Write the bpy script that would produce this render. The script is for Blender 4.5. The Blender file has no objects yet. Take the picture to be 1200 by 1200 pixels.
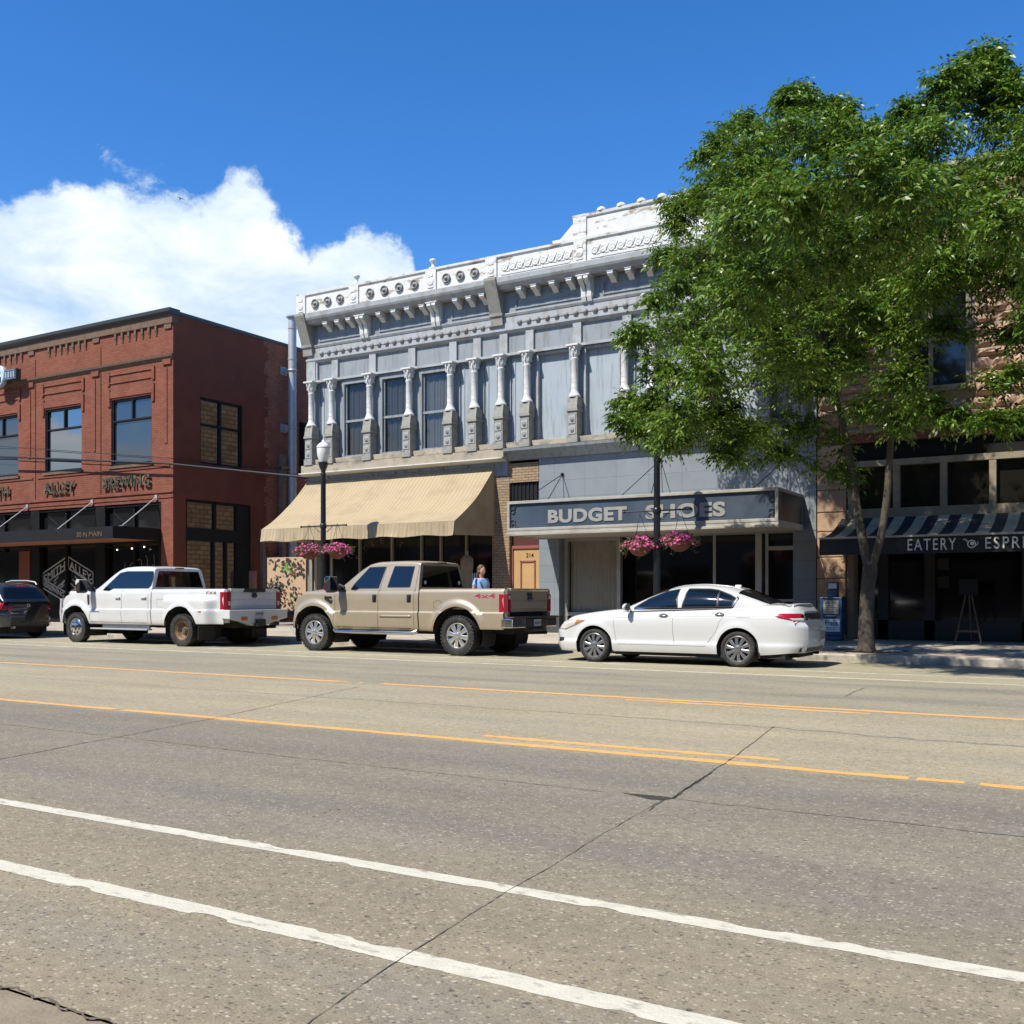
import bpy, bmesh, math, random
import numpy as np
from mathutils import Vector, Matrix
from mathutils.bvhtree import BVHTree

random.seed(7)
PI = math.pi
SC = bpy.context.scene
COL = SC.collection
OFF = {}

# ------------------------------------------------------------------ helpers
class MB:
    """collects faces and links them as one mesh object"""
    def __init__(s):
        s.v, s.f, s.m, s.s = [], [], [], []
    def add(s, verts, faces, m=0, smooth=False):
        b = len(s.v)
        s.v.extend(tuple(p) for p in verts)
        for f in faces:
            s.f.append(tuple(b + i for i in f)); s.m.append(m); s.s.append(smooth)
    def quad(s, a, b, c, d, m=0):
        s.add([a, b, c, d], [(0, 1, 2, 3)], m)
    def box(s, x0, x1, y0, y1, z0, z1, m=0):
        v = [(x0,y0,z0),(x1,y0,z0),(x1,y1,z0),(x0,y1,z0),(x0,y0,z1),(x1,y0,z1),(x1,y1,z1),(x0,y1,z1)]
        s.add(v, [(0,3,2,1),(4,5,6,7),(0,1,5,4),(1,2,6,5),(2,3,7,6),(3,0,4,7)], m)
    def cbox(s, c, d, m=0, rot=None):
        hx, hy, hz = d[0]/2, d[1]/2, d[2]/2
        v = [Vector(p) for p in [(-hx,-hy,-hz),(hx,-hy,-hz),(hx,hy,-hz),(-hx,hy,-hz),(-hx,-hy,hz),(hx,-hy,hz),(hx,hy,hz),(-hx,hy,hz)]]
        if rot is not None: v = [rot @ p for p in v]
        v = [p + Vector(c) for p in v]
        s.add(v, [(0,3,2,1),(4,5,6,7),(0,1,5,4),(1,2,6,5),(2,3,7,6),(3,0,4,7)], m)
    def prism(s, poly, axis, a, b, m=0):
        n = len(poly)
        def P(p, t):
            return {'x': (t, p[0], p[1]), 'y': (p[0], t, p[1]), 'z': (p[0], p[1], t)}[axis]
        v = [P(p, a) for p in poly] + [P(p, b) for p in poly]
        f = [tuple(range(n)), tuple(range(2*n-1, n-1, -1))]
        f += [(i, n+i, n+(i+1) % n, (i+1) % n) for i in range(n)]
        s.add(v, f, m)
    def tube(s, path, r, n=8, m=0, r2=None, radii=None, cap=True, smooth=True):
        path = [Vector(p) for p in path]; k = len(path)
        if radii is None:
            r2 = r if r2 is None else r2
            radii = [r + (r2 - r)*i/max(1, k-1) for i in range(k)]
        vs = []; ref = None
        for i, p in enumerate(path):
            t = (path[min(i+1, k-1)] - path[max(i-1, 0)])
            if t.length < 1e-9: t = Vector((0, 0, 1))
            t.normalize()
            if ref is None:
                ref = Vector((0, 0, 1)) if abs(t.z) < .9 else Vector((1, 0, 0))
            u = (ref - t*ref.dot(t))
            if u.length < 1e-6: u = t.orthogonal()
            u.normalize(); ref = u
            w = t.cross(u)
            for j in range(n):
                a = 2*PI*j/n
                vs.append(p + (u*math.cos(a) + w*math.sin(a))*radii[i])
        fs = []
        for i in range(k-1):
            for j in range(n):
                fs.append((i*n+j, i*n+(j+1) % n, (i+1)*n+(j+1) % n, (i+1)*n+j))
        s.add(vs, fs, m, smooth)
        if cap:
            s.add(vs[:n], [tuple(range(n-1, -1, -1))], m)
            s.add(vs[-n:], [tuple(range(n))], m)
    def lathe(s, prof, c=(0, 0, 0), n=20, axis='z', m=0, smooth=True, a0=0, a1=2*PI, sx=1, sy=1):
        full = abs(a1 - a0 - 2*PI) < 1e-6
        k = n if full else n+1
        vs = []
        for r, h in prof:
            for j in range(k):
                a = a0 + (a1-a0)*j/n
                p, q = r*math.cos(a)*sx, r*math.sin(a)*sy
                vs.append({'z': (c[0]+p, c[1]+q, c[2]+h), 'y': (c[0]+p, c[1]+h, c[2]+q), 'x': (c[0]+h, c[1]+p, c[2]+q)}[axis])
        fs = []
        for i in range(len(prof)-1):
            for j in range(k if full else n):
                j2 = (j+1) % k
                fs.append((i*k+j, i*k+j2, (i+1)*k+j2, (i+1)*k+j))
        s.add(vs, fs, m, smooth)
    def ball(s, c, r, n=10, m=0, sz=1):
        prof = [(max(1e-4, r*math.sin(PI*i/(n//2+2))), -r*sz*math.cos(PI*i/(n//2+2))) for i in range(n//2+3)]
        s.lathe(prof, c, n, 'z', m)
    def build(s, name, mats, parent=None, off=None, smooth=None, bevel=0, merge=False, loc=None, flat=True):
        if off is None and parent is not None:
            off = OFF.get(root_of(parent).name)
        me = bpy.data.meshes.new(name)
        v = s.v if off is None else [(p[0]-off[0], p[1]-off[1], p[2]-off[2]) for p in s.v]
        me.from_pydata(v, [], s.f)
        if not isinstance(mats, (list, tuple)): mats = [mats]
        for mt in mats: me.materials.append(mt)
        me.polygons.foreach_set('material_index', s.m)
        me.polygons.foreach_set('use_smooth', s.s)
        bm = bmesh.new(); bm.from_mesh(me)
        if merge: bmesh.ops.remove_doubles(bm, verts=bm.verts, dist=merge if merge is not True else 1e-4)
        bmesh.ops.recalc_face_normals(bm, faces=bm.faces)
        bm.to_mesh(me); bm.free()
        if smooth is not None:
            me.polygons.foreach_set('use_smooth', [True]*len(me.polygons))
            me.set_sharp_from_angle(angle=math.radians(smooth))
        o = bpy.data.objects.new(name, me); COL.objects.link(o)
        if parent is not None: o.parent = parent
        if loc is not None: o.location = loc
        if bevel:
            md = o.modifiers.new('bevel', 'BEVEL'); md.width = bevel; md.segments = 2; md.limit_method = 'ANGLE'; md.angle_limit = math.radians(40)
            md.harden_normals = False
        return o

def root_of(o):
    while o.parent is not None: o = o.parent
    return o

def tag(o, label=None, cat=None, group=None, kind=None):
    if label: o['label'] = label
    if cat: o['category'] = cat
    if group: o['group'] = group
    if kind: o['kind'] = kind
    return o

def thing(name, label, cat, loc=(0, 0, 0), rz=0, group=None, world=True):
    o = bpy.data.objects.new(name, None); COL.objects.link(o)
    o.location = loc; o.rotation_euler = (0, 0, rz); o.empty_display_size = .2
    tag(o, label, cat, group)
    if world: OFF[o.name] = tuple(loc)
    return o

def empty_part(name, parent, loc=(0, 0, 0)):
    o = bpy.data.objects.new(name, None); COL.objects.link(o)
    o.parent = parent; o.location = loc
    return o

def dup_part(o, parent, loc, rot=None, scale=None):
    c = o.copy(); COL.objects.link(c); c.parent = parent; c.location = loc
    if rot is not None: c.rotation_euler = rot
    if scale is not None: c.scale = scale
    for ch in list(o.children):
        d = ch.copy(); COL.objects.link(d); d.parent = c
    return c

def copy_tree(o, parent=None):
    c = o.copy(); COL.objects.link(c); c.parent = parent
    for ch in list(o.children): copy_tree(ch, c)
    return c

def struct(mb, name, mat, **k):
    o = mb.build(name, mat, **k); o['kind'] = 'structure'; return o

def lerp(a, b, t): return a + (b-a)*t
def sstep(a, b, x):
    t = max(0., min(1., (x-a)/(b-a))); return t*t*(3-2*t)

def pchip(pts):
    """smooth monotone interpolation through (x, y) points"""
    pts = sorted(pts); xs = [p[0] for p in pts]; ys = [p[1] for p in pts]; n = len(xs)
    d = [(ys[i+1]-ys[i])/(xs[i+1]-xs[i]) for i in range(n-1)]
    m = [d[0]] + [0]*(n-2) + [d[-1]]
    for i in range(1, n-1):
        m[i] = 0 if d[i-1]*d[i] <= 0 else 2*d[i-1]*d[i]/(d[i-1]+d[i])
    def f(x):
        if x <= xs[0]: return ys[0]
        if x >= xs[-1]: return ys[-1]
        i = max(j for j in range(n-1) if xs[j] <= x)
        h = xs[i+1]-xs[i]; t = (x-xs[i])/h
        return ((1+2*t)*(1-t)**2*ys[i] + t*(1-t)**2*h*m[i] + t*t*(3-2*t)*ys[i+1] + t*t*(t-1)*h*m[i+1])
    return f

def lin(pts):
    pts = sorted(pts)
    def f(x):
        if x <= pts[0][0]: return pts[0][1]
        for (a, b), (c, d) in zip(pts, pts[1:]):
            if x <= c: return b + (d-b)*(x-a)/(c-a)
        return pts[-1][1]
    return f

# ------------------------------------------------------------------ materials
def newmat(name):
    m = bpy.data.materials.new(name); m.use_nodes = True
    nt = m.node_tree; nt.nodes.clear()
    out = nt.nodes.new('ShaderNodeOutputMaterial')
    b = nt.nodes.new('ShaderNodeBsdfPrincipled')
    nt.links.new(b.outputs[0], out.inputs[0])
    return m, nt, b, out

def N(nt, t, **k):
    n = nt.nodes.new(t)
    for a, v in k.items():
        if a.startswith('_'):
            n.inputs[a[1:].replace('_', ' ')].default_value = v
        else: setattr(n, a, v)
    return n

def c4(c): return (c[0], c[1], c[2], 1)
def mulc(c, k): return (c[0]*k, c[1]*k, c[2]*k)

def ramp(nt, fac, stops, interp='LINEAR'):
    r = nt.nodes.new('ShaderNodeValToRGB'); cr = r.color_ramp; cr.interpolation = interp
    while len(cr.elements) > 1: cr.elements.remove(cr.elements[-1])
    cr.elements[0].position = stops[0][0]; cr.elements[0].color = c4(stops[0][1])
    for p, c in stops[1:]:
        e = cr.elements.new(p); e.color = c4(c)
    nt.links.new(fac, r.inputs[0])
    return r

def mixc(nt, fac, a, b, mode='MIX'):
    n = nt.nodes.new('ShaderNodeMix'); n.data_type = 'RGBA'; n.blend_type = mode
    for sock, val in ((0, fac), (6, a), (7, b)):
        if hasattr(val, 'links'): nt.links.new(val, n.inputs[sock])
        elif sock == 0: n.inputs[0].default_value = val
        else: n.inputs[sock].default_value = c4(val)
    return n.outputs[2]

def noise(nt, vec, scale, detail=4, rough=.55, dist=0):
    n = N(nt, 'ShaderNodeTexNoise', _Scale=scale, _Detail=detail, _Roughness=rough, _Distortion=dist)
    if vec is not None: nt.links.new(vec, n.inputs['Vector'])
    return n.outputs[0]

def mapping(nt, vec, scale=(1, 1, 1), rot=(0, 0, 0), loc=(0, 0, 0)):
    n = nt.nodes.new('ShaderNodeMapping')
    n.inputs['Scale'].default_value = scale; n.inputs['Rotation'].default_value = rot; n.inputs['Location'].default_value = loc
    nt.links.new(vec, n.inputs[0]); return n.outputs[0]

def objco(nt): return N(nt, 'ShaderNodeTexCoord').outputs['Object']

def mrange(nt, val, a, b, c=0, d=1, smooth=False):
    n = nt.nodes.new('ShaderNodeMapRange'); n.clamp = True
    if smooth: n.interpolation_type = 'SMOOTHSTEP'
    nt.links.new(val, n.inputs[0])
    for i, v in ((1, a), (2, b), (3, c), (4, d)): n.inputs[i].default_value = v
    return n.outputs[0]

def mth(nt, op, a, b=None):
    n = nt.nodes.new('ShaderNodeMath'); n.operation = op
    for i, v in ((0, a), (1, b)):
        if v is None: continue
        if hasattr(v, 'links'): nt.links.new(v, n.inputs[i])
        else: n.inputs[i].default_value = v
    return n.outputs[0]

def bump(nt, b, h, strength=.3, dist=.01, prev=None):
    n = nt.nodes.new('ShaderNodeBump'); n.inputs['Strength'].default_value = strength; n.inputs['Distance'].default_value = dist
    nt.links.new(h, n.inputs['Height'])
    if prev is not None: nt.links.new(prev, n.inputs['Normal'])
    nt.links.new(n.outputs[0], b.inputs['Normal'])
    return n.outputs[0]

def M(name, col, rough=.6, metal=0, var=.12, vs=2.5, bmp=0, bs=60, spec=.5, coat=0, stain=None, stain_amt=.5, stain_s=4, sv=(1, 1, 1), ev=0, sharp=(.5, .62)):
    m, nt, b, out = newmat(name)
    b.inputs['Roughness'].default_value = rough; b.inputs['Metallic'].default_value = metal
    b.inputs['Specular IOR Level'].default_value = spec; b.inputs['Coat Weight'].default_value = coat
    b.inputs['Coat Roughness'].default_value = .06
    co = objco(nt)
    n1 = noise(nt, co, vs, 5)
    c = mixc(nt, mrange(nt, n1, .3, .7), mulc(col, 1-var), mulc(col, 1+var))
    if stain is not None:
        n2 = noise(nt, mapping(nt, co, sv), stain_s, 8, .65)
        c = mixc(nt, mrange(nt, n2, sharp[0], sharp[1], 0, stain_amt), c, stain)
    nt.links.new(c, b.inputs['Base Color'])
    if bmp:
        bump(nt, b, noise(nt, co, bs, 4), bmp, .01)
    return m

def plain(name, col, rough=.5, metal=0, spec=.5, coat=0):
    m, nt, b, out = newmat(name)
    co = objco(nt)
    n1 = noise(nt, co, 6, 3)
    nt.links.new(mixc(nt, mrange(nt, n1, .3, .7), mulc(col, .93), mulc(col, 1.07)), b.inputs['Base Color'])
    b.inputs['Roughness'].default_value = rough; b.inputs['Metallic'].default_value = metal
    b.inputs['Specular IOR Level'].default_value = spec; b.inputs['Coat Weight'].default_value = coat
    b.inputs['Coat Roughness'].default_value = .05
    return m

def wallco(nt, dz=0):
    """(x+y, z) of the object's own space: runs along any upright wall"""
    sx = N(nt, 'ShaderNodeSeparateXYZ'); nt.links.new(objco(nt), sx.inputs[0])
    cx = N(nt, 'ShaderNodeCombineXYZ')
    nt.links.new(mth(nt, 'ADD', sx.outputs[0], sx.outputs[1]), cx.inputs[0])
    nt.links.new(sx.outputs[2], cx.inputs[1])
    return cx.outputs[0]

def Mbrick(name, c1, c2, mortar, bw=.21, rh=.073, ms=.008, rough=.85, bmp=.4, tint=None, tamt=.4, ts=1.2, offset=.5, var=.2):
    m, nt, b, out = newmat(name)
    b.inputs['Roughness'].default_value = rough; b.inputs['Specular IOR Level'].default_value = .25
    v = wallco(nt)
    t = N(nt, 'ShaderNodeTexBrick', _Scale=1., _Mortar_Size=ms, _Mortar_Smooth=.3, _Bias=0., _Brick_Width=bw, _Row_Height=rh)
    t.offset = offset
    t.inputs['Color1'].default_value = c4(c1); t.inputs['Color2'].default_value = c4(c2); t.inputs['Mortar'].default_value = c4(mortar)
    nt.links.new(v, t.inputs['Vector'])
    co = objco(nt)
    c = mixc(nt, 1., t.outputs[0], ramp(nt, noise(nt, co, 1.3, 6, .6), [(.3, (1-var,)*3), (.7, (1+var,)*3)]).outputs[0], 'MULTIPLY')
    if tint is not None:
        c = mixc(nt, mrange(nt, noise(nt, co, ts, 7, .65), .5, .68, 0, tamt), c, tint)
    nt.links.new(c, b.inputs['Base Color'])
    h = mth(nt, 'ADD', mth(nt, 'MULTIPLY', t.outputs[1], -1.), mth(nt, 'MULTIPLY', noise(nt, co, 45, 3), .4))
    bump(nt, b, h, bmp, .012)
    return m

def Mpaint(name, col, metal=0, rough=.32, coat=.8, dirt=(.25, .21, .16), dz=(.45, .9), damt=.35, flake=.04):
    """car paint, dusty towards the sills"""
    m, nt, b, out = newmat(name)
    co = objco(nt)
    sx = N(nt, 'ShaderNodeSeparateXYZ'); nt.links.new(co, sx.inputs[0])
    low = mrange(nt, sx.outputs[2], dz[1], dz[0], 0, 1, True)
    nz = noise(nt, co, 5, 6, .65)
    fac = mth(nt, 'MULTIPLY', mth(nt, 'MULTIPLY', low, mrange(nt, nz, .25, .7)), damt)
    c = mixc(nt, mrange(nt, noise(nt, co, 3, 3), .3, .7), mulc(col, 1-flake), mulc(col, 1+flake))
    c = mixc(nt, fac, c, dirt)
    nt.links.new(c, b.inputs['Base Color'])
    nt.links.new(mth(nt, 'ADD', mth(nt, 'MULTIPLY', fac, .6), rough), b.inputs['Roughness'])
    b.inputs['Metallic'].default_value = metal
    b.inputs['Coat Weight'].default_value = coat; b.inputs['Coat Roughness'].default_value = .04
    return m

def Mglass(name, tint=(.02, .03, .04), refl=.25, rough=.02, k=1.0, wob=0):
    """window glass seen from outside: dark body with a clear reflection"""
    m, nt, b, out = newmat(name)
    b.inputs['Base Color'].default_value = c4(tint); b.inputs['Roughness'].default_value = .08
    g = N(nt, 'ShaderNodeBsdfGlossy'); g.inputs['Roughness'].default_value = rough; g.inputs['Color'].default_value = (k, k, k*1.0, 1)
    lw = N(nt, 'ShaderNodeLayerWeight', _Blend=.35)
    f = mth(nt, 'ADD', mth(nt, 'MULTIPLY', lw.outputs['Fresnel'], .6), refl)
    mx = N(nt, 'ShaderNodeMixShader'); nt.links.new(f, mx.inputs[0])
    nt.links.new(b.outputs[0], mx.inputs[1]); nt.links.new(g.outputs[0], mx.inputs[2]); nt.links.new(mx.outputs[0], out.inputs[0])
    if wob:
        bp = N(nt, 'ShaderNodeBump'); bp.inputs['Strength'].default_value = wob; bp.inputs['Distance'].default_value = .01
        nt.links.new(noise(nt, objco(nt), .9, 2), bp.inputs['Height']); nt.links.new(bp.outputs[0], g.inputs['Normal'])
    return m

def Mclear(name, tint=(.75, .8, .8), refl=.06):
    m, nt, b, out = newmat(name)
    nt.nodes.remove(b)
    t = N(nt, 'ShaderNodeBsdfTransparent'); t.inputs[0].default_value = c4(tint)
    g = N(nt, 'ShaderNodeBsdfGlossy'); g.inputs['Roughness'].default_value = .02
    lw = N(nt, 'ShaderNodeLayerWeight', _Blend=.3)
    f = mth(nt, 'ADD', mth(nt, 'MULTIPLY', lw.outputs['Fresnel'], .5), refl)
    mx = N(nt, 'ShaderNodeMixShader'); nt.links.new(f, mx.inputs[0])
    nt.links.new(t.outputs[0], mx.inputs[1]); nt.links.new(g.outputs[0], mx.inputs[2]); nt.links.new(mx.outputs[0], out.inputs[0])
    return m

# ------------------------------------------------------------------ lettering
def text_mesh(body, size_h, width=None, extrude=.01, bold=0., shear=0, spacing=1.):
    """flat letters in the xz plane facing -y, lower left corner at the origin"""
    cu = bpy.data.curves.new('lettering', 'FONT'); cu.body = body; cu.size = 1; cu.extrude = 0; cu.offset = bold
    cu.space_character = spacing; cu.resolution_u = 4
    ob = bpy.data.objects.new('lettering', cu); COL.objects.link(ob)
    dg = bpy.context.evaluated_depsgraph_get(); dg.update()
    me = bpy.data.meshes.new_from_object(ob.evaluated_get(dg))
    bpy.data.objects.remove(ob); bpy.data.curves.remove(cu)
    vs = [v.co.copy() for v in me.vertices]; fs = [tuple(p.vertices) for p in me.polygons]
    bpy.data.meshes.remove(me)
    x0 = min(v.x for v in vs); x1 = max(v.x for v in vs); y0 = min(v.y for v in vs); y1 = max(v.y for v in vs)
    sy = size_h/(y1-y0); sx = width/(x1-x0) if width else sy
    pts = [((v.x-x0)*sx, (v.y-y0)*sy) for v in vs]
    return pts, fs, extrude

def add_text(mb, body, org, size_h, width=None, depth=.012, bold=0., fn=None, m=0, spacing=1.):
    """letters on a wall facing -y; org = (x, y, z) of their lower left corner; fn bends (x, z)"""
    pts, fs, _ = text_mesh(body, size_h, width, 0, bold, spacing=spacing)
    front, back = [], []
    for x, z in pts:
        if fn: x, z = fn(x, z)
        front.append((org[0]+x, org[1]-depth, org[2]+z)); back.append((org[0]+x, org[1], org[2]+z))
    n = len(front)
    edges = {}
    for f in fs:
        for a, b in zip(f, f[1:]+f[:1]):
            k = (min(a, b), max(a, b)); edges.setdefault(k, []).append((a, b))
    faces = list(fs)
    for k, l in edges.items():
        if len(l) == 1:
            a, b = l[0]; faces.append((b, a, n+a, n+b))
    mb.add(front+back, faces, m)

def wall_panel(mb, u0, u1, v0, v1, holes, P, depth, m=0, mr=None):
    """upright wall with rectangular openings; P(u, v, d) -> point, d = depth into the wall"""
    us = sorted(set([u0, u1] + [h[0] for h in holes] + [h[1] for h in holes]))
    vs = sorted(set([v0, v1] + [h[2] for h in holes] + [h[3] for h in holes]))
    for a, b in zip(us, us[1:]):
        for c, d in zip(vs, vs[1:]):
            uc, vc = (a+b)/2, (c+d)/2
            if any(h[0] < uc < h[1] and h[2] < vc < h[3] for h in holes): continue
            mb.quad(P(a, c, 0), P(b, c, 0), P(b, d, 0), P(a, d, 0), m)
    mr = m if mr is None else mr
    for a, b, c, d in holes:
        mb.quad(P(a, c, 0), P(a, c, depth), P(a, d, depth), P(a, d, 0), mr)
        mb.quad(P(b, c, 0), P(b, d, 0), P(b, d, depth), P(b, c, depth), mr)
        mb.quad(P(a, d, 0), P(a, d, depth), P(b, d, depth), P(b, d, 0), mr)
        mb.quad(P(a, c, 0), P(b, c, 0), P(b, c, depth), P(a, c, depth), mr)
# ------------------------------------------------------------------ camera, sky, sun
CAMH = 1.27
cam_d = bpy.data.cameras.new('camera'); cam = bpy.data.objects.new('camera', cam_d); COL.objects.link(cam)
cam.location = (0, 0, CAMH); cam.rotation_euler = (PI/2, 0, math.radians(31))
cam_d.lens = 36; cam_d.sensor_width = 36; cam_d.shift_y = 98/1200; cam_d.clip_end = 3000
SC.camera = cam
SUN = Vector((-.26, -.74, 1.)).normalized()
EL = math.asin(SUN.z); AZ = math.atan2(SUN.x, SUN.y)
sd = bpy.data.lights.new('sun', 'SUN'); sun = bpy.data.objects.new('sun', sd); COL.objects.link(sun)
sd.energy = 5.0; sd.angle = math.radians(.53); sd.color = (1, .955, .86)
sun.rotation_euler = SUN.to_track_quat('Z', 'Y').to_euler(); sun.location = (0, 0, 60)

w = bpy.data.worlds.new('World'); SC.world = w; w.use_nodes = True
nt = w.node_tree; nt.nodes.clear()
wo = nt.nodes.new('ShaderNodeOutputWorld'); bg = nt.nodes.new('ShaderNodeBackground'); bg.inputs[1].default_value = .095
nt.links.new(bg.outputs[0], wo.inputs[0])
sky = nt.nodes.new('ShaderNodeTexSky'); sky.sky_type = 'NISHITA'; sky.sun_disc = False
sky.sun_elevation = EL; sky.sun_rotation = AZ; sky.altitude = 1140; sky.air_density = 1.0; sky.dust_density = .3; sky.ozone_density = 3.5
hs = nt.nodes.new('ShaderNodeHueSaturation'); hs.inputs['Saturation'].default_value = 1.3; hs.inputs['Value'].default_value = 1.5; hs.inputs['Hue'].default_value = .506
nt.links.new(sky.outputs[0], hs.inputs['Color'])
tc = nt.nodes.new('ShaderNodeTexCoord'); D = tc.outputs['Generated']
sx = nt.nodes.new('ShaderNodeSeparateXYZ'); nt.links.new(D, sx.inputs[0])
el = mth(nt, 'MULTIPLY', mth(nt, 'ARCSINE', sx.outputs[2]), 180/PI)
az = mth(nt, 'MULTIPLY', mth(nt, 'ARCTAN2', sx.outputs[0], sx.outputs[1]), 180/PI)     # 0 = across the street, negative to the left
# top edge of the cloud bank, in degrees above the horizon, along the azimuth
fc = nt.nodes.new('ShaderNodeFloatCurve'); cu = fc.mapping.curves[0]
top = [(-180, 6), (-120, 10), (-80, 17), (-66, 19.5), (-57.6, 20.1), (-55, 20.9), (-53.6, 21.2), (-51.5, 21.0), (-49.4, 20.6), (-48, 19.9), (-46.5, 21.2), (-45, 21.6), (-43.7, 20.8), (-42.8, 19.4), (-41.4, 18.9), (-39.1, 19.4), (-37.6, 18.9), (-36.7, 18.4), (-35.7, 15.5), (-34.2, 8), (-31, 2), (-20, -6), (60, -8), (110, 2), (180, 6)]
azn = mrange(nt, az, -180, 180)
pts = [((a+180)/360, (t+10)/40) for a, t in top]
cu.points[0].location = pts[0]; cu.points[1].location = pts[-1]
for p in pts[1:-1]: cu.points.new(*p)
for p in cu.points: p.handle_type = 'AUTO_CLAMPED'
fc.mapping.update(); nt.links.new(azn, fc.inputs['Value'])
topdeg = mth(nt, 'SUBTRACT', mth(nt, 'MULTIPLY', fc.outputs[0], 40), 10)
puff = noise(nt, mapping(nt, D, (1, 1, 1.3)), 7, 12, .60, .15)
fine = noise(nt, mapping(nt, D, (1, 1, 1.1)), 22, 10, .62, .2)
edge = mth(nt, 'SUBTRACT', topdeg, el)
edge = mth(nt, 'ADD', edge, mth(nt, 'MULTIPLY', mth(nt, 'SUBTRACT', puff, .5), 5))
edge = mth(nt, 'ADD', edge, mth(nt, 'MULTIPLY', mth(nt, 'SUBTRACT', fine, .5), 4.5))
mask = mrange(nt, edge, -.15, .95, 0, 1, True)
# thin veil low in the bank lets some blue through
veil = mrange(nt, noise(nt, mapping(nt, D, (1, 1, 3.5), loc=(3, 1, 0)), 6.5, 11, .6, .5), .36, .66, .7, 1., True)
deep = mrange(nt, edge, 1.5, 7., 0, 1)
mask2 = mth(nt, 'MULTIPLY', mask, mth(nt, 'SUBTRACT', 1., mth(nt, 'MULTIPLY', deep, mth(nt, 'SUBTRACT', 1., veil))))
# one small wisp above the bank
def near(val, c, r): return mth(nt, 'SUBTRACT', 1., mth(nt, 'DIVIDE', mth(nt, 'ABSOLUTE', mth(nt, 'SUBTRACT', val, c)), r))
wa = mth(nt, 'ADD', az, mth(nt, 'MULTIPLY', el, 0.9))
wis = mth(nt, 'MINIMUM', near(az, -51.6, 2.6), near(mth(nt, 'ADD', el, mth(nt, 'MULTIPLY', az, .28)), 6.9, .9))
wis = mth(nt, 'ADD', wis, mth(nt, 'MULTIPLY', mth(nt, 'SUBTRACT', noise(nt, D, 34, 9, .68, .8), .5), 2.9))
wmask = mrange(nt, wis, .45, 1.4, 0, .55, True)
mask3 = mth(nt, 'MAXIMUM', mask2, wmask)
shade = mrange(nt, noise(nt, mapping(nt, D, (1, 1, 2.2), loc=(.3, .2, .11)), 8, 9, .6, .4), .34, .64)
ccol = mixc(nt, shade, (4.4, 5.7, 6.9), (7.6, 8.0, 8.2))
nt.links.new(mixc(nt, mask3, hs.outputs[0], ccol), bg.inputs[0])

SC.view_settings.view_transform = 'Standard'; SC.view_settings.look = 'None'; SC.view_settings.gamma = 1
SC.view_settings.use_curve_mapping = False; SC.view_settings.exposure = .55
SC.render.engine = 'CYCLES'
SC.cycles.max_bounces = 6; SC.cycles.diffuse_bounces = 2; SC.cycles.transparent_max_bounces = 12

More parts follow.
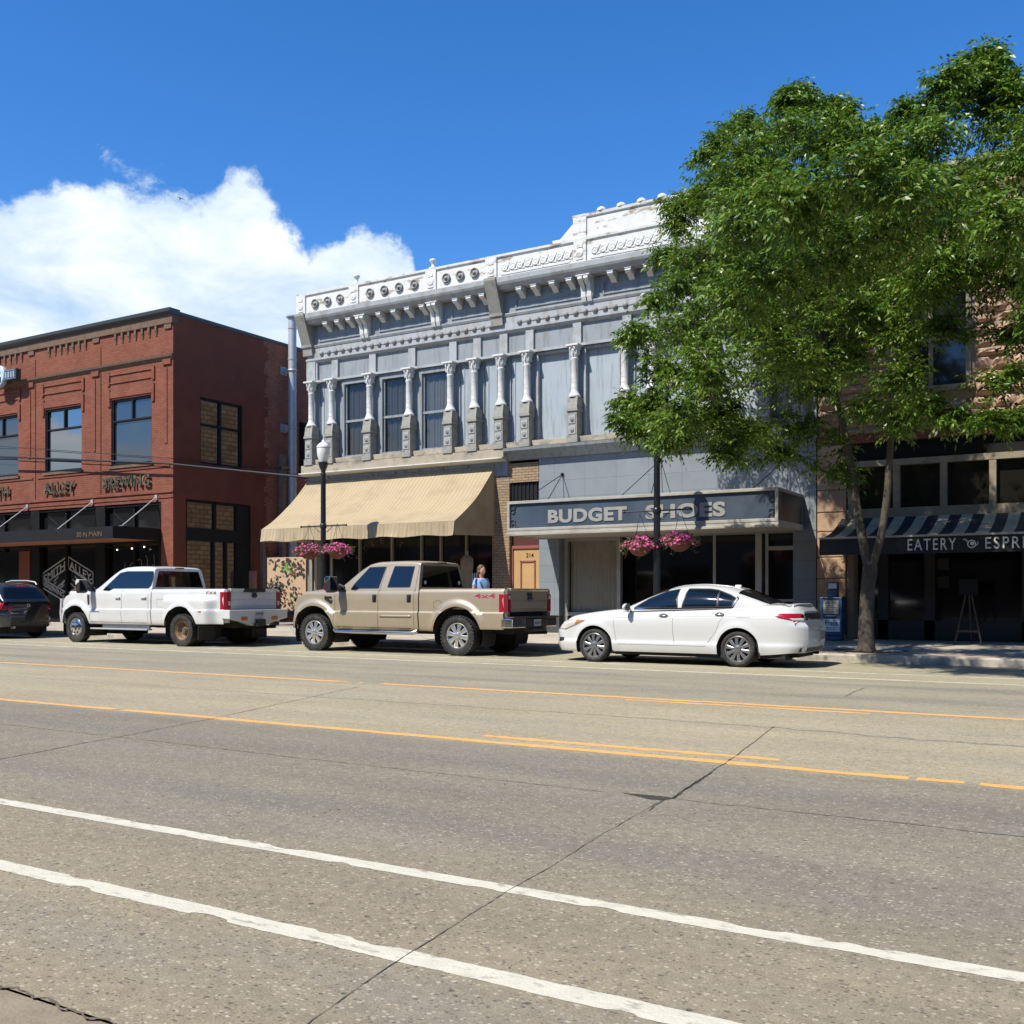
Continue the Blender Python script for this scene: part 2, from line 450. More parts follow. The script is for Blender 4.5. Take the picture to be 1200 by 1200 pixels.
# ------------------------------------------------------------------ ground, road, kerb, pavement
def Mroad():
    m, nt, b, out = newmat('old_exposed_aggregate_concrete')
    co = objco(nt)
    sx = N(nt, 'ShaderNodeSeparateXYZ'); nt.links.new(co, sx.inputs[0]); X, Y = sx.outputs[0], sx.outputs[1]
    # each lane was poured and worn on its own: from the kerb gutter across to the far kerb
    def lane(stops): return ramp(nt, mrange(nt, mth(nt, 'ADD', Y, mth(nt, 'MULTIPLY', mth(nt, 'SUBTRACT', noise(nt, co, 1.2, 3), .5), .25)), 0, 24), [(y/24, c) for y, c in stops]).outputs[0]
    near_ = (.248, .211, .152); mid = (.206, .184, .142); tan = (.325, .280, .192); far = (.272, .246, .180)
    base = lane([(1.5, near_), (3.4, near_), (4.6, mid), (7.3, mid), (7.6, tan), (11.2, tan), (11.8, far), (15.9, far), (16.4, (.325, .292, .200)), (20, (.315, .282, .194))])
    big = noise(nt, mapping(nt, co, (.35, 1.2, 1)), 1.1, 6, .6)
    base = mixc(nt, 1., base, ramp(nt, big, [(.3, (.86, .86, .87)), (.7, (1.12, 1.11, 1.08))]).outputs[0], 'MULTIPLY')
    blu = mrange(nt, noise(nt, mapping(nt, co, (.25, .9, 1), loc=(4, 2, 0)), 1.3, 5, .6), .5, .7, 0, .35)
    base = mixc(nt, blu, base, (.20, .20, .195))
    # tyre-polished tracks and the oily strip between them, broken up along the road
    def band(y, hw): return mrange(nt, mth(nt, 'ABSOLUTE', mth(nt, 'SUBTRACT', mth(nt, 'ADD', Y, mth(nt, 'MULTIPLY', mth(nt, 'SUBTRACT', noise(nt, co, .5, 2), .5), .5)), y)), hw, hw*.2, 0, 1, True)
    tr_ = mth(nt, 'MAXIMUM', mth(nt, 'MAXIMUM', band(4.7, .35), band(6.5, .35)), mth(nt, 'MAXIMUM', band(13.1, .4), band(14.9, .4)))
    tr_ = mth(nt, 'MULTIPLY', tr_, mrange(nt, noise(nt, mapping(nt, co, (.25, 1.5, 1)), 1.4, 5, .6), .35, .65, .15, .55))
    base = mixc(nt, tr_, base, (.155, .146, .128))
    oil = mth(nt, 'MULTIPLY', mth(nt, 'MAXIMUM', band(5.6, .35), band(14.0, .4)), mrange(nt, noise(nt, mapping(nt, co, (.6, 1.5, 1), loc=(2, 5, 0)), 2.2, 6, .7), .55, .72, 0, .5))
    base = mixc(nt, oil, base, (.09, .082, .072))
    med = noise(nt, co, 14, 6, .7)
    base = mixc(nt, 1., base, ramp(nt, med, [(.3, (.80, .80, .80)), (.7, (1.18, 1.17, 1.15))]).outputs[0], 'MULTIPLY')
    grain = noise(nt, co, 120, 3, .75)
    base = mixc(nt, 1., base, ramp(nt, grain, [(.32, (.66, .65, .64)), (.5, (.96, .96, .95)), (.68, (1.22, 1.21, 1.18))]).outputs[0], 'MULTIPLY')
    # aggregate: pale and dark stones of two sizes
    for s, pale, dark, th in ((62, .42, .75, .30), (34, .48, .8, .20)):
        vo = N(nt, 'ShaderNodeTexVoronoi', _Scale=s); wv_ = N(nt, 'ShaderNodeTexNoise', _Scale=s*.9, _Detail=3); nt.links.new(co, wv_.inputs['Vector'])
        va = nt.nodes.new('ShaderNodeVectorMath'); va.operation = 'MULTIPLY_ADD'; nt.links.new(wv_.outputs['Color'], va.inputs[0]); va.inputs[1].default_value = (.6/s,)*3; nt.links.new(mapping(nt, co, (.75, 1, 1)), va.inputs[2])
        nt.links.new(va.outputs[0], vo.inputs['Vector'])
        inside = mrange(nt, vo.outputs['Distance'], th+.1, th, 0, 1)
        sc = N(nt, 'ShaderNodeSeparateColor'); nt.links.new(vo.outputs['Color'], sc.inputs[0])
        isp = mth(nt, 'MULTIPLY', mrange(nt, sc.outputs[0], .72, .80), inside)
        isd = mth(nt, 'MULTIPLY', mrange(nt, sc.outputs[1], .74, .80), inside)
        isr = mth(nt, 'MULTIPLY', mrange(nt, sc.outputs[2], .84, .90), inside)
        base = mixc(nt, mth(nt, 'MULTIPLY', isp, pale), base, (.52, .47, .37))
        base = mixc(nt, mth(nt, 'MULTIPLY', isd, dark), base, (.085, .075, .065))
        base = mixc(nt, mth(nt, 'MULTIPLY', isr, .4), base, (.28, .17, .12))
    pit = N(nt, 'ShaderNodeTexVoronoi', _Scale=7.); nt.links.new(co, pit.inputs['Vector'])
    pc = N(nt, 'ShaderNodeSeparateColor'); nt.links.new(pit.outputs['Color'], pc.inputs[0])
    pm = mth(nt, 'MULTIPLY', mrange(nt, pit.outputs['Distance'], .10, .06), mrange(nt, pc.outputs[0], .72, .76))
    base = mixc(nt, mth(nt, 'MULTIPLY', pm, .65), base, (.05, .045, .04))
    nt.links.new(base, b.inputs['Base Color'])
    b.inputs['Roughness'].default_value = .9; b.inputs['Specular IOR Level'].default_value = .2
    h = mth(nt, 'ADD', noise(nt, co, 90, 4, .7), mth(nt, 'MULTIPLY', pm, -2))
    bump(nt, b, h, .55, .006)
    return m

m_road = Mroad()
m_ground = M('worn_asphalt', (.10, .095, .088), .92, var=.25, vs=1.5, bmp=.5, bs=70, stain=(.16, .145, .12), stain_amt=.5)
m_gutter = M('grimy_gutter_concrete', (.20, .160, .112), .9, var=.25, vs=2.2, bmp=.5, bs=60, stain=(.12, .096, .068), stain_amt=.7, stain_s=2)
m_walk = Mbrick('pavement_concrete', (.36, .315, .25), (.40, .35, .28), (.15, .13, .11), 1.5, 1.45, .012, .9, .25, tint=(.20, .18, .15), tamt=.45, offset=0)
m_kerb = M('kerb_concrete', (.36, .32, .26), .88, var=.2, bmp=.4, bs=50, stain=(.16, .15, .13), stain_amt=.6, stain_s=3)
m_paver = Mbrick('brick_paver_band', (.33, .235, .165), (.37, .265, .19), (.24, .2, .16), .2, .1, .008, .9, .3, tint=(.3, .25, .2), tamt=.5)
m_white = M('worn_white_road_paint', (.51, .48, .39), .75, var=.08, vs=9, bmp=.35, bs=70, stain=(.26, .23, .18), stain_amt=.8, stain_s=16, sv=(.5, 1.2, 1), sharp=(.55, .64))
m_faint = M('thin_white_road_paint', (.55, .50, .40), .8, var=.1, vs=9, stain=(.36, .31, .23), stain_amt=.9, stain_s=7, sv=(.4, 1, 1), sharp=(.45, .6))
m_yellow = M('worn_orange_yellow_road_paint', (.66, .325, .085), .75, var=.08, vs=9, bmp=.35, bs=70, stain=(.36, .30, .21), stain_amt=.8, stain_s=8, sv=(.3, 1, 1), sharp=(.56, .66))
m_tar = M('dark_joint_filler', (.05, .045, .038), .9, var=.3)

mb = MB(); mb.quad((-900, -600, -.03), (900, -600, -.03), (900, 900, -.03), (-900, 900, -.03)); struct(mb, 'ground', m_ground)
mb = MB(); mb.quad((-140, 2.0, 0), (90, 2.0, 0), (90, 20.1, 0), (-140, 20.1, 0)); struct(mb, 'road', m_road)
mb = MB(); mb.box(-140, 90, -1.2, 1.997, -.05, -.006); struct(mb, 'gutter', m_gutter)

def edge_noise(n, amp, chip, rng):
    out, v = [], 0.
    i = 0
    while i < n:
        v = v*.7 + rng.uniform(-amp, amp)
        if rng.random() < .022:
            k = rng.randint(3, 9); d = -rng.uniform(.2, 1)*chip
            for j in range(k):
                if i < n: out.append(v + d*math.sin(PI*(j+.5)/k)**.35*rng.uniform(.7, 1)); i += 1
        else:
            out.append(v); i += 1
    return out[:n]

def stripe(mb, x0, x1, yc, half, z, step=.022, amp=.0022, chip=.03, seed=1, gaps=(), slope=0.):
    rng = random.Random(seed); n = int((x1-x0)/step)+1
    a, b = edge_noise(n, amp, chip, rng), edge_noise(n, amp, chip, rng)
    vs, fs = [], []
    for i in range(n):
        x = x0+i*step; y = yc+slope*(x-x0)
        vs += [(x, y-max(.004, half+b[i]), z), (x, y+max(.004, half+a[i]), z)]
    for i in range(n-1):
        x = x0+i*step
        if any(g[0] < x < g[1] for g in gaps) and rng.random() < .93: continue
        fs.append((2*i, 2*i+2, 2*i+3, 2*i+1))
    mb.add(vs, fs)

mb = MB(); stripe(mb, -16, 6, 3.79, .052, .0016, seed=3); struct(mb, 'lane_marking_white', m_white)
mb = MB(); stripe(mb, -16, 6, 2.895, .056, .0016, seed=5, amp=.003, chip=.045); struct(mb, 'bike_lane_marking_white', m_white)
mb = MB(); stripe(mb, -46, 8, 7.52, .062, .0016, step=.05, seed=8, gaps=((-9.72, -9.56), (-1.33, -1.27), (-1.0, -.86)), amp=.008)
stripe(mb, -5.0, -2.3, 7.83, .06, .0016, step=.05, seed=9, amp=.02); struct(mb, 'centre_marking_yellow', m_yellow)
mb = MB(); stripe(mb, -50, 8, 11.68, .07, .0016, step=.06, seed=12, gaps=((-10.0, -9.25),), amp=.009)
stripe(mb, -5.25, -2.35, 11.42, .06, .0016, step=.06, seed=13, amp=.02); struct(mb, 'far_centre_marking_yellow', m_yellow)
mb = MB(); stripe(mb, -60, 10, 16.15, .06, .0016, step=.08, seed=15, amp=.012); stripe(mb, -60, 10, 17.35, .05, .0016, step=.08, seed=16, amp=.014, gaps=((-23, -19), (-8, -5)))
struct(mb, 'parking_lane_marking_white', m_faint)

def crack(mb, path, w0, z=.0026, step=.04, jit=.008, seed=1):
    rng = random.Random(seed); pts = []
    for (a, b), (c, d) in zip(path, path[1:]):
        L = math.hypot(c-a, d-b); n = max(2, int(L/step))
        for i in range(n): pts.append((lerp(a, c, i/n), lerp(b, d, i/n)))
    pts.append(path[-1]); vs, fs = [], []; jx = 0
    for i, (x, y) in enumerate(pts):
        q = pts[min(i+1, len(pts)-1)]; p = pts[max(i-1, 0)]
        tx, ty = q[0]-p[0], q[1]-p[1]; l = math.hypot(tx, ty) or 1; nx, ny = -ty/l, tx/l
        jx = jx*.8 + rng.uniform(-jit, jit); w_ = w0*rng.uniform(.35, 1.2)
        vs += [(x+nx*(jx-w_), y+ny*(jx-w_), z), (x+nx*(jx+w_), y+ny*(jx+w_), z)]
    for i in range(len(pts)-1): fs.append((2*i, 2*i+2, 2*i+3, 2*i+1))
    mb.add(vs, fs)
mb = MB()
crack(mb, [(-2.02, 2.0), (-2.14, 2.6), (-2.28, 3.79), (-2.40, 5.0), (-2.48, 5.95)], .0022, jit=.003, seed=2)
crack(mb, [(-2.44, 6.02), (-2.62, 7.6), (-2.93, 9.8)], .0055, jit=.006, seed=3)
crack(mb, [(-3.05, 13.2), (-3.1, 14.6)], .009, seed=4)
crack(mb, [(-6.4, 2.0), (-7.0, 3.2), (-7.49, 4.76), (-8.04, 7.3), (-8.7, 9.5), (-9.2, 11.2)], .006, seed=5)
crack(mb, [(-14, 6.13), (-9.59, 6.09), (-5, 6.0), (-2.9, 5.99)], .004, seed=6)
crack(mb, [(-2.4, 6.0), (.6, 6.02), (5, 6.05)], .0045, seed=7)
crack(mb, [(-14, 6.1), (-30, 6.2)], .006, seed=10)
crack(mb, [(-2.44, 6.0), (-2.56, 7.0)], .011, jit=.006, seed=41); crack(mb, [(-2.42, 5.6), (-2.47, 5.93)], .007, jit=.005, seed=42); struct(mb, 'road_joint', m_tar)
mb = MB()
crack(mb, [(-8.4, 9.75), (-5.0, 9.8), (-2.9, 9.75)], .012, z=.0021, jit=.02, seed=22)
crack(mb, [(-2.95, 9.75), (-1.6, 9.6), (2, 9.5)], .035, z=.0021, jit=.03, seed=23)
crack(mb, [(-20, 9.7), (-8.4, 9.75)], .008, z=.0021, jit=.02, seed=24)
struct(mb, 'road_seam', M('grey_worn_seam', (.20, .185, .16), .95, var=.35, vs=12))
mb = MB(); n = 18                                    # broken slab corner, filled with dirty patch
ring = [(-2.79+.0, 6.005), (-2.70, 5.98), (-2.63, 5.95), (-2.55, 5.905), (-2.47, 5.935), (-2.42, 6.02), (-2.52, 6.035), (-2.66, 6.025)]
mb.add([(x, y, .0031) for x, y in ring], [tuple(range(len(ring)))])
struct(mb, 'broken_slab_corner', M('pothole_rubble', (.036, .031, .025), .95, var=.4, vs=20, bmp=.8, bs=40))
mb = MB(); crack(mb, [(-3.6, 2.0), (-3.1, 1.995), (-2.4, 2.0), (2, 2.0), (6, 2.)], .006, z=.0026, jit=.014, step=.02, seed=31); crack(mb, [(-12, 2.0), (-3.6, 2.0)], .003, z=.0026, seed=32, jit=.006)
struct(mb, 'gutter_seam', M('dirt_filled_seam', (.11, .09, .066), .95, var=.4, vs=20))

mb = MB()
mb.prism([(20.1, -.02), (20.1, .12), (20.125, .15), (20.27, .153), (20.27, -.02)], 'x', -140, 90)
struct(mb, 'kerb', m_kerb)
mb = MB(); mb.quad((-140, 20.275, .152), (90, 20.275, .152), (90, 20.9, .166), (-140, 20.9, .166)); struct(mb, 'paver_band', m_paver)
mb = MB(); mb.quad((-140, 20.9, .165), (90, 20.9, .165), (90, 24.52, .262), (-140, 24.52, .262)); struct(mb, 'pavement', m_walk)
mb = MB(); mb.quad((-28.6, 24.51, .266), (-22.1, 24.51, .266), (-22.1, 46, .3), (-28.6, 46, .3)); struct(mb, 'alley_paving', M('alley_concrete', (.27, .24, .2), .9, var=.2, bmp=.3))
# ------------------------------------------------------------------ shared building materials
m_redbrick = Mbrick('red_painted_brick', (.172, .054, .031), (.212, .072, .041), (.125, .045, .029), .215, .075, .008, .85, .5, tint=(.24, .11, .08), tamt=.3, var=.14)
m_redtrim = Mbrick('red_brick_trim', (.145, .048, .030), (.175, .060, .040), (.08, .03, .022), .075, .22, .008, .85, .5, var=.16)
m_sidepaint = M('dark_red_painted_wall', (.150, .036, .013), .8, var=.13, vs=.8, bmp=.25, bs=30, stain=(.10, .028, .012), stain_amt=.5, stain_s=1.2)
m_barebrick = Mbrick('bare_red_brick', (.235, .068, .036), (.30, .10, .055), (.24, .15, .10), .215, .075, .012, .9, .5, tint=(.17, .06, .045), tamt=.5, var=.22)
m_corn_tan = M('weathered_tan_corbel_brick', (.125, .076, .048), .9, var=.25, vs=8, bmp=.5, bs=30, stain=(.10, .06, .045), stain_amt=.6, stain_s=6)
m_black = plain('black_metal', (.009, .009, .010), .55, 0, .25)
m_blackpaint = M('black_painted_timber', (.007, .0065, .006), .8, var=.3, spec=.2)
m_capmetal = plain('dark_roof_edge_metal', (.05, .055, .06), .4, .3)
m_bulb = bpy.data.materials.new('lit_bulb'); m_bulb.use_nodes = True; m_bulb.node_tree.nodes['Principled BSDF'].inputs['Emission Color'].default_value = (1, .85, .6, 1); m_bulb.node_tree.nodes['Principled BSDF'].inputs['Emission Strength'].default_value = 2.5
m_glass_sky = Mglass('upper_window_glass', (.018, .032, .052), .11, .015, .36, wob=.15)
m_glass_alley = Mglass('alley_window_glass', (.010, .009, .007), .34, .03, .7, wob=.1)
m_glass_shop = Mglass('dark_shop_glass', (.005, .005, .005), .015, .04, .28)
m_glass_trans = Mglass('transom_glass', (.022, .023, .022), .03, .06, .32)
m_galv = M('galvanised_steel', (.40, .41, .42), .45, .35, var=.15, vs=3, stain=(.30, .24, .19), stain_amt=.5, stain_s=3)
m_chrome = plain('chrome', (.55, .55, .54), .14, 1)
m_rod = plain('pale_steel_rod', (.55, .54, .5), .4, .6)
m_roof = M('grey_roof_membrane', (.2, .2, .2), .9)
m_letter = M('patinated_metal_letters', (.045, .045, .032), .55, .3, var=.4, vs=10, stain=(.22, .19, .08), stain_amt=.7, stain_s=6)
m_wood_post = M('weathered_timber_post', (.16, .12, .085), .9, var=.3, vs=4)
m_rubble = Mbrick('rubble_stone_side_wall', (.36, .23, .13), (.27, .165, .095), (.14, .10, .07), .46, .2, .03, .95, 1., tint=(.20, .10, .06), tamt=.6, var=.3)

# ------------------------------------------------------------------ red brick corner building
YF = 24.5
B1 = thing('brick_building', 'two storey red brick building on the alley corner with dark framed upper windows', 'building', (-28.49, YF, .26))
PF = lambda u, v, d: (u, YF+d, v)
seams = [-28.49, -32.36, -36.25, -40.14, -44.03]
wins = [(s-3.3, s-1.11) for s in seams[:4]]
holes = [(a, b, 5.98, 8.4) for a, b in wins] + [(s-.025, s+.025, 4.98, 10.4) for s in seams[1:4]] + [(-44.0, -29.1, .2, 4.58)]
mb = MB(); wall_panel(mb, -44.03, -28.494, .2, 11.1, holes, PF, .16)
for a, b in wins:
    # window head, blind panel above it
    mb.box(a-.13, b+.13, YF-.035, YF+.01, 8.46, 8.70); mb.box(a-.16, a-.03, YF-.05, YF+.01, 8.15, 8.78); mb.box(b+.03, b+.16, YF-.05, YF+.01, 8.15, 8.78)
    mb.box(a-.15, b+.15, YF-.04, YF+.01, 9.28, 9.34); mb.box(a-.05, b+.05, YF-.04, YF+.01, 8.98, 9.03)
    mb.box(a-.18, a-.05, YF-.055, YF+.01, 8.92, 9.38); mb.box(b+.05, b+.18, YF-.055, YF+.01, 8.92, 9.38)
for s in seams[:4]:
    mb.box(s-.42, s-.30, YF-.03, YF+.01, 6.6, 9.25); mb.box(s-.5, s-.08, YF-.06, YF+.01, 9.36, 9.54)
    mb.box(s-3.75, s-.15, YF-.035, YF+.01, 5.78, 5.84)
mb.box(-44.03, -28.47, YF-.045, YF+.01, 4.88, 4.95); mb.box(-44.03, -28.47, YF-.03, YF+.01, 4.70, 4.75)
mb.build('wall', m_redbrick, B1)
mb = MB(); P2 = lambda u, v, d: (-28.49-d, u, v)
wall_panel(mb, 28.75, 45, .2, 11.1, [(30.84, 33.2, 6.0, 8.24)], P2, .2); mb.build('bare_side_wall', m_barebrick, B1)
mb = MB(); P3 = lambda u, v, d: (-28.484-d, u, v)
wall_panel(mb, 24.496, 28.8, .2, 11.1, [(25.71, 27.76, 6.02, 8.4), (25.05, 28.19, .2, 4.7)], P3, .2)
rng = random.Random(4); z = .3
while z < 11.0:
    h = .075*rng.choice((1, 1, 2, 3)); mb.box(-28.50, -28.4845, 28.8, 28.8+rng.choice((.06, .11, .2, .3)), z, min(11.08, z+h)); z += h
mb.build('painted_side_wall', m_sidepaint, B1)
mb = MB(); mb.box(-28.7, -28.46, 24.45, 45, 11.1, 11.22); mb.build('side_coping', m_capmetal, B1)
mb = MB(); mb.quad((-44.03, 24.7, 10.9), (-28.7, 24.7, 10.9), (-28.7, 45, 10.9), (-44.03, 45, 10.9)); mb.quad((-44.03, 45, 0), (-28.49, 45, 0), (-28.49, 45, 11.1), (-44.03, 45, 11.1)); mb.quad((-44.03, 24.5, 0), (-44.03, 45, 0), (-44.03, 45, 11.1), (-44.03, 24.5, 11.1)); mb.build('roof', m_roof, B1)
mb = MB(); mb.box(-44.03, -28.47, YF-.07, YF+.2, 10.78, 11.08)
for s in seams[:4]:
    for k in range(7):
        x = s-.85-k*.36
        mb.prism([(YF-.06, 10.78), (YF-.06, 10.60), (YF-.03, 10.52), (YF, 10.50), (YF, 10.78)], 'x', x-.05, x+.05)
        mb.box(x-.03, x+.03, YF-.035, YF, 10.42, 10.51)
    mb.box(s-.42, s-.06, YF-.05, YF, 10.6, 10.78)
mb.prism([(YF, 9.50), (YF-.03, 9.53), (YF-.10, 9.62), (YF-.12, 9.70), (YF, 9.72)], 'x', -44.03, -28.45)
mb.build('cornice', m_corn_tan, B1)
mb = MB(); mb.prism([(YF-.20, 11.16), (YF-.22, 11.27), (YF+.25, 11.27), (YF+.25, 11.08), (YF-.09, 11.08)], 'x', -44.1, -28.43); mb.build('coping', m_capmetal, B1)
for i, (a, b) in enumerate(wins):
    f = MB(); c = (a+b)/2
    f.box(a, a+.07, YF+.05, YF+.14, 5.98, 8.4); f.box(b-.07, b, YF+.05, YF+.14, 5.98, 8.4); f.box(a+.07, b-.07, YF+.05, YF+.14, 8.32, 8.4); f.box(a+.07, b-.07, YF+.05, YF+.14, 5.98, 6.06)
    f.box(a+.07, b-.07, YF+.045, YF+.13, 7.58, 7.64); f.box(c-.035, c+.035, YF+.05, YF+.13, 7.64, 8.32)
    wo_ = f.build('window', m_black, B1)
    p = MB(); p.quad((a, YF+.12, 5.98), (b, YF+.12, 5.98), (b, YF+.12, 8.4), (a, YF+.12, 8.4)); p.build('pane', m_glass_sky, wo_)
    sl = MB(); sl.box(a-.1, b+.1, YF-.07, YF+.06, 5.88, 5.977); sl.build('sill', m_corn_tan, wo_)
# upper and lower window in the alley wall
XS = -28.49
f = MB()
for y in (25.71, 27.69): f.box(XS-.14, XS-.05, y, y+.07, 6.02, 8.4)
f.box(XS-.14, XS-.05, 25.78, 27.69, 6.02, 6.1); f.box(XS-.14, XS-.05, 25.78, 27.69, 8.33, 8.4); f.box(XS-.14, XS-.045, 25.78, 27.69, 7.40, 7.47); f.box(XS-.14, XS-.046, 26.68, 26.76, 6.1, 8.33)
wo_ = f.build('window', m_black, B1); p = MB(); p.quad((XS-.12, 25.71, 6.02), (XS-.12, 27.76, 6.02), (XS-.12, 27.76, 8.4), (XS-.12, 25.71, 8.4)); p.build('pane', m_glass_alley, wo_)
f = MB()
f.box(XS-.14, XS-.02, 25.05, 28.19, 3.23, 3.69)
for y in (25.05, 26.35, 26.95, 28.09): f.box(XS-.15, XS-.05, y, y+.1, .2, 3.23)
for y in (25.05, 26.42, 28.05): f.box(XS-.15, XS-.05, y, y+.1, 3.69, 4.7)
f.box(XS-.15, XS-.05, 25.15, 28.05, 4.6, 4.7); f.box(XS-.15, XS-.04, 27.5, 28.19, .2, 4.6)
wo_ = f.build('alley_shopfront', m_black, B1); p = MB(); p.quad((XS-.12, 25.05, .2), (XS-.12, 28.19, .2), (XS-.12, 28.19, 4.7), (XS-.12, 25.05, 4.7)); p.build('pane', m_glass_alley, wo_)
sh = MB(); sh.box(XS-.1, XS+.03, 30.84, 33.2, 6.0, 8.24)
for k in range(22): sh.box(XS+.03, XS+.045, 30.9, 33.1, 6.06+k*.098, 6.12+k*.098)
sh.build('shutter', m_blackpaint, B1)
# shopfront under the canopy
f = MB()
for s in seams[:4]:
    f.box(s-.34, s+.20, YF+.02, YF+.3, .2, 4.58) if s != seams[0] else f.box(-29.26, -29.1, YF+.02, YF+.3, .2, 4.58)
    for k in (1,): f.box(s-2.22, s-2.14, YF+.1, YF+.26, .9 if s != seams[2] else 3.0, 4.5)
f.box(-44, -29.1, YF+.05, YF+.28, 4.48, 4.577); f.box(-44, -29.1, YF+.04, YF+.28, 3.16, 3.72); f.box(-44, -29.1, YF+.06, YF+.25, .2, .75)
so = f.build('shopfront', m_blackpaint, B1)
p = MB(); p.quad((-44, YF+.2, .2), (-29.1, YF+.2, .2), (-29.1, YF+.2, 3.3), (-44, YF+.2, 3.3)); p.build('pane', m_glass_shop, so)
p = MB(); p.quad((-44, YF+.2, 3.6), (-29.1, YF+.2, 3.6), (-29.1, YF+.2, 4.58), (-44, YF+.2, 4.58)); p.build('transom_pane', m_glass_trans, so)
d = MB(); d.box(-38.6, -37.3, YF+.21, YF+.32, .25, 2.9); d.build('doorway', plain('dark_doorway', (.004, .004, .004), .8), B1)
p = MB(); p.box(-37.3, -36.62, YF-.01, YF+.19, .25, 3.0); p.build('entrance_pier', m_sidepaint, B1)
# canopy with its rods
cn = MB(); cn.box(-43.9, -29.1, 22.49, 22.56, 3.2, 3.6); cn.box(-29.17, -29.1, 22.56, 24.49, 3.2, 3.62); cn.box(-43.9, -29.17, 22.56, 24.49, 3.50, 3.55)
for x in np.arange(-43, -29.5, 1.3): cn.box(x, x+.08, 22.56, 24.49, 3.26, 3.5)
co_ = cn.build('canopy', m_black, B1)
s = MB(); s.box(-43.9, -29.18, 22.565, 24.48, 3.215, 3.25); s.build('soffit', M('red_brown_soffit_boards', (.26, .10, .05), .7), co_)
for x in (-29.32, -32.81, -36.72, -40.6):
    r = MB(); r.tube([(x, YF-.03, 4.74), (x, 23.0, 3.62)], .022, 8); r.box(x-.06, x+.06, YF-.06, YF, 4.64, 4.82); r.cbox((x, 23.0, 3.62), (.16, .1, .06))
    r.build('canopy_rod', m_rod, B1)
t = MB(); add_text(t, '30 N MAIN', (-31.0, 22.488, 3.28), .17, 1.35, .006, .01); t.build('canopy_lettering', plain('tarnished_gold', (.16, .10, .035), .5, .4), co_)
for body, x0, wd in (('SMITH', -39.75, 1.92), ('ALLEY', -35.62, 1.87), ('BREWING', -32.14, 2.54)):
    t = MB(); add_text(t, body, (x0, YF-.075, 5.16), .42, wd, .04, .015)
    for q in range(int(wd/.3)): t.box(x0+.1+q*.3, x0+.13+q*.3, YF-.09, YF, 5.24, 5.27)
    lo = t.build('lettering', m_letter, B1)
t = MB(); t.tube([(-31.9, 24.3, 3.06), (-31.2, 24.3, 2.96), (-30.4, 24.3, 3.0), (-29.3, 24.3, 3.06)], .008, 5); sl0 = t.build('string_light', m_black); tag(sl0, 'string of small lit bulbs under the dark canopy', 'string lights')
for x, z in ((-31.2, 2.92), (-30.4, 2.95), (-29.75, 2.99)):
    t = MB(); t.ball((x, 24.3, z), .028, 8); t.build('bulb', m_bulb, sl0, off=(0, 0, 0))
# window lettering: diamond badge
m_vinyl = plain('pale_grey_window_vinyl', (.33, .32, .29), .6)
bd = thing('window_badge', 'grey diamond shaped lettered badge on the dark shop window', 'sign', (-34.55, YF+.17, 1.97))
t = MB(); yb = YF+.185; cx, cz = -34.55, 1.97; hw, hh = 1.52, .80
def dia(z_off, s=1): return
def strip(a, b, c, d): t.add([(p[0], yb-.012, p[1]) for p in (a, b, c, d)] + [(p[0], yb, p[1]) for p in (a, b, c, d)], [(0, 1, 2, 3), (7, 6, 5, 4), (0, 4, 5, 1), (1, 5, 6, 2), (2, 6, 7, 3), (3, 7, 4, 0)])
for sg in (-1, 1):
    L, R = cx+sg*.05, cx+sg*hw
    for z0, z1, q in ((.80, .75, 0), (.36, .31, 0)):
        strip((L, cz+z0), (R, cz+z0-.62), (R, cz+z1-.62), (L, cz+z1))
    strip((L, cz+.75), (L+sg*.03, cz+.74), (L+sg*.03, cz+.32), (L, cz+.33)); strip((R-sg*.04, cz+.18), (R, cz+.165), (R, cz-.31), (R-sg*.04, cz-.295))
    for z0, z1 in ((-.98, -.93), (-.62, -.57)): strip((L, cz+z0), (R, cz+z0+.55), (R, cz+z1+.55), (L, cz+z1))
    for k in range(9):           # mountain lines between the bands
        u = random.uniform(.08, 1.1); v = random.uniform(-.3, .12)
        strip((L+sg*u, cz+v), (L+sg*(u+.25), cz+v-.18), (L+sg*(u+.25), cz+v-.21), (L+sg*u, cz+v-.045))
sl = .62/(hw-.05)
add_text(t, 'SMITH', (cx-hw+.08, yb, cz+.37-.60), .31, hw-.24, .012, .012, fn=lambda x, z: (x, z+sl*x))
add_text(t, 'ALLEY', (cx+.12, yb, cz+.375), .31, hw-.24, .012, .012, fn=lambda x, z: (x, z-sl*x-.04))
add_text(t, 'BREWING', (cx-hw+.1, yb, cz-.35), .2, hw-.3, .012, .01, fn=lambda x, z: (x, z-.36*x))
add_text(t, 'COMPANY', (cx+.12, yb, cz-.86), .2, hw-.3, .012, .01, fn=lambda x, z: (x, z+.36*x))
t.build('vinyl_lettering', m_vinyl, bd)
t = MB()
for k in range(4):
    x = -31.0+k*.42; t.tube([(x+.28*math.sin(a)*(.6+.4*math.cos(k)), YF+.185, 2.35+.45*math.cos(a)*math.sin(a*.5+.4*k)) for a in np.linspace(0, 5.2, 18)], .007, 5)
o = t.build('window_scrawl', m_vinyl); tag(o, 'thin scribbled chalk drawing on the dark corner shop window', 'drawing')
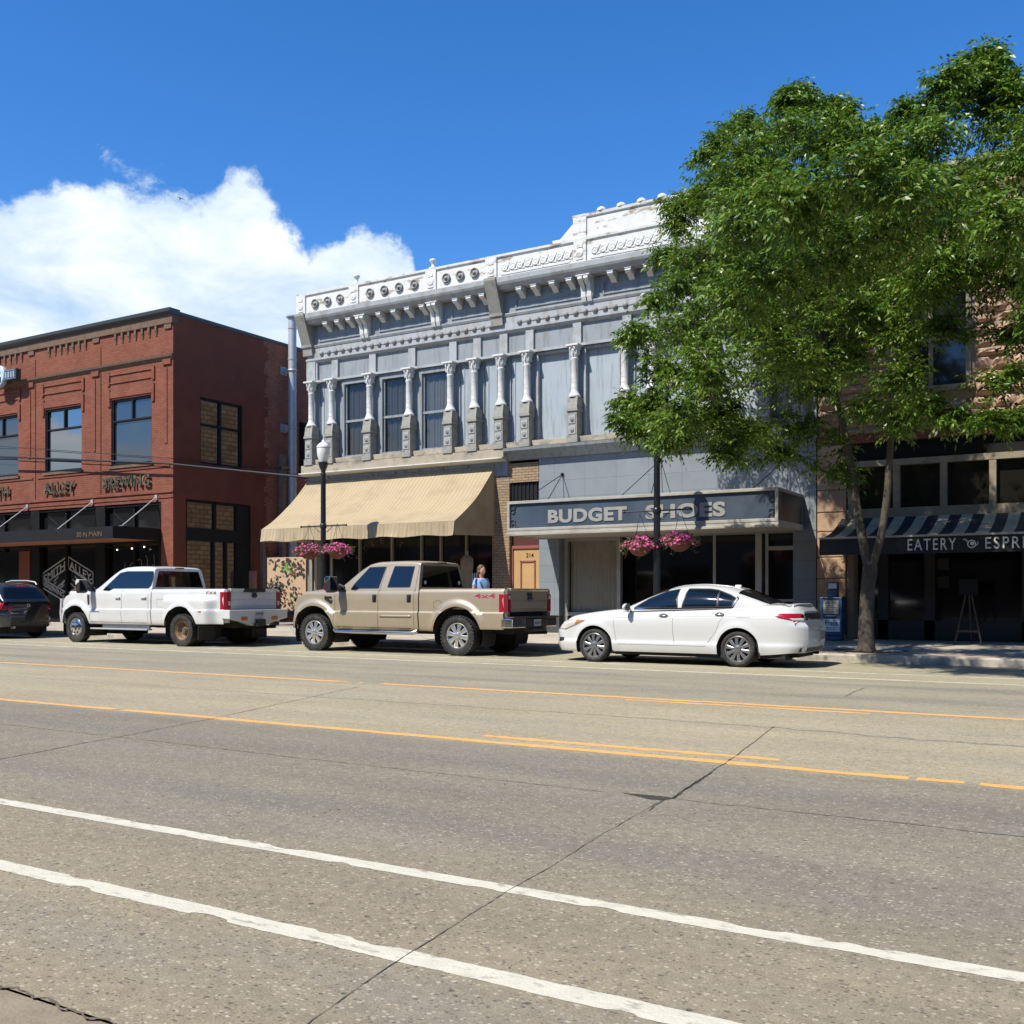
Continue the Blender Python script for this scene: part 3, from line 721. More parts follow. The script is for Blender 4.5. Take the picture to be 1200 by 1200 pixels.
# round sign with a small box sign on the brick wall at the left edge
wsign = thing('wall_sign', 'round pale sign joined to a small dark box sign high on the red brick wall', 'sign', (-38.95, 24.1, 10.0)); 
t = MB(); t.lathe([(.001, -.1), (.40, -.1), (.44, -.06), (.44, .06), (.001, .06)], (-38.62, 24.1, 9.98), 28, 'y'); t.build('round_panel', plain('pale_blue_grey_enamel', (.42, .50, .56), .4), wsign, smooth=30)
t = MB(); t.box(-38.86, -38.4, 23.985, 23.998, 10.06, 10.14); t.box(-38.55, -38.36, 23.985, 23.998, 9.72, 9.93); t.box(-38.86, -38.62, 23.985, 23.998, 9.72, 9.8); t.build('emblem', m_black, wsign)
t = MB(); t.box(-38.16, -37.40, 24.0, 24.22, 9.76, 10.18); t.box(-38.3, -38.16, 24.05, 24.2, 9.85, 10.0); t.box(-38.3, -38.2, 24.2, 24.5, 9.9, 10.05); t.build('box_panel', plain('dark_box_sign', (.04, .045, .055), .5), wsign, bevel=.012)
t = MB()
for k in range(4): t.box(-38.08+k*.165, -37.98+k*.165, 23.985, 23.999, 9.85, 10.08)
t.box(-38.1, -37.46, 23.985, 23.999, 9.80, 9.82); t.box(-38.1, -37.46, 23.985, 23.999, 10.12, 10.14); t.build('emblem', plain('grey_blue_marks', (.22, .28, .34), .5), wsign)

# flue on the alley wall
fl = thing('flue_pipe', 'tall galvanised flue pipe with a flared cap clamped to the alley wall', 'flue', (-28.1, 30.02, 2.0))
t = MB(); t.lathe([(.16, 0)] + [(q, h) for i in range(1, 9) for q, h in ((.16, i*1.22-.03), (.175, i*1.22-.03), (.175, i*1.22+.03), (.16, i*1.22+.03))] + [(.16, 10.0)], (-28.1, 30.02, 2.0), 20); t.build('pipe', m_galv, fl, smooth=35)
t = MB(); t.lathe([(.155, 9.98), (.155, 10.12), (.24, 10.18), (.24, 10.23), (.17, 10.26), (.001, 10.3)], (-28.1, 30.02, 2.0), 20); t.build('cap', m_galv, fl, smooth=35)
for z in (4.2, 6.0, 7.85, 10.1):
    t = MB(); t.box(-28.484, -28.2, 29.98, 30.06, z-.12, z+.12); t.box(-28.484, -28.44, 29.75, 30.06, z-.16, z+.16); t.lathe([(.165, -.04), (.185, -.04), (.185, .04), (.165, .04)], (-28.1, 30.02, z), 20); t.build('bracket', m_galv, fl)
po = thing('timber_post', 'weathered upright timber post beside the flue in the alley', 'post', (-28.2, 29.6, .28))
t = MB(); t.box(-28.3, -28.12, 29.5, 29.7, .27, 6.75); t.build('post', m_wood_post, po); t = MB(); t.box(-28.12, -28.05, 29.42, 29.78, 6.2, 6.3); t.build('crossarm', m_wood_post, po)

# ------------------------------------------------------------------ ornate metal-fronted building
m_bpanel = M('blue_grey_painted_panel', (.215, .238, .25), .7, var=.08, vs=1.5, stain=(.13, .128, .12), stain_amt=.6, stain_s=3, sv=(3, 3, .35), bmp=.2, bs=9)
m_board = M('pale_blue_painted_board', (.285, .325, .352), .75, var=.07, vs=1.2, stain=(.185, .20, .205), stain_amt=.6, stain_s=2.5, sv=(3, 3, .3), bmp=.2, bs=6)
m_trim = M('pale_blue_grey_trim', (.30, .315, .32), .7, var=.08, vs=3, stain=(.19, .165, .135), stain_amt=.5, stain_s=4, sv=(1, 1, .6), bmp=.15)
m_wht = M('chalky_white_painted_metal', (.54, .535, .505), .75, var=.06, vs=4, stain=(.25, .20, .14), stain_amt=.6, stain_s=5, sv=(.6, 1, 1.2), bmp=.2, bs=25, sharp=(.54, .66))
m_wht2 = M('flaking_white_cornice_paint', (.56, .555, .525), .8, var=.08, vs=5, stain=(.22, .165, .115), stain_amt=.85, stain_s=3.2, sv=(.5, 1, 1.6), bmp=.3, bs=20, sharp=(.56, .63))
m_ped = M('grey_beige_pedestal', (.25, .24, .21), .85, var=.12, vs=5, stain=(.15, .135, .11), stain_amt=.6, stain_s=6, bmp=.2)
m_sill = M('stained_sandstone_sill', (.33, .28, .205), .9, var=.14, vs=3, stain=(.17, .155, .13), stain_amt=.85, stain_s=3, sv=(.5, 1, 1), bmp=.3, bs=25)
m_rose = M('tarnished_zinc', (.22, .212, .20), .7, .1, var=.3, vs=12)
m_curtain = M('faded_grey_curtain', (.20, .20, .195), .9, var=.1)
m_clear = Mclear('old_window_glass', (.60, .61, .61), .03)
m_tanbrick = Mbrick('tan_brick', (.26, .178, .105), (.33, .235, .145), (.15, .11, .075), .21, .075, .012, .9, .5, tint=(.17, .12, .08), tamt=.5, var=.22)
B2 = thing('ornate_building', 'two storey pale blue metal fronted building with white cornice and columns', 'building', (-14.3, YF, .26))
X0, X1 = -22.25, -6.31
lw = [(-20.85, -19.70), (-19.37, -18.22), (-17.9, -16.75)]
rw = [(-13.92, -12.86), (-12.46, -11.40), (-10.2, -9.15), (-8.75, -7.7)]
nw = [(-21.76, -21.28), (-16.46, -16.02), (-15.64, -15.16), (-14.76, -14.3), (-10.98, -10.62), (-7.28, -6.85)]
mb = MB()
wall_panel(mb, X0, X1, 5.02, 9.75, [(a, b, 5.52, 7.94) for a, b in lw+rw] + [(a, b, 5.52, 7.9) for a, b in nw], PF, .2)
tr = [(-21.85, -21.25), (-20.95, -19.75), (-19.48, -18.28), (-18.0, -16.81), (-16.53, -15.98), (-15.70, -15.18), (-14.72, -14.26), (-13.98, -12.8), (-12.5, -11.34), (-11.04, -10.57), (-10.27, -9.1), (-8.8, -7.63), (-7.33, -6.8)]
mb.build('wall', m_bpanel, B2)
mb = MB()                                             # mouldings: rails, friezes, blocks over the columns, framed panels under the cornice
mb.box(X0, X1, YF-.09, YF-.001, 7.96, 8.03); mb.prism([(YF-.001, 8.58), (YF-.07, 8.60), (YF-.12, 8.66), (YF-.12, 8.72), (YF-.001, 8.72)], 'x', X0, X1)
mb.box(X0, X1, YF-.035, YF-.001, 8.72, 9.06); mb.prism([(YF-.001, 9.06), (YF-.05, 9.06), (YF-.08, 9.12), (YF-.08, 9.15), (YF-.001, 9.15)], 'x', X0, X1)
cols = [-21.94, -21.11, -19.62, -18.14, -16.67, -15.84, -14.96, -14.12, -12.65, -11.19, -10.42, -8.95, -7.48, -6.64]
for c in cols: mb.box(c-.125, c+.125, YF-.07, YF-.001, 8.03, 8.59)
mb.build('moulding', m_trim, B2)
mb = MB()
for a, b in ((-21.8, -19.95), (-19.4, -17.3), (-16.75, -15.25), (-14.6, -12.5), (-11.9, -9.5), (-8.9, -6.7)):
    mb.box(a, b, YF-.03, YF-.001, 9.53, 9.57); mb.box(a, b, YF-.03, YF-.001, 9.24, 9.28); mb.box(a, a+.04, YF-.03, YF-.001, 9.28, 9.53); mb.box(b-.04, b, YF-.03, YF-.001, 9.28, 9.53)
    mb.box(a+.2, b-.2, YF-.02, YF-.001, 9.38, 9.41)
mb.build('panel_moulding', m_bpanel, B2)
mb = MB()
for a, b, n in ((-21.66, -15.38, 23), (-14.45, -10.95, 13), (-10.6, -6.9, 13)):
    for k in range(n):
        x = lerp(a, b, k/(n-1)); mb.lathe([(.001, -.075), (.05, -.065), (.078, -.03), (.08, 0)], (x, YF-.036, 8.86), 10, 'y')
    mb.box(a, b, YF-.05, YF-.036, 8.85, 8.87)
mb.build('bead_moulding', m_rose, B2)
for a, b in nw:
    mb = MB(); mb.quad((a, YF+.05, 5.52), (b, YF+.05, 5.52), (b, YF+.05, 7.9), (a, YF+.05, 7.9)); mb.box(a+.1, a+.13, YF+.03, YF+.049, 5.6, 7.8); mb.box(b-.1, b-.07, YF+.03, YF+.049, 5.6, 7.8)
    mb.build('panelling', m_board, B2)
for a, b in rw:
    mb = MB(); mb.box(a+.002, b-.002, YF+.12, YF+.16, 5.522, 7.938); mb.build('window_board', m_board, B2)
mb = MB()
mb = MB()
for a, b in rw:
    mb.box(a, a+.05, YF-.02, YF+.118, 5.52, 7.94); mb.box(b-.05, b, YF-.02, YF+.118, 5.52, 7.94); mb.box(a+.05, b-.05, YF-.02, YF+.118, 7.88, 7.94)
mb.build('board_frame', m_trim, B2)
for a, b in lw:
    f = MB()
    f.box(a, a+.09, YF-.02, YF+.1, 5.52, 7.94); f.box(b-.09, b, YF-.02, YF+.1, 5.52, 7.94); f.box(a+.09, b-.09, YF-.02, YF+.1, 7.80, 7.94); f.box(a+.09, b-.09, YF+.0, YF+.1, 5.52, 5.60)
    f.box(a+.09, b-.09, YF+.03, YF+.1, 6.62, 6.69); f.box(a+.09, a+.14, YF+.05, YF+.11, 5.6, 7.8); f.box(b-.14, b-.09, YF+.05, YF+.11, 5.6, 7.8)
    wo_ = f.build('window', m_bpanel, B2)
    p = MB(); p.quad((a+.1, YF+.09, 5.6), (b-.1, YF+.09, 5.6), (b-.1, YF+.09, 7.8), (a+.1, YF+.09, 7.8)); p.build('pane', m_clear, wo_)
    c_ = MB(); n = 70
    vs = []
    for i in range(n+1):
        x = lerp(a+.02, b-.02, i/n); y = YF+.15+.016*math.sin(i*.95)+.012*math.sin(i*.41+a); vs += [(x, y, 5.5), (x, y, 7.94)]
    c_.add(vs, [(2*i, 2*i+2, 2*i+3, 2*i+1) for i in range(n)], 0, True); c_.build('curtain', m_curtain, wo_)
# columns: pedestal with square rosettes, round shaft, leafy capital
def column_parts():
    p = MB()
    p.box(-.165, .165, -.37, -.02, 5.342, 5.53); p.box(-.14, .14, -.345, -.02, 5.53, 6.18); p.box(-.17, .17, -.38, -.02, 6.18, 6.25); p.prism([(-.02, 6.25), (-.37, 6.25), (-.335, 6.45), (-.315, 6.56), (-.02, 6.56)], 'x', -.15, .15)
    r = MB()
    for z in (5.68, 5.96):
        r.box(-.10, .10, -.36, -.346, z-.11, z+.11); r.lathe([(.075, .0), (.06, -.02), (.045, .0), (.03, -.03), (.001, -.03)], (0, -.361, z), 12, 'y', m=1)
    s = MB()
    s.lathe([(.16, 6.56), (.165, 6.60), (.14, 6.63), (.11, 6.70), (.095, 6.76), (.092, 7.55), (.105, 7.57), (.105, 7.60), (.088, 7.62), (.10, 7.70), (.135, 7.80), (.12, 7.83), (.15, 7.90), (.165, 7.92)], (0, -.20, 0), 16)
    for k in range(8):
        a = k*PI/4; s.cbox((.12*math.cos(a), -.20+.12*math.sin(a), 7.76), (.05, .03, .13), 0, Matrix.Rotation(a, 3, 'Z'))
        s.cbox((.145*math.cos(a+.39), -.20+.145*math.sin(a+.39), 7.86), (.05, .04, .07), 0, Matrix.Rotation(a+.39, 3, 'Z'))
    s.box(-.18, .18, -.38, -.02, 7.92, 7.965)
    return p, r, s
p, r, s = column_parts()
rx = OFF[B2.name]
def place_col(first, x):
    loc = (x-rx[0], 0, -rx[2])
    if first is None:
        o = s.build('column', m_wht, B2, off=(0, 0, 0), smooth=35, loc=loc)
        q = p.build('pedestal', m_ped, o, off=(0, 0, 0)); q2 = r.build('rosette_tiles', [m_trim, m_rose], o, off=(0, 0, 0))
        return o
    return dup_part(first, B2, loc)
c0 = None
for x in cols:
    o = place_col(c0, x); c0 = c0 or o
# window sills and base band (sandstone on the left, painted moulding on the right)
mb = MB()
for a, b in zip(cols, cols[1:]): mb.box(a+.168, b-.168, YF-.24+random.uniform(-.02, .02), YF-.002, 5.36, 5.515)
mb.box(X0, -14.80, YF-.34, YF-.002, 5.10, 5.338); mb.box(X0, X1, YF-.16, YF-.003, 5.3385, 5.357)
mb.build('sill', m_sill, B2, bevel=.012)
mb = MB(); mb.prism([(YF, 5.02), (YF-.14, 5.02), (YF-.40, 5.07), (YF-.40, 5.098), (YF, 5.10)], 'x', X0-.05, -14.83); mb.build('drip_ledge', m_wht, B2)
mb = MB(); mb.prism([(YF-.001, 5.02), (YF-.10, 5.04), (YF-.16, 5.12), (YF-.24, 5.18), (YF-.34, 5.26), (YF-.36, 5.335), (YF-.001, 5.335)], 'x', -14.80, X1+.02); mb.build('base_moulding', m_bpanel, B2)
mb = MB(); mb.box(X0, -14.83, YF-.06, YF-.001, 4.62, 5.018); mb.build('fascia', m_bpanel, B2)
# cornice
KC = 1.0148
def fit(mb):
    mb.v = [(x*KC, YF-(YF-y)*.5 if y < YF else y, CAMH+(z-CAMH)*KC) for x, y, z in mb.v]; return mb
fx = lambda x: x*KC
fy = lambda y: YF-(YF-y)*.5
fz = lambda z: CAMH+(z-CAMH)*KC
mb = MB(); mb.prism([(YF-.0005, 9.64), (23.86, 9.64), (23.80, 9.70), (23.66, 9.74), (23.60, 9.80), (23.58, 9.93), (YF-.0005, 9.93)], 'x', X0+.18, X1+.1); fit(mb).build('cornice', m_trim, B2)
mb = MB(); mb.box(X0+.25, X1+.02, 23.72, 24.2, 9.931, 10.44); mb.prism([(23.74, 10.44), (23.64, 10.50), (23.63, 10.56), (24.25, 10.56), (24.25, 10.44)], 'x', X0+.23, X1+.05)
blk = [-21.86, -19.77, -16.95, -14.93, -12.2, -9.2, -6.45]
for b in blk: mb.box(b-.18, b+.18, 23.64, 24.2, 9.932, 10.52)
mb.prism([(-12.38, 10.56), (-12.36, 11.06), (-9.02, 11.06), (-9.0, 10.56)], 'y', 23.74, 24.2)
mb.prism([(23.76, 11.06), (23.66, 11.10), (23.64, 11.17), (24.24, 11.17), (24.24, 11.06)], 'x', -12.42, -8.98)
mb.box(-12.40, -12.02, 23.66, 24.2, 10.56, 11.18); mb.box(-9.38, -9.0, 23.66, 24.2, 10.56, 11.18); mb.box(-12.02, -9.38, 23.70, 23.75, 10.56, 10.62)
for sgn, xx in ((-1, -12.40), (1, -9.0)):
    mb.prism([(xx, 10.56), (xx+sgn*.62, 10.56), (xx+sgn*.66, 10.66), (xx+sgn*.42, 10.66), (xx+sgn*.06, 10.98), (xx, 10.98)], 'y', 23.8, 24.1)
fit(mb).build('parapet', m_wht2, B2)
mb = MB()
for a, b in ((-14.62, -12.5), (-11.9, -9.5), (-8.9, -6.7)):
    n = int((b-a)/.235)
    for k in range(n):
        x = a+.12+k*(b-a-.2)/(n-1); z = 10.19
        mb.lathe([(.10, 0), (.105, -.035), (.075, -.045), (.06, -.01), (.04, -.03), (.001, -.04)], (x, 23.72, z), 12, 'y')
        mb.cbox((x+.11, 23.71, z+.07), (.05, .05, .14), 0, Matrix.Rotation(.5, 3, 'Y')); mb.cbox((x+.10, 23.71, z-.09), (.11, .04, .04))
    mb.box(a, b, 23.69, 23.72, 9.99, 10.03); fit(mb).build('relief_frieze', m_wht, B2); mb = MB()
for b in blk:
    mb.lathe([(.12, 0), (.11, -.03), (.06, -.01), (.001, -.05)], (b, 23.64, 10.18), 10, 'y'); mb.cbox((b, 23.63, 10.36), (.16, .04, .08)); mb.cbox((b, 23.63, 10.03), (.2, .04, .05))
fit(mb).build('block_ornament', m_wht, B2)
rm = MB(); rm.lathe([(.135, 0), (.14, -.05), (.115, -.065), (.10, -.03), (.065, -.03), (.05, -.065), (.001, -.08)], (0, 0, 0), 14, 'y')
ro = None
for x in (-21.29, -20.79, -20.3, -19.15, -18.62, -18.08, -17.53, -16.42, -15.95, -15.47):
    loc = (fx(x)-rx[0], fy(23.718)-.002-rx[1], fz(10.20)-rx[2])
    if ro is None: ro = rm.build('rosette', m_rose, B2, off=(0, 0, 0), loc=loc)
    else: dup_part(ro, B2, loc)
md = MB(); md.prism([(0, 0), (-.50, 0), (-.52, -.05), (-.46, -.10), (-.30, -.11), (-.16, -.17), (-.06, -.22), (0, -.22)], 'x', -.08, .08); md.box(-.10, .10, -.53, 0, .0, .03); md.v = [(x, y*.62, z*1.05) for x, y, z in md.v]
mo = None
for x in (-20.99, -20.52, -20.08, -18.93, -18.38, -17.88, -17.36, -16.2, -15.75, -15.31, -14.12, -13.66, -13.1, -12.59, -11.39, -10.89, -10.37, -9.85, -8.7, -8.2, -7.7, -7.2):
    loc = (fx(x)-rx[0], -.002, fz(9.62)-.012-rx[2])
    if mo is None: mo = md.build('modillion', m_wht, B2, off=(0, 0, 0), loc=loc)
    else: dup_part(mo, B2, loc)
cb = MB()
for x in (-.15, .02):
    cb.prism([(0, 0), (-.62, 0), (-.63, -.08), (-.50, -.16), (-.34, -.22), (-.27, -.36), (-.25, -.5), (-.18, -.62), (0, -.64)], 'x', x, x+.13)
cb.box(-.2, .2, -.64, 0, .0, .03); cb.box(-.17, .17, -.2, 0, -.5, -.02); cb.v = [(x, y*.60, z) for x, y, z in cb.v]
co0 = None
for x in (-19.6, -16.98, -12.15, -9.2):
    loc = (fx(x)-rx[0], -.003, fz(9.62)-.016-rx[2])
    if co0 is None: co0 = cb.build('console_bracket', m_wht, B2, off=(0, 0, 0), loc=loc)
    else: dup_part(co0, B2, loc)
eb = MB(); eb.prism([(0, -.95), (-.20, -.95), (-.26, -.72), (-.96, .22), (-.96, .29), (0, .29)], 'x', -.19, .19); eb.prism([(-.0, -.7), (-.33, -.7), (-.35, -.62), (0, -.62)], 'x', -.21, .21); eb.v = [(x, y*.53, z) for x, y, z in eb.v]
e0 = None
for x in (-21.86, -14.93, -6.45):
    loc = (fx(x)-rx[0], -.004, fz(9.66)-rx[2])
    if e0 is None: e0 = eb.build('end_bracket', m_ped, B2, off=(0, 0, 0), loc=loc)
    else: dup_part(e0, B2, loc)
mb = MB()
for x in (-22.06,): mb.box(x-.18, x+.18, YF-.10, YF-.002, 8.03, 8.73)
mb.build('pilaster', m_trim, B2)
fi = MB(); fi.lathe([(.12, 0), (.12, .05), (.05, .09), (.045, .17), (.09, .22), (.11, .27), (.05, .31), (.001, .31)], (0, 0, 0), 12)
f0 = None
for x in (-19.75, -16.95):
    loc = (fx(x)-rx[0], 24.2-rx[1], fz(10.56)-.004-rx[2])
    if f0 is None: f0 = fi.build('finial', m_wht, B2, off=(0, 0, 0), loc=loc)
    else: dup_part(f0, B2, loc)
bl = MB(); bl.lathe([(.12, 0), (.14, .02), (.12, .05), (.115, .09), (.05, .13), (.001, .135)], (0, 0, 0), 12)
b0 = None
for x in (-11.62, -11.06, -10.5, -9.94):
    loc = (fx(x)-rx[0], 24.18-rx[1], fz(11.17)-.004-rx[2])
    if b0 is None: b0 = bl.build('ball_finial', m_wht, B2, off=(0, 0, 0), loc=loc)
    else: dup_part(b0, B2, loc)
mb = MB(); mb.quad((X0+.02, 24.2, 9.9), (X1, 24.2, 9.9), (X1, 44, 9.6), (X0+.02, 44, 9.6)); mb.build('roof', m_roof, B2)
mb = MB(); mb.quad((X0, 24.5, 0), (X0, 44, 0), (X0, 44, 9.9), (X0, 24.5, 9.9)); mb.quad((X0, 44, 0), (X1, 44, 0), (X1, 44, 9.9), (X0, 44, 9.9)); mb.quad((X1, 24.52, 0), (X1, 44, 0), (X1, 44, 9.9), (X1, 24.52, 9.9)); mb.build('side_wall', m_rubble, B2)

# left shop under the cream awning
f = MB(); f.box(X0, -22.08, YF-.02, YF+.3, .2, 4.62)
for x in (-21.5, -20.35, -19.1, -18.0, -17.3, -16.4, -15.42): f.box(x, x+.06, YF+.16, YF+.3, .2, 3.9)
f.box(-22.08, -15.36, YF+.14, YF+.3, 3.4, 3.5); f.box(-22.08, -15.36, YF+.12, YF+.3, .2, .8); f.box(-22.08, -15.36, YF+.0, YF+.3, 4.3, 4.62)
so = f.build('shopfront', M('pale_grey_shop_frame', (.22, .20, .17), .6), B2)
p = MB(); p.quad((-22.08, YF+.25, .2), (-15.36, YF+.25, .2), (-15.36, YF+.25, 4.4), (-22.08, YF+.25, 4.4)); p.build('pane', m_glass_shop, so)
t = MB()
for k, ch in enumerate('STREET'):
    a = math.radians(58-k*17); add_text(t, ch, (-19.4+1.15*math.sin(-a), YF+.245, 1.75+1.1*math.cos(a)), .19, .12, .006, .005, fn=lambda x, z, a=a: (x*math.cos(a)-z*math.sin(a), x*math.sin(a)+z*math.cos(a)))
t.build('window_lettering', plain('dim_gold_leaf', (.07, .06, .045), .6), so)
f = MB(); f.box(-21.95, -21.85, YF-.06, YF+.12, .2, 3.3); f.box(-22.0, -21.97, YF-.3, YF-.27, .25, 3.2); f.box(-21.05, -21.02, YF-.3, YF-.27, .25, 3.2); f.build('post', M('bleached_shop_post', (.34, .30, .23), .8), B2)
mb = MB(); mb.box(-15.355, -14.79, YF-.03, YF+.3, .2, 4.62); mb.box(-14.79, -13.86, YF-.02, YF+.3, 3.30, 3.78); mb.box(-14.79, -13.86, YF-.02, YF+.3, 4.42, 4.95); mb.box(-14.83, -14.79, YF-.03, YF+.3, 4.62, 5.018); mb.build('brick_pier', m_tanbrick, B2)
mb = MB(); mb.box(-14.79, -13.86, YF+.05, YF+.1, 3.78, 4.42)
for k in range(7): mb.box(-14.70+k*.125, -14.68+k*.125, YF+.02, YF+.05, 3.78, 4.42)
mb.build('barred_window', m_black, B2)
mb = MB(); mb.box(-14.79, -13.86, YF+.12, YF+.2, 2.66, 3.30); mb.build('door_transom', plain('dark_red_transom', (.07, .02, .016), .5), B2)
m_door = M('tan_orange_painted_door', (.40, .245, .10), .7, var=.08, vs=2)
mb = MB(); mb.box(-14.79, -13.86, YF+.10, YF+.18, .25, 2.66); do = mb.build('door', m_door, B2)
m_dtrim = plain('dark_red_door_trim', (.24, .07, .05), .6)
mb = MB(); mb.box(-14.79, -14.73, YF+.06, YF+.099, .25, 2.66); mb.box(-14.73, -13.9, YF+.06, YF+.099, 2.58, 2.66)
for a, b, c, d in ((-14.50, -14.46, 1.0, 2.24), (-14.06, -14.02, 1.0, 2.24), (-14.50, -14.02, 2.20, 2.24), (-14.50, -14.02, .96, 1.0)): mb.box(a, b, YF+.075, YF+.099, c, d)
mb.build('door_frame', m_dtrim, do)
t = MB(); add_text(t, '214', (-14.32, YF+.099, 2.33), .12, .24, .006, .01); t.build('house_number', m_black, do)
t = MB(); t.ball((-14.66, YF+.05, 1.2), .035); t.build('handle', m_rose, do)

# right shop: tiled upper wall, piers, soffit, windows, door
m_tile = Mbrick('blue_grey_wall_tile', (.175, .195, .21), (.192, .213, .228), (.115, .13, .14), .92, .46, .006, .55, .15, tint=(.145, .155, .16), tamt=.4, offset=0, var=.07)
m_alu = plain('dull_aluminium', (.34, .33, .30), .45, .5)
mb = MB(); mb.box(-13.84, X1, YF-.03, YF+.2, 2.82, 5.018); mb.build('tiled_wall', m_tile, B2)
for a, b in ((-13.84, -13.22), (-6.86, X1)):
    mb = MB(); mb.box(a, b, YF-.02, YF+1.2, .2, 2.82); mb.build('tiled_pier', m_tile, B2)
mb = MB(); m_pl = plain('dark_grey_plinth', (.05, .053, .057), .5); mb.box(-13.845, -13.21, YF-.035, YF+1.0, .2, .72); mb.build('plinth', m_pl, B2); mb = MB(); mb.box(-6.865, X1+.005, YF-.035, YF+1., .2, .62); mb.build('plinth', m_pl, B2)
mb = MB(); mb.box(-13.22, -6.86, YF+.2, YF+3.5, 2.82, 2.9); mb.build('soffit', M('shop_soffit', (.3, .29, .26), .8), B2)
f = MB()
f.box(-13.2, -13.08, YF+.2, YF+.34, .2, 2.82); f.box(-11.60, -11.50, YF+.2, YF+.34, .2, 2.82); f.box(-13.08, -11.6, YF+.2, YF+.34, .72, .82); f.box(-13.08, -11.6, YF+.21, YF+.34, 2.74, 2.82)
f.box(-9.12, -9.05, YF+.7, YF+.8, .6, 2.82); f.box(-11.5, -7.9, YF+.7, YF+.8, .52, .6); f.box(-7.98, -7.82, YF+.6, YF+.85, .2, 2.82); f.box(-7.76, -7.68, YF+.7, YF+.8, .25, 2.82); f.box(-7.0, -6.92, YF+.7, YF+.8, .25, 2.82)
f.box(-7.68, -7.0, YF+.7, YF+.8, 2.4, 2.5); f.box(-7.68, -7.0, YF+.69, YF+.8, 1.12, 1.18)
so = f.build('shopfront', m_alu, B2)
c_ = MB(); n = 60; vs = []
for i in range(n+1):
    x = lerp(-13.08, -11.6, i/n); y = YF+.42+.02*math.sin(i*1.3); vs += [(x, y, .8), (x, y, 2.8)]
c_.add(vs, [(2*i, 2*i+2, 2*i+3, 2*i+1) for i in range(n)], 0, True); c_.build('curtain', M('yellowed_net_curtain', (.52, .48, .39), .9, var=.06), so)
p = MB(); p.quad((-13.08, YF+.3, .72), (-11.6, YF+.3, .72), (-11.6, YF+.3, 2.8), (-13.08, YF+.3, 2.8)); p.build('pane', Mclear('curtained_window_glass', (.8, .8, .78), .03), so)
p = MB(); p.quad((-11.5, YF+.75, .3), (-6.9, YF+.75, .3), (-6.9, YF+.75, 2.82), (-11.5, YF+.75, 2.82)); p.build('pane', m_glass_shop, so)
p = MB(); p.box(-11.5, -7.98, YF+.72, YF+.9, .2, .52); p.build('stall_riser', plain('dark_grey_riser', (.05, .05, .05), .6), so)
p = MB(); p.quad((-11.49, YF+.34, .2), (-11.49, YF+.75, .2), (-11.49, YF+.75, 2.82), (-11.49, YF+.34, 2.82)); p.build('return_pane', m_glass_shop, so)

# ------------------------------------------------------------------ cream awning
AW = thing('cream_awning', 'wide cream striped canvas awning with curled valance over the left shop', 'awning', (-18.75, 23.4, 2.86))
def Mcanvas():
    m, nt, b, out = newmat('cream_striped_canvas')
    co = objco(nt); s_ = N(nt, 'ShaderNodeSeparateXYZ'); nt.links.new(co, s_.inputs[0])
    fr = mth(nt, 'FRACT', mth(nt, 'MULTIPLY', s_.outputs[0], 7.5))
    ln = mth(nt, 'LESS_THAN', mth(nt, 'ABSOLUTE', mth(nt, 'SUBTRACT', fr, .5)), .1)
    c = mixc(nt, mth(nt, 'MULTIPLY', ln, .55), (.42, .335, .21), (.25, .182, .112))
    st = noise(nt, mapping(nt, co, (.6, 1, 1)), 1.6, 7, .65)
    c = mixc(nt, mrange(nt, st, .46, .66, 0, .6), c, (.29, .225, .145)); nt.links.new(c, b.inputs['Base Color']); b.inputs['Roughness'].default_value = .9
    b.inputs['Specular IOR Level'].default_value = .15
    tl = N(nt, 'ShaderNodeBsdfTranslucent'); nt.links.new(c, tl.inputs[0])
    mx = N(nt, 'ShaderNodeMixShader'); mx.inputs[0].default_value = .14
    nt.links.new(b.outputs[0], mx.inputs[1]); nt.links.new(tl.outputs[0], mx.inputs[2]); nt.links.new(mx.outputs[0], out.inputs[0])
    bump(nt, b, noise(nt, mapping(nt, co, (1.2, .5, .5)), 2.5, 5), .9, .07)
    return m
m_canvas = Mcanvas()
mb = MB(); nx, nk = 64, 10; A0, A1 = -22.25, -15.27
def awpt(i, k):
    u = i/nx; t = k/nk
    sag = -.15*math.sin(PI*t) - .055*math.sin(PI*t)*abs(math.sin(u*PI*5)) - .012*math.sin(t*9+u*4)*math.sin(PI*t) + .008*math.sin(u*37)*math.sin(PI*t)
    return (lerp(A0, A1, u), lerp(24.44, 22.45, t)+.0, lerp(4.86, 3.25, t)+sag)
vs = [awpt(i, k) for i in range(nx+1) for k in range(nk+1)]
mb.add(vs, [(i*(nk+1)+k, (i+1)*(nk+1)+k, (i+1)*(nk+1)+k+1, i*(nk+1)+k+1) for i in range(nx) for k in range(nk)], 0, True)
for x in (A0, A1):
    e = [awpt(0 if x == A0 else nx, k) for k in range(nk+1)] + [(x, 22.45, 2.88), (x, 24.44, 2.95)]
    mb.add(e, [tuple(range(len(e)))])
mb.build('canvas', m_canvas, AW)
mb = MB(); n = 150; rng = random.Random(11); vs = []
for i in range(n+1):
    u = i/n; x = lerp(A0, A1, u)
    cur = .055*max(0, math.sin(u*PI*6+.6))**2 + .012*math.sin(u*90) + .008*math.sin(u*213+1)
    vs += [(x, 22.448-.004, 3.245), (x, 22.44-cur*.6, 3.05+.012*math.sin(u*60)), (x, 22.45-cur*1.6-.02, 2.88+.02*math.sin(u*31)+.02*cur)]
mb.add(vs, [(3*i+k, 3*i+3+k, 3*i+4+k, 3*i+1+k) for i in range(n) for k in (0, 1)], 0, True); mb.build('valance', m_canvas, AW)
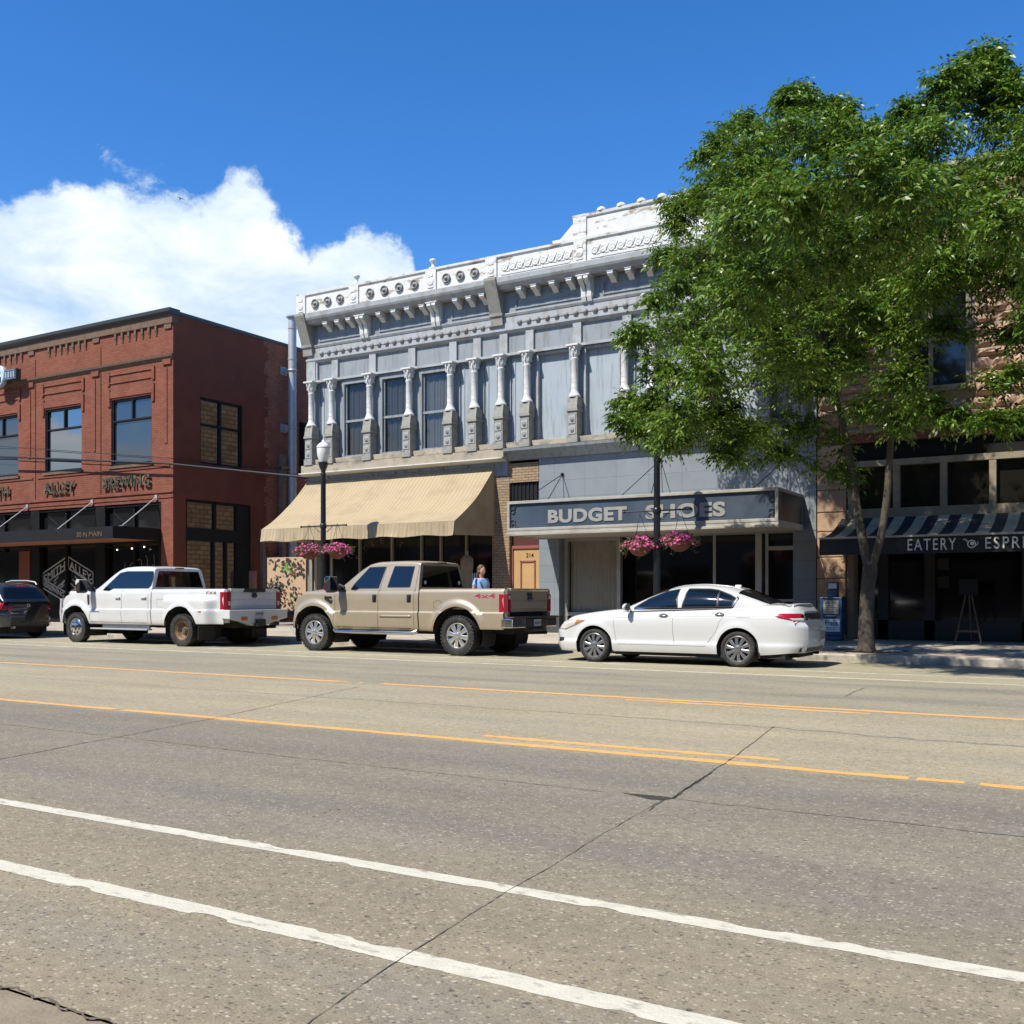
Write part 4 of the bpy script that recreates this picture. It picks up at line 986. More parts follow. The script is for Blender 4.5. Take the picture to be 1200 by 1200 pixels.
mb = MB(); mb.tube([(A0, 22.47, 3.24), (A1, 22.47, 3.24)], .02, 8)
for x in (A0+.05, (A0+A1)/2, A1-.05): mb.tube([(x, 22.48, 3.22), (x, 24.44, 3.0)], .015, 8)
mb.tube([(A0, 24.43, 4.88), (A1, 24.43, 4.88)], .03, 8)
for k in range(9): mb.cbox((lerp(A0, A1, k/8), 24.41, 4.93), (.05, .06, .06))
mb.build('frame', m_rose, AW)

# ------------------------------------------------------------------ shoe shop marquee
MQ = thing('marquee_sign', 'long blue boxed shop sign with pale metal edges hung across the tiled wall', 'sign', (-10.1, 23.4, 2.78))
m_edge = M('weathered_pale_metal_edge', (.33, .31, .265), .55, .1, var=.12, vs=3, stain=(.24, .20, .15), stain_amt=.6, stain_s=3, sv=(.5, 1, 1))
m_signblue = M('faded_blue_sign_enamel', (.04, .056, .078), .4, var=.2, vs=1.5, stain=(.065, .08, .098), stain_amt=.6, stain_s=1.2, spec=.5)
ML, MR, MY = -13.59, -6.60, 22.4
mb = MB(); mb.box(ML, MR, MY-.03, MY+.05, 3.60, 3.67); mb.box(ML, MR, MY-.03, MY+.05, 2.915, 2.985); mb.box(ML, ML+.07, MY-.03, MY+.05, 2.985, 3.60); mb.box(MR-.07, MR, MY-.03, MY+.05, 2.985, 3.60)
mb.box(ML-.02, MR+.02, MY-.09, MY+.0, 2.79, 2.85); mb.box(ML-.01, MR+.01, MY-.02, MY+.04, 2.85, 2.915)
for x in (ML, MR-.05): mb.box(x, x+.05, MY+.05, 24.46, 3.60, 3.67); mb.box(x, x+.05, MY+.05, 24.46, 2.80, 2.95)
mb.build('edge_trim', m_edge, MQ, bevel=.006)
mb = MB(); mb.quad((ML+.07, MY+.03, 2.98), (MR-.07, MY+.03, 2.98), (MR-.07, MY+.03, 3.61), (ML+.07, MY+.03, 3.61)); mb.build('face_panel', m_signblue, MQ)
mb = MB(); mb.box(ML+.01, MR-.055, MY+.06, 24.46, 3.60, 3.64); mb.box(ML+.01, MR-.055, MY+.06, 24.46, 2.82, 2.86); mb.build('box_shell', M('marquee_soffit_metal', (.33, .31, .27), .6), MQ)
m_ep = plain('black_brown_end_panel', (.028, .022, .017), .5)
for x in (MR-.035, ML+.015):
    mb = MB(); mb.box(x, x+.02, MY+.06, 24.45, 2.95, 3.60); mb.build('end_panel', m_ep, MQ)
mb = MB(); mb.box(MR-.014, MR-.004, MY+.12, MY+.2, 2.96, 3.59); mb.box(MR-.014, MR-.004, 24.3, 24.4, 2.96, 3.59); mb.build('end_frame', m_wood_post, MQ)
t = MB(); add_text(t, 'BUDGET', (-12.42, MY+.028, 3.075), .34, 2.16, .015, .045, spacing=1.08); add_text(t, 'SHOES', (-9.78, MY+.028, 3.075), .34, 1.96, .015, .045, spacing=1.08); t.build('lettering', M('dull_cream_letters', (.25, .245, .22), .6, var=.1, stain=(.18, .18, .17), stain_amt=.4), MQ)
t = MB()
for x, sgx in ((ML+.1, 1), (MR-.1, -1)):
    for zc, sgz in ((3.02, 1), (3.54, -1)):
        t.tube([(x+sgx*(.02+.16*a), MY+.022, zc+sgz*(.02+.07*math.sin(a*5))) for a in np.linspace(0, 1.2, 12)], .02, 5); t.tube([(x+sgx*(.05+.06*math.cos(a)), MY+.022, zc+sgz*(.12+.06*math.sin(a))) for a in np.linspace(0, 5, 12)], .018, 5)
t.build('corner_scroll', plain('dark_scroll_paint', (.02, .025, .035), .5), MQ)
rng = random.Random(3)
for xc, zt in ((-13.1, 4.55), (-10.25, 4.75), (-6.95, 4.62)):
    for dx in (-.42, .42):
        t = MB(); t.tube([(xc, YF-.05, zt), (xc+dx, MY+.4, 3.64)], .011, 6); t.ball((xc, YF-.06, zt), .045, 8); t.build('hanger_rod', m_black, MQ)

# ------------------------------------------------------------------ rough stone building on the right
m_stone = M('rough_tan_sandstone', (.37, .245, .155), .95, var=.25, vs=1.1, bmp=.9, bs=14, stain=(.24, .15, .10), stain_amt=.7, stain_s=2.2)
m_stone2 = M('pink_brown_sandstone', (.33, .20, .14), .95, var=.25, vs=1.3, bmp=.9, bs=14, stain=(.42, .31, .22), stain_amt=.6, stain_s=2)
m_mort = M('stone_mortar', (.22, .17, .13), .95)
m_beige = M('weathered_beige_timber', (.22, .18, .12), .75, var=.12, vs=3, stain=(.12, .095, .065), stain_amt=.5)
B3 = thing('stone_building', 'rough tan sandstone building behind the street tree with an eatery below', 'building', (-1.0, YF, .26))
R0, R1 = -6.29, 8.5
w3 = [(-4.62, -2.95, 5.95, 8.1), (-.4, 1.3, 5.95, 8.1), (3.8, 5.5, 5.95, 8.1)]
mb = MB(); wall_panel(mb, R0, R1, 4.97, 10.75, w3, lambda u, v, d: (u, YF+.06+d, v), .2); mb.quad((R0, 24.6, 0), (R0, 44, 0), (R0, 44, 10.7), (R0, 24.6, 10.7)); mb.quad((R1, 24.6, 0), (R1, 44, 0), (R1, 44, 10.7), (R1, 24.6, 10.7)); mb.quad((R0, 44, 0), (R1, 44, 0), (R1, 44, 10.7), (R0, 44, 10.7)); mb.build('backing_wall', m_mort, B3)
mb = MB(); rng = random.Random(21)
def stone(x0, x1, z0, z1, m):
    nx, nz = max(2, int((x1-x0)/.11)), 3; vs = []
    for i in range(nx+1):
        for k in range(nz+1):
            e = min(i, nx-i, k, nz-k)
            y = YF+.055 if e == 0 else YF-.015-rng.uniform(0, .085)
            jx, jz = (rng.uniform(-.02, .02), rng.uniform(-.02, .02)) if e == 0 else (rng.uniform(-.03, .03), rng.uniform(-.02, .02))
            vs.append((lerp(x0, x1, i/nx)+jx*.6, y, lerp(z0, z1, k/nz)+jz*.6))
    mb.add(vs, [(i*(nz+1)+k, (i+1)*(nz+1)+k, (i+1)*(nz+1)+k+1, i*(nz+1)+k+1) for i in range(nx) for k in range(nz)], m)
z = 4.98
while z < 10.6:
    h = rng.choice((.2, .27, .33)); x = R0+.01
    while x < R1-.05:
        wd = rng.uniform(.3, .75); x2 = min(R1, x+wd); skip = False
        for a, b, c, d in w3:
            if x2 > a-.05 and x < b+.05 and z+h > c-.03 and z < d+.2:
                if x < a-.12: x2 = a-.06
                else: skip = True; x2 = max(x2, x+.1) if x2 < b else b+.06
        if not skip and x2-x > .08: stone(x+.012, x2-.012, z+.012, min(10.72, z+h-.012), 0 if rng.random() < .7 else 1)
        x = x2
    z += h
mb.build('stone_wall', [m_stone, m_stone2], B3)
for a, b, c, d in w3:
    f = MB(); f.box(a, a+.1, YF+.0, YF+.2, c, d); f.box(b-.1, b, YF+.0, YF+.2, c, d); f.box(a+.1, b-.1, YF+.0, YF+.2, d-.1, d); f.box(a-.08, b+.08, YF-.1, YF+.2, c-.12, c); f.box(a+.1, b-.1, YF+.05, YF+.2, (c+d)/2-.03, (c+d)/2+.03); f.box((a+b)/2-.04, (a+b)/2+.04, YF+.02, YF+.2, c, d-.1)
    wo_ = f.build('window', m_beige, B3); p = MB(); p.quad((a+.1, YF+.16, c), (b-.1, YF+.16, c), (b-.1, YF+.16, d-.1), (a+.1, YF+.16, d-.1)); p.build('pane', m_glass_trans, wo_)
    l = MB(); l.box(a-.2, b+.2, YF-.06, YF+.05, d+.0, d+.22); l.build('lintel', m_redtrim, wo_)
mb = MB(); mb.box(R0, R1, YF-.14, YF+.4, 10.75, 10.87); mb.box(R0, R1, YF-.08, YF+.05, 10.55, 10.75); mb.build('coping', m_ped, B3)
mb = MB(); mb.quad((R0, 24.9, 10.6), (R1, 24.9, 10.6), (R1, 44, 10.4), (R0, 44, 10.4)); mb.build('roof', m_roof, B3)
mb = MB(); mb.box(R0, R1, YF-.05, YF+.06, 4.80, 4.968); mb.build('brick_course', m_redtrim, B3)
mb = MB(); mb.box(-5.6, R1, YF+.1, YF+.3, 4.38, 4.80); mb.build('sign_band', m_blackpaint, B3)
f = MB(); f.box(-5.6, R1, YF-.03, YF+.25, 4.24, 4.38); f.box(-5.6, R1, YF-.04, YF+.25, 3.05, 3.27)
k = 0; x = -5.58
while x < R1-.2: f.box(x, x+.14, YF-.02, YF+.25, 3.27, 4.24); x += 1.0
wo_ = f.build('transom_frame', m_beige, B3); p = MB(); p.quad((-5.6, YF+.15, 3.2), (R1, YF+.15, 3.2), (R1, YF+.15, 4.3), (-5.6, YF+.15, 4.3)); p.build('pane', Mglass('grey_transom_glass', (.012, .011, .009), .02, .08, .22), wo_)
mb = MB(); z = .2; rng2 = random.Random(2)
for h in (.5, .42, .55, .5, .6, .45, .52, .55, .51):
    mb.box(R0+.01, -5.62, YF-.06+rng2.uniform(-.01, .01), YF+.3, z+.01, z+h-.008); z += h
mb.build('stone_pier', m_stone, B3, bevel=.02)
mb = MB(); mb.box(R0+.02, -5.63, YF-.03, YF+.29, .2, 4.79); mb.box(-5.6, -5.45, YF-.02, YF+.4, .2, 3.05); mb.build('pier_core', m_mort, B3)
f = MB()
for x in (-5.0, -3.98, -1.98, .2, 2.3, 4.4): f.box(x, x+.22, YF+.45, YF+.7, .2, 3.05)
f.box(-5.45, R1, YF+.45, YF+.7, .2, .7); f.box(-5.45, R1, YF+.46, YF+.7, 2.9, 3.05); f.box(-5.5, -5.45, YF+.4, YF+.7, .2, 3.05)
so = f.build('shopfront', M('dark_stained_timber', (.011, .008, .005), .5, var=.3), B3)
p = MB(); p.quad((-5.45, YF+.6, .2), (R1, YF+.6, .2), (R1, YF+.6, 3.0), (-5.45, YF+.6, 3.0)); p.build('pane', m_glass_shop, so)
t = MB()
for zz in (1.85, 1.45): t.box(-3.72, -3.48, YF+.58, YF+.595, zz, zz+.26)
t.build('window_notice', plain('dim_paper_notice', (.03, .03, .028), .8), so)

# striped awning with lettered valance
AS = thing('striped_awning', 'black and white striped canvas awning with white lettering on its valance', 'awning', (-1.5, 23.4, 2.15))
m_cb, m_cw = M('black_canvas', (.014, .014, .015), .8, var=.2), M('off_white_canvas', (.42, .33, .20), .85, var=.1, stain=(.22, .195, .14), stain_amt=.4)
mb = MB(); S0, S1 = -5.71, 7.05; ns = int((S1-S0)/.235)
nk = 8
def aspt(x, t): return (x, lerp(YF-.06, 22.42, t), lerp(3.06, 2.50, t)-.09*math.sin(PI*t)+.012*math.sin(x*9)*math.sin(PI*t))
for i in range(ns):
    for q in range(2):
        a, b = S0+(i+q*.5)*.235, S0+(i+q*.5+.5)*.235
        for k in range(nk):
            mb.add([aspt(a, k/nk), aspt(b, k/nk), aspt(b, (k+1)/nk), aspt(a, (k+1)/nk)], [(0, 1, 2, 3)], i % 2, True)
e = [aspt(S0, k/nk) for k in range(nk+1)] + [(S0, 22.42, 2.16), (S0, YF-.06, 2.3)]; mb.add(e, [tuple(range(len(e)))], 0)
mb.build('canvas', [m_cb, m_cw], AS, merge=True)
mb = MB(); n = 120; vs = []
for i in range(n+1):
    x = lerp(S0, S1, i/n); vs += [(x, 22.415, 2.49), (x, 22.41+.01*math.sin(i*.9), 2.14)]
mb.add(vs, [(2*i, 2*i+2, 2*i+3, 2*i+1) for i in range(n)], 0, True); mb.build('valance', m_cb, AS)
mb = MB(); mb.box(S0-.02, S1, 22.385, 22.425, 2.485, 2.525)
for x in (S0+.03, -2, 2, 6): mb.tube([(x, 22.44, 2.47), (x, YF-.05, 2.75)], .015, 6)
mb.build('front_bar', m_edge, AS)
t = MB(); add_text(t, 'EATERY', (-3.90, 22.40, 2.205), .235, .93, .006, .004, spacing=1.25); add_text(t, 'ESPRESSO', (-2.43, 22.40, 2.205), .235, 1.33, .006, .004, spacing=1.25)
t.lathe([(.062, 0), (.062, -.008), (.085, -.008), (.085, 0)], (-2.68, 22.398, 2.31), 20, 'y'); t.lathe([(.001, -.008), (.04, -.008), (.04, 0)], (-2.67, 22.398, 2.32), 16, 'y'); t.tube([(-2.76, 22.396, 2.36), (-2.80, 22.396, 2.41), (-2.84, 22.396, 2.40)], .012, 6); t.tube([(-2.60, 22.396, 2.27), (-2.56, 22.396, 2.31), (-2.57, 22.396, 2.36)], .006, 6)
t.build('lettering', plain('dim_white_letters', (.62, .60, .53), .7), AS)
# ------------------------------------------------------------------ vehicles
# own space of a vehicle: x forward with 0 at the rear axle, y to its left, z up; parked facing -X, so turned by 180 degrees
m_tyre = M('tyre_rubber', (.018, .017, .016), .85, var=.3, vs=8, bmp=.4, bs=50, stain=(.09, .075, .055), stain_amt=.35, stain_s=6)
m_carglass = Mglass('car_side_glass', (.004, .008, .015), .015, .02, .42)
m_privacy = Mglass('dark_rear_glass', (.004, .004, .005), .008, .03, .3)
m_under = M('dirty_underbody', (.018, .016, .014), .9, var=.4)
m_well = plain('black_wheel_well', (.008, .007, .006), .95)
m_blackp = plain('black_plastic', (.014, .014, .015), .5)
m_redlens = plain('red_lamp_lens', (.28, .006, .02), .25, 0, .5, .2)
m_darkred = plain('dark_red_lamp_lens', (.10, .004, .008), .15, 0, .6, .6)
m_clearlens = plain('pale_lamp_lens', (.50, .47, .42), .12, 0, .6, .5)
m_amber = plain('amber_lamp_lens', (.42, .16, .03), .15, 0, .6, .5)
m_alloy = M('bright_alloy', (.62, .61, .58), .25, .85, var=.08)
m_grey_alloy = M('silver_grey_alloy', (.26, .26, .265), .32, .8, var=.08)
m_rust = M('rusty_brown_steel_rim', (.20, .12, .065), .6, .4, var=.3, vs=9)
m_plate = plain('grey_number_plate', (.38, .40, .42), .5)
m_platemark = plain('dark_plate_marks', (.07, .09, .13), .5)

class Body:
    """lofted body; keeps the raw surface for laying panes, lamps and seams on it"""
    def __init__(s): s.mb = MB()
    def loft(s, st, cap0=True, cap1=True, m=0):
        k = len(st[0]); vs = [p for r in st for p in r] ; n = len(st)
        full = []
        for r in st:
            full.append(list(r) + [(p[0], -p[1], p[2]) for p in reversed(r[:-1])])
        kk = len(full[0]); vs = [p for r in full for p in r]
        fs = [(i*kk+j, i*kk+j+1, (i+1)*kk+j+1, (i+1)*kk+j) for i in range(n-1) for j in range(kk-1)]
        s.mb.add(vs, fs, m, True)
        if cap0: s.mb.add(full[0], [tuple(range(kk))], m)
        if cap1: s.mb.add(full[-1], [tuple(range(kk))], m)
    def done(s):
        polys = []
        for f in s.mb.f:
            if len(set(f)) >= 3: polys.append(f)
        s.bvh = BVHTree.FromPolygons([Vector(v) for v in s.mb.v], polys)
    def hit(s, axis, a, b):
        o, d = {'+y': (Vector((a, 5, b)), Vector((0, -1, 0))), '-y': (Vector((a, -5, b)), Vector((0, 1, 0))),
                '-x': (Vector((-9, a, b)), Vector((1, 0, 0))), '+x': (Vector((12, a, b)), Vector((-1, 0, 0))), '+z': (Vector((a, b, 5)), Vector((0, 0, -1)))}[axis]
        l, n, i, dd = s.bvh.ray_cast(o, d)
        if l is None:
            g = {'+y': Vector((a, 1, b)), '-y': Vector((a, -1, b)), '-x': Vector((-1, a, b)), '+x': Vector((5, a, b)), '+z': Vector((a, b, 1.5))}[axis]
            l, n, i, dd = s.bvh.find_nearest(g)
        if n.dot(d) > 0: n = -n
        return l, n
    def decal(s, mb, axis, poly, eps=.005, nu=16, nv=8, m=0, back=None):
        """sheet laid on the body, its outline an x-monotone polygon seen along the axis"""
        xs = [p[0] for p in poly]; a0, a1 = min(xs), max(xs); E = list(zip(poly, poly[1:]+poly[:1])); vs = []
        us = sorted(set([a0+(a1-a0)*i/nu for i in range(nu+1)] + xs)); u2 = []
        for u in us:
            if not u2 or u-u2[-1] > 1e-4: u2.append(u)
        us = u2
        for u in us:
            c = []
            uu = min(max(u, a0+1e-5), a1-1e-5)
            for p, q in E:
                if (p[0]-uu)*(q[0]-uu) <= 0 and abs(p[0]-q[0]) > 1e-9: c.append(p[1]+(q[1]-p[1])*(uu-p[0])/(q[0]-p[0]))
            lo, hi = min(c), max(c)
            for k in range(nv+1):
                l, n = s.hit(axis, u, lo+(hi-lo)*k/nv); vs.append(l+n*eps)
        k = nv+1; g = len(us)
        fs = [(i*k+j, i*k+j+1, (i+1)*k+j+1, (i+1)*k+j) for i in range(g-1) for j in range(nv)]
        if back is not None:
            bs = []
            i = 0
            for u in us:
                for kk in range(k):
                    p = vs[i]; l, n = s.bvh.find_nearest(p)[0:2]; bs.append(p + (l-p).normalized()*(eps+back)); i += 1
            o = len(vs); allv = vs+bs
            bf = [tuple(o+q for q in reversed(f)) for f in fs]
            rim = [i*k for i in range(g)] + [(g-1)*k+j for j in range(1, k)] + [i*k+nv for i in range(g-2, -1, -1)] + [j for j in range(nv-1, 0, -1)]
            rf = [(rim[q], rim[(q+1) % len(rim)], o+rim[(q+1) % len(rim)], o+rim[q]) for q in range(len(rim))]
            mb.add(allv, fs+bf+rf, m, True)
        else: mb.add(vs, fs, m, True)
    def seam(s, mb, axis, pts, w=.006, eps=.0015, m=0, step=.05):
        P = []
        for (a, b), (c, d) in zip(pts, pts[1:]):
            n = max(1, int(math.hypot(c-a, d-b)/step))
            for i in range(n): P.append((lerp(a, c, i/n), lerp(b, d, i/n)))
        P.append(pts[-1]); vs = []
        for i, (a, b) in enumerate(P):
            q, p = P[min(i+1, len(P)-1)], P[max(i-1, 0)]; tx, ty = q[0]-p[0], q[1]-p[1]; L = math.hypot(tx, ty) or 1
            for sg in (-1, 1):
                l, n = s.hit(axis, a-ty/L*w/2*sg, b+tx/L*w/2*sg); vs.append(l+n*eps)
        mb.add(vs, [(2*i, 2*i+1, 2*i+3, 2*i+2) for i in range(len(P)-1)], m, True)

def mk(mb, name, mat, parent, **k): return mb.build(name, mat, parent, off=(0, 0, 0), **k)

def wheel(parent, x, y, R, rimR, width, style, lug=True):
    """wheel with tyre and rim; y < 0 wheels are turned round"""
    w = empty_part('wheel', parent, (x, y, R)); sg = 1 if y > 0 else -1
    t = MB(); h = width/2
    prof = [(rimR, -h*.75), (rimR+.02, -h*.92), (lerp(rimR, R, .5), -h), (R-.035, -h*.96), (R-.010, -h*.82), (R, -h*.6), (R, h*.6), (R-.010, h*.82), (R-.035, h*.96), (lerp(rimR, R, .5), h), (rimR+.02, h*.92), (rimR, h*.75)]
    t.lathe(prof, (0, 0, 0), 44, 'y')
    t.lathe([(rimR+.045, h*.985), (rimR+.05, h*1.0), (rimR+.055, h*.99)], (0, 0, 0), 44, 'y')
    if lug:
        n = 36
        for i in range(n):
            a = 2*PI*i/n
            for s2 in (-1, 1):
                rot = Matrix.Rotation(-a, 3, 'Y'); c = rot @ Vector((R-.012, 0, 0)); c.y = s2*h*.78
                t.cbox(c, (.035, h*.42, .042), 0, rot)
            rot = Matrix.Rotation(-a-.08, 3, 'Y'); c = rot @ Vector((R-.004, 0, 0)); t.cbox(c, (.018, h*.5, .04), 0, rot)
    mk(t, 'tyre', m_tyre, w, smooth=40)
    r = MB(); f = sg
    def L(prof, **k): r.lathe([(a, b*f) for a, b in prof], (0, 0, 0), 40, 'y', **k)
    if style == 'dish':            # inner hub of a dual rear wheel: deep brown dish
        L([(rimR+.015, h*.80), (rimR, h*.82), (rimR-.02, h*.55), (rimR-.04, h*.5), (rimR-.06, -h*.1), (rimR-.09, -h*.45), (.10, -h*.5), (.09, -h*.2), (.075, h*.05), (.001, h*.08)])
        for i in range(8):
            a = i*PI/4; r.lathe([(.016, -h*.45*f), (.016, -h*.30*f), (.001, -h*.28*f)], (.125*math.cos(a), 0, .125*math.sin(a)), 8, 'y', m=1)
        r.lathe([(.062, h*.06*f), (.058, h*.28*f), (.001, h*.3*f)], (0, 0, 0), 20, 'y', m=1)
        mk(r, 'rim', [m_rust, m_grey_alloy], w, smooth=40); return w
    L([(rimR+.02, h*.82), (rimR+.008, h*.90), (rimR-.008, h*.88), (rimR-.022, h*.70), (rimR-.03, -h*.2)])
    L([(rimR-.03, -h*.1), (.001, -h*.1)], m=1)
    if style == 'bulge':           # front dual-wheel rim: shallow bright dish with oval holes and a projecting hub
        L([(rimR-.018, h*.72), (rimR-.05, h*.95), (rimR-.09, h*1.0), (.125, h*1.05), (.11, h*1.12), (.085, h*1.2), (.08, h*1.75), (.065, h*1.8), (.001, h*1.82)])
        for i in range(8):
            a = i*PI/4+.2; rot = Matrix.Rotation(-a, 3, 'Y'); c = rot @ Vector((rimR-.085, 0, 0)); c.y = h*1.005*f
            r.lathe([(.001, .004*f), (.032, .003*f), (.033, -.002*f)], tuple(c), 12, 'y', m=1)
    else:
        ns, wi, wo, pair = {'eight': (8, .032, .058, 0), 'ten': (10, .022, .036, .0)}[style]
        for i in range(ns):
            a = 2*PI*i/ns+.2
            rot = Matrix.Rotation(-a, 3, 'Y')
            def sp(off, a_in, a_out):
                y0, y1 = h*.78*f, h*.70*f; d = -.022*f; vs = []
                for rr, ww, yy in ((.05, a_in, y0), (lerp(.05, rimR, .5), (a_in+a_out)/2*.95, h*.80*f), (rimR-.012, a_out, y1)):
                    for (t_, e) in ((-1, 0), (-.6, .008*f), (.6, .008*f), (1, 0), (.9, d), (-.9, d)): vs.append(rot @ Vector((rr, yy+e, off*rr/rimR+t_*ww)))
                fs = [(k*6+j, k*6+(j+1) % 6, (k+1)*6+(j+1) % 6, (k+1)*6+j) for k in (0, 1) for j in range(6)]
                r.add(vs, fs, 0, False)
            sp(0, wi, wo)
        L([(.085, h*.70), (.082, h*.82), (.06, h*.88), (.055, h*.98), (.04, h*1.02), (.001, h*1.03)])
        if style == 'eight':
            for i in range(8):
                a = i*PI/4+.6; r.lathe([(.013, h*.8*f), (.013, h*.98*f), (.001, h*1.0*f)], (.07*math.cos(a), 0, .07*math.sin(a)), 8, 'y')
    mk(r, 'rim', [m_grey_alloy if style == 'ten' else (m_alloy if style == 'eight' else m_chrome), m_blackp], w, smooth=35)
    return w

def zs_list(levels, sub=.03):
    out = []
    for a, b in zip(levels, levels[1:]):
        n = max(1, int(round((b-a)/sub)))
        out += [lerp(a, b, i/n) for i in range(n)]
    return out+[levels[-1]]

def x_stations(x0, x1, arches, step=.06, extra=()):
    s = [x0, x1] + list(extra); n = int((x1-x0)/step); s += [lerp(x0, x1, i/n) for i in range(n+1)]
    for c, R in arches:
        for i in range(25):
            x = c-R*math.cos(PI*i/24)
            s += [x]
        s += [c-R-.0015, c+R+.0015, c-R-.015, c+R+.015]
    s = sorted(q for q in s if x0-1e-6 <= q <= x1+1e-6); o = []
    for q in s:
        if not o or q-o[-1] > .0012: o.append(q)
    return o

def arch_z(x, arches, zsill, zc):
    z = zsill
    for c, R in arches:
        if abs(x-c) < R: z = max(z, zc+math.sqrt(max(0, R*R-(x-c)**2)))
    return z

def liner(mb, x, R, zc, y0, y1):
    n = 20; vs = []
    for i in range(n+1):
        a = PI*(-.12+1.24*i/n)
        for y in (y0, y1): vs.append((x+R*math.cos(a), y, zc+R*math.sin(a)))
    fs = [(2*i, 2*i+1, 2*i+3, 2*i+2) for i in range(n)]
    mb.add(vs, fs); mb.add([vs[2*i] for i in range(n+1)], [tuple(range(n+1))])

def decal_text(b, mb, body, x, z, h, width, eps=.004, y=1, depth=.002):
    """letters on the left side, read from the left: +x of the vehicle is to the reader's left"""
    pts, fs, _ = text_mesh(body, h, width, 0, .01); vs = []
    for u, v in pts:
        l, n = b.hit('+y', x-u, z+v); vs.append(l+n*eps)
    mb.add(vs, fs)

# ---------------------------------------------------------------- pickup truck
def pickup(P):
    root = thing('pickup_truck', P['label'], 'pickup truck', P['loc'], PI, P.get('group'), world=False)
    OFF[root.name] = (0, 0, 0)
    paint = P['paint']; wb = P['wb']; R = P['R']; zc = R; AR = P['arch']; arches = [(0, AR), (wb, AR)]
    HW = 1.0; zsill = .53; zbelt = P['belt']; cr = .90
    fl = P['flare']; dual = P.get('dual', False)
    prof = lin([(.50, .93), (.53, .955), (.60, .975), (.86, 1.0), (cr, 1.0), (cr+.035, .972), (1.18, .978), (zbelt-.06, .965), (zbelt-.015, .945), (zbelt, .915)])
    def half(x, z):
        y = prof(z)*HW
        d = 0
        for c in (0, wb):
            r = math.hypot(x-c, max(0, z-zc) if True else 0)
            if z < zc: r = abs(x-c)
            if r > AR-.02:
                e = max(d, fl*(1-sstep(AR+.05, AR+.17, r))); d = e
        if dual:
            ex = 1-sstep(.62, .86, abs(x+.10)*.86) ; ez = 1-sstep(1.12, 1.28, z); d = max(d, .215*ex*ez)
            r0 = math.hypot(x, max(0, z-zc)) if z > zc else abs(x)
            if AR-.02 < r0 < AR+.3: d += .03*(1-sstep(AR+.04, AR+.13, r0))*min(1, ex*2)
        f = 1.0
        if x > wb+.30: f = 1-.14*((x-wb-.30)/.62)**2
        return (y+d)*f
    levels = [zsill-.02, zsill, .60, .70, .86, cr, cr+.035, cr+.07, 1.1, 1.18, zbelt-.06, zbelt-.015, zbelt]
    Z = zs_list(levels, .035)
    body = Body()
    xc, xf = P['cabrear'], P['nose']
    hood = pchip([(xc, zbelt), (P['cowl']-.05, P['hood_r']-.02), (P['cowl'], P['hood_r']), (wb, P['hood_r']-.06), (wb+.42, P['hood_f']), (xf-.06, P['hood_f']-.10), (xf, P['hood_f']-.2)])
    st = []
    for x in x_stations(xc, xf, [(wb, AR)], .06, (P['cowl'], P['cowl']-.05)):
        za = arch_z(x, arches, zsill-.02, zc); row = []
        zt = hood(x) if x > P['cowl']-.05 else zbelt
        nose = sstep(xf-.14, xf, x)
        for z in Z:
            zz = max(z, za); zz = min(zz, max(zt-.03, za)) if x > wb+.3 else zz
            row.append((x-.0*nose, half(x, zz), zz))
        y0 = row[-1][1]; zb = row[-1][2]
        for t, q in ((.97, .25), (.92, .55), (.84, .85), (.7, .96), (.5, 1.0), (.25, 1.02), (0, 1.03)):
            row.append((x, y0*t, zb+(zt-zb)*q if x > P['cowl']-.05 else zb+.002*(1-t)))
        st.append(row)
    body.loft(st)
    # cab above the belt line
    rt = pchip(P['roof']); wbz, wr, zr0 = .925, P['roofw'], P['roof_z']
    st = []; xa, xb = xc+.02, P['cowl']+.10
    xs = sorted(set([xa, xa+.02, xa+.05] + [lerp(xa, xb, i/60) for i in range(61)]))
    for x in xs:
        zt = rt(x); row = []
        def side(z): return lerp(wbz, wr, ((z-zbelt+.03)/(zr0-zbelt))**1.12 if z > zbelt-.03 else 0)
        h = max(.01, zt-(zbelt-.03)); rc = min(.085, h*.45)
        for i in range(12):
            z = zbelt-.03+(h-rc)*i/11; row.append((x, side(z), z))
        ye = side(zt-rc)
        for i in range(1, 6):
            a = PI/2*i/5; row.append((x, ye-.085*(1-math.cos(a)), zt-rc+rc*math.sin(a)*.92))
        y0, z0 = row[-1][1], row[-1][2]
        for t in (.8, .55, .3, 0): row.append((x, y0*t, z0+(zt+.012-z0)*(1-t*t)))
        st.append([(p[0]+P['rear_rake']*max(0, p[2]-zbelt)*max(0, 1-(x-xa)/.35), p[1], p[2]) for p in row])
    body.loft(st)
    body.done()
    bo = mk(body.mb, 'body', paint, root, smooth=32, merge=True)
    # bed
    bed = Body(); xb0, xb1 = P['tail'], xc-.035; st = []
    rail = P['rail']; prof0 = prof
    prof = lin([(.50, .93), (.53, .955), (.60, .975), (.86, 1.0), (cr, 1.0), (cr+.035, .972), (1.18, .978), (rail-.07, .968), (rail-.02, .95), (rail, .925)])
    levels = [zsill-.02, zsill, .60, .70, .86, cr, cr+.035, cr+.07, 1.1, 1.18, rail-.07, rail-.02, rail]; Zb = zs_list(levels, .035)
    for x in x_stations(xb0, xb1, [(0, AR)], .06):
        za = arch_z(x, arches, zsill-.02 if x > 0 else .57, zc); row = [(x, half(x, max(z, za)), max(z, za)) for z in Zb]
        row += [(x, .90, rail+.008), (x, .86, rail+.008), (x, .84, rail-.02), (x, .82, .98), (x, .5, .96), (x, 0, .96)]
        st.append(row)
    bed.loft(st, False, True)
    vs = [p for p in st[0] if True]
    bed.done()
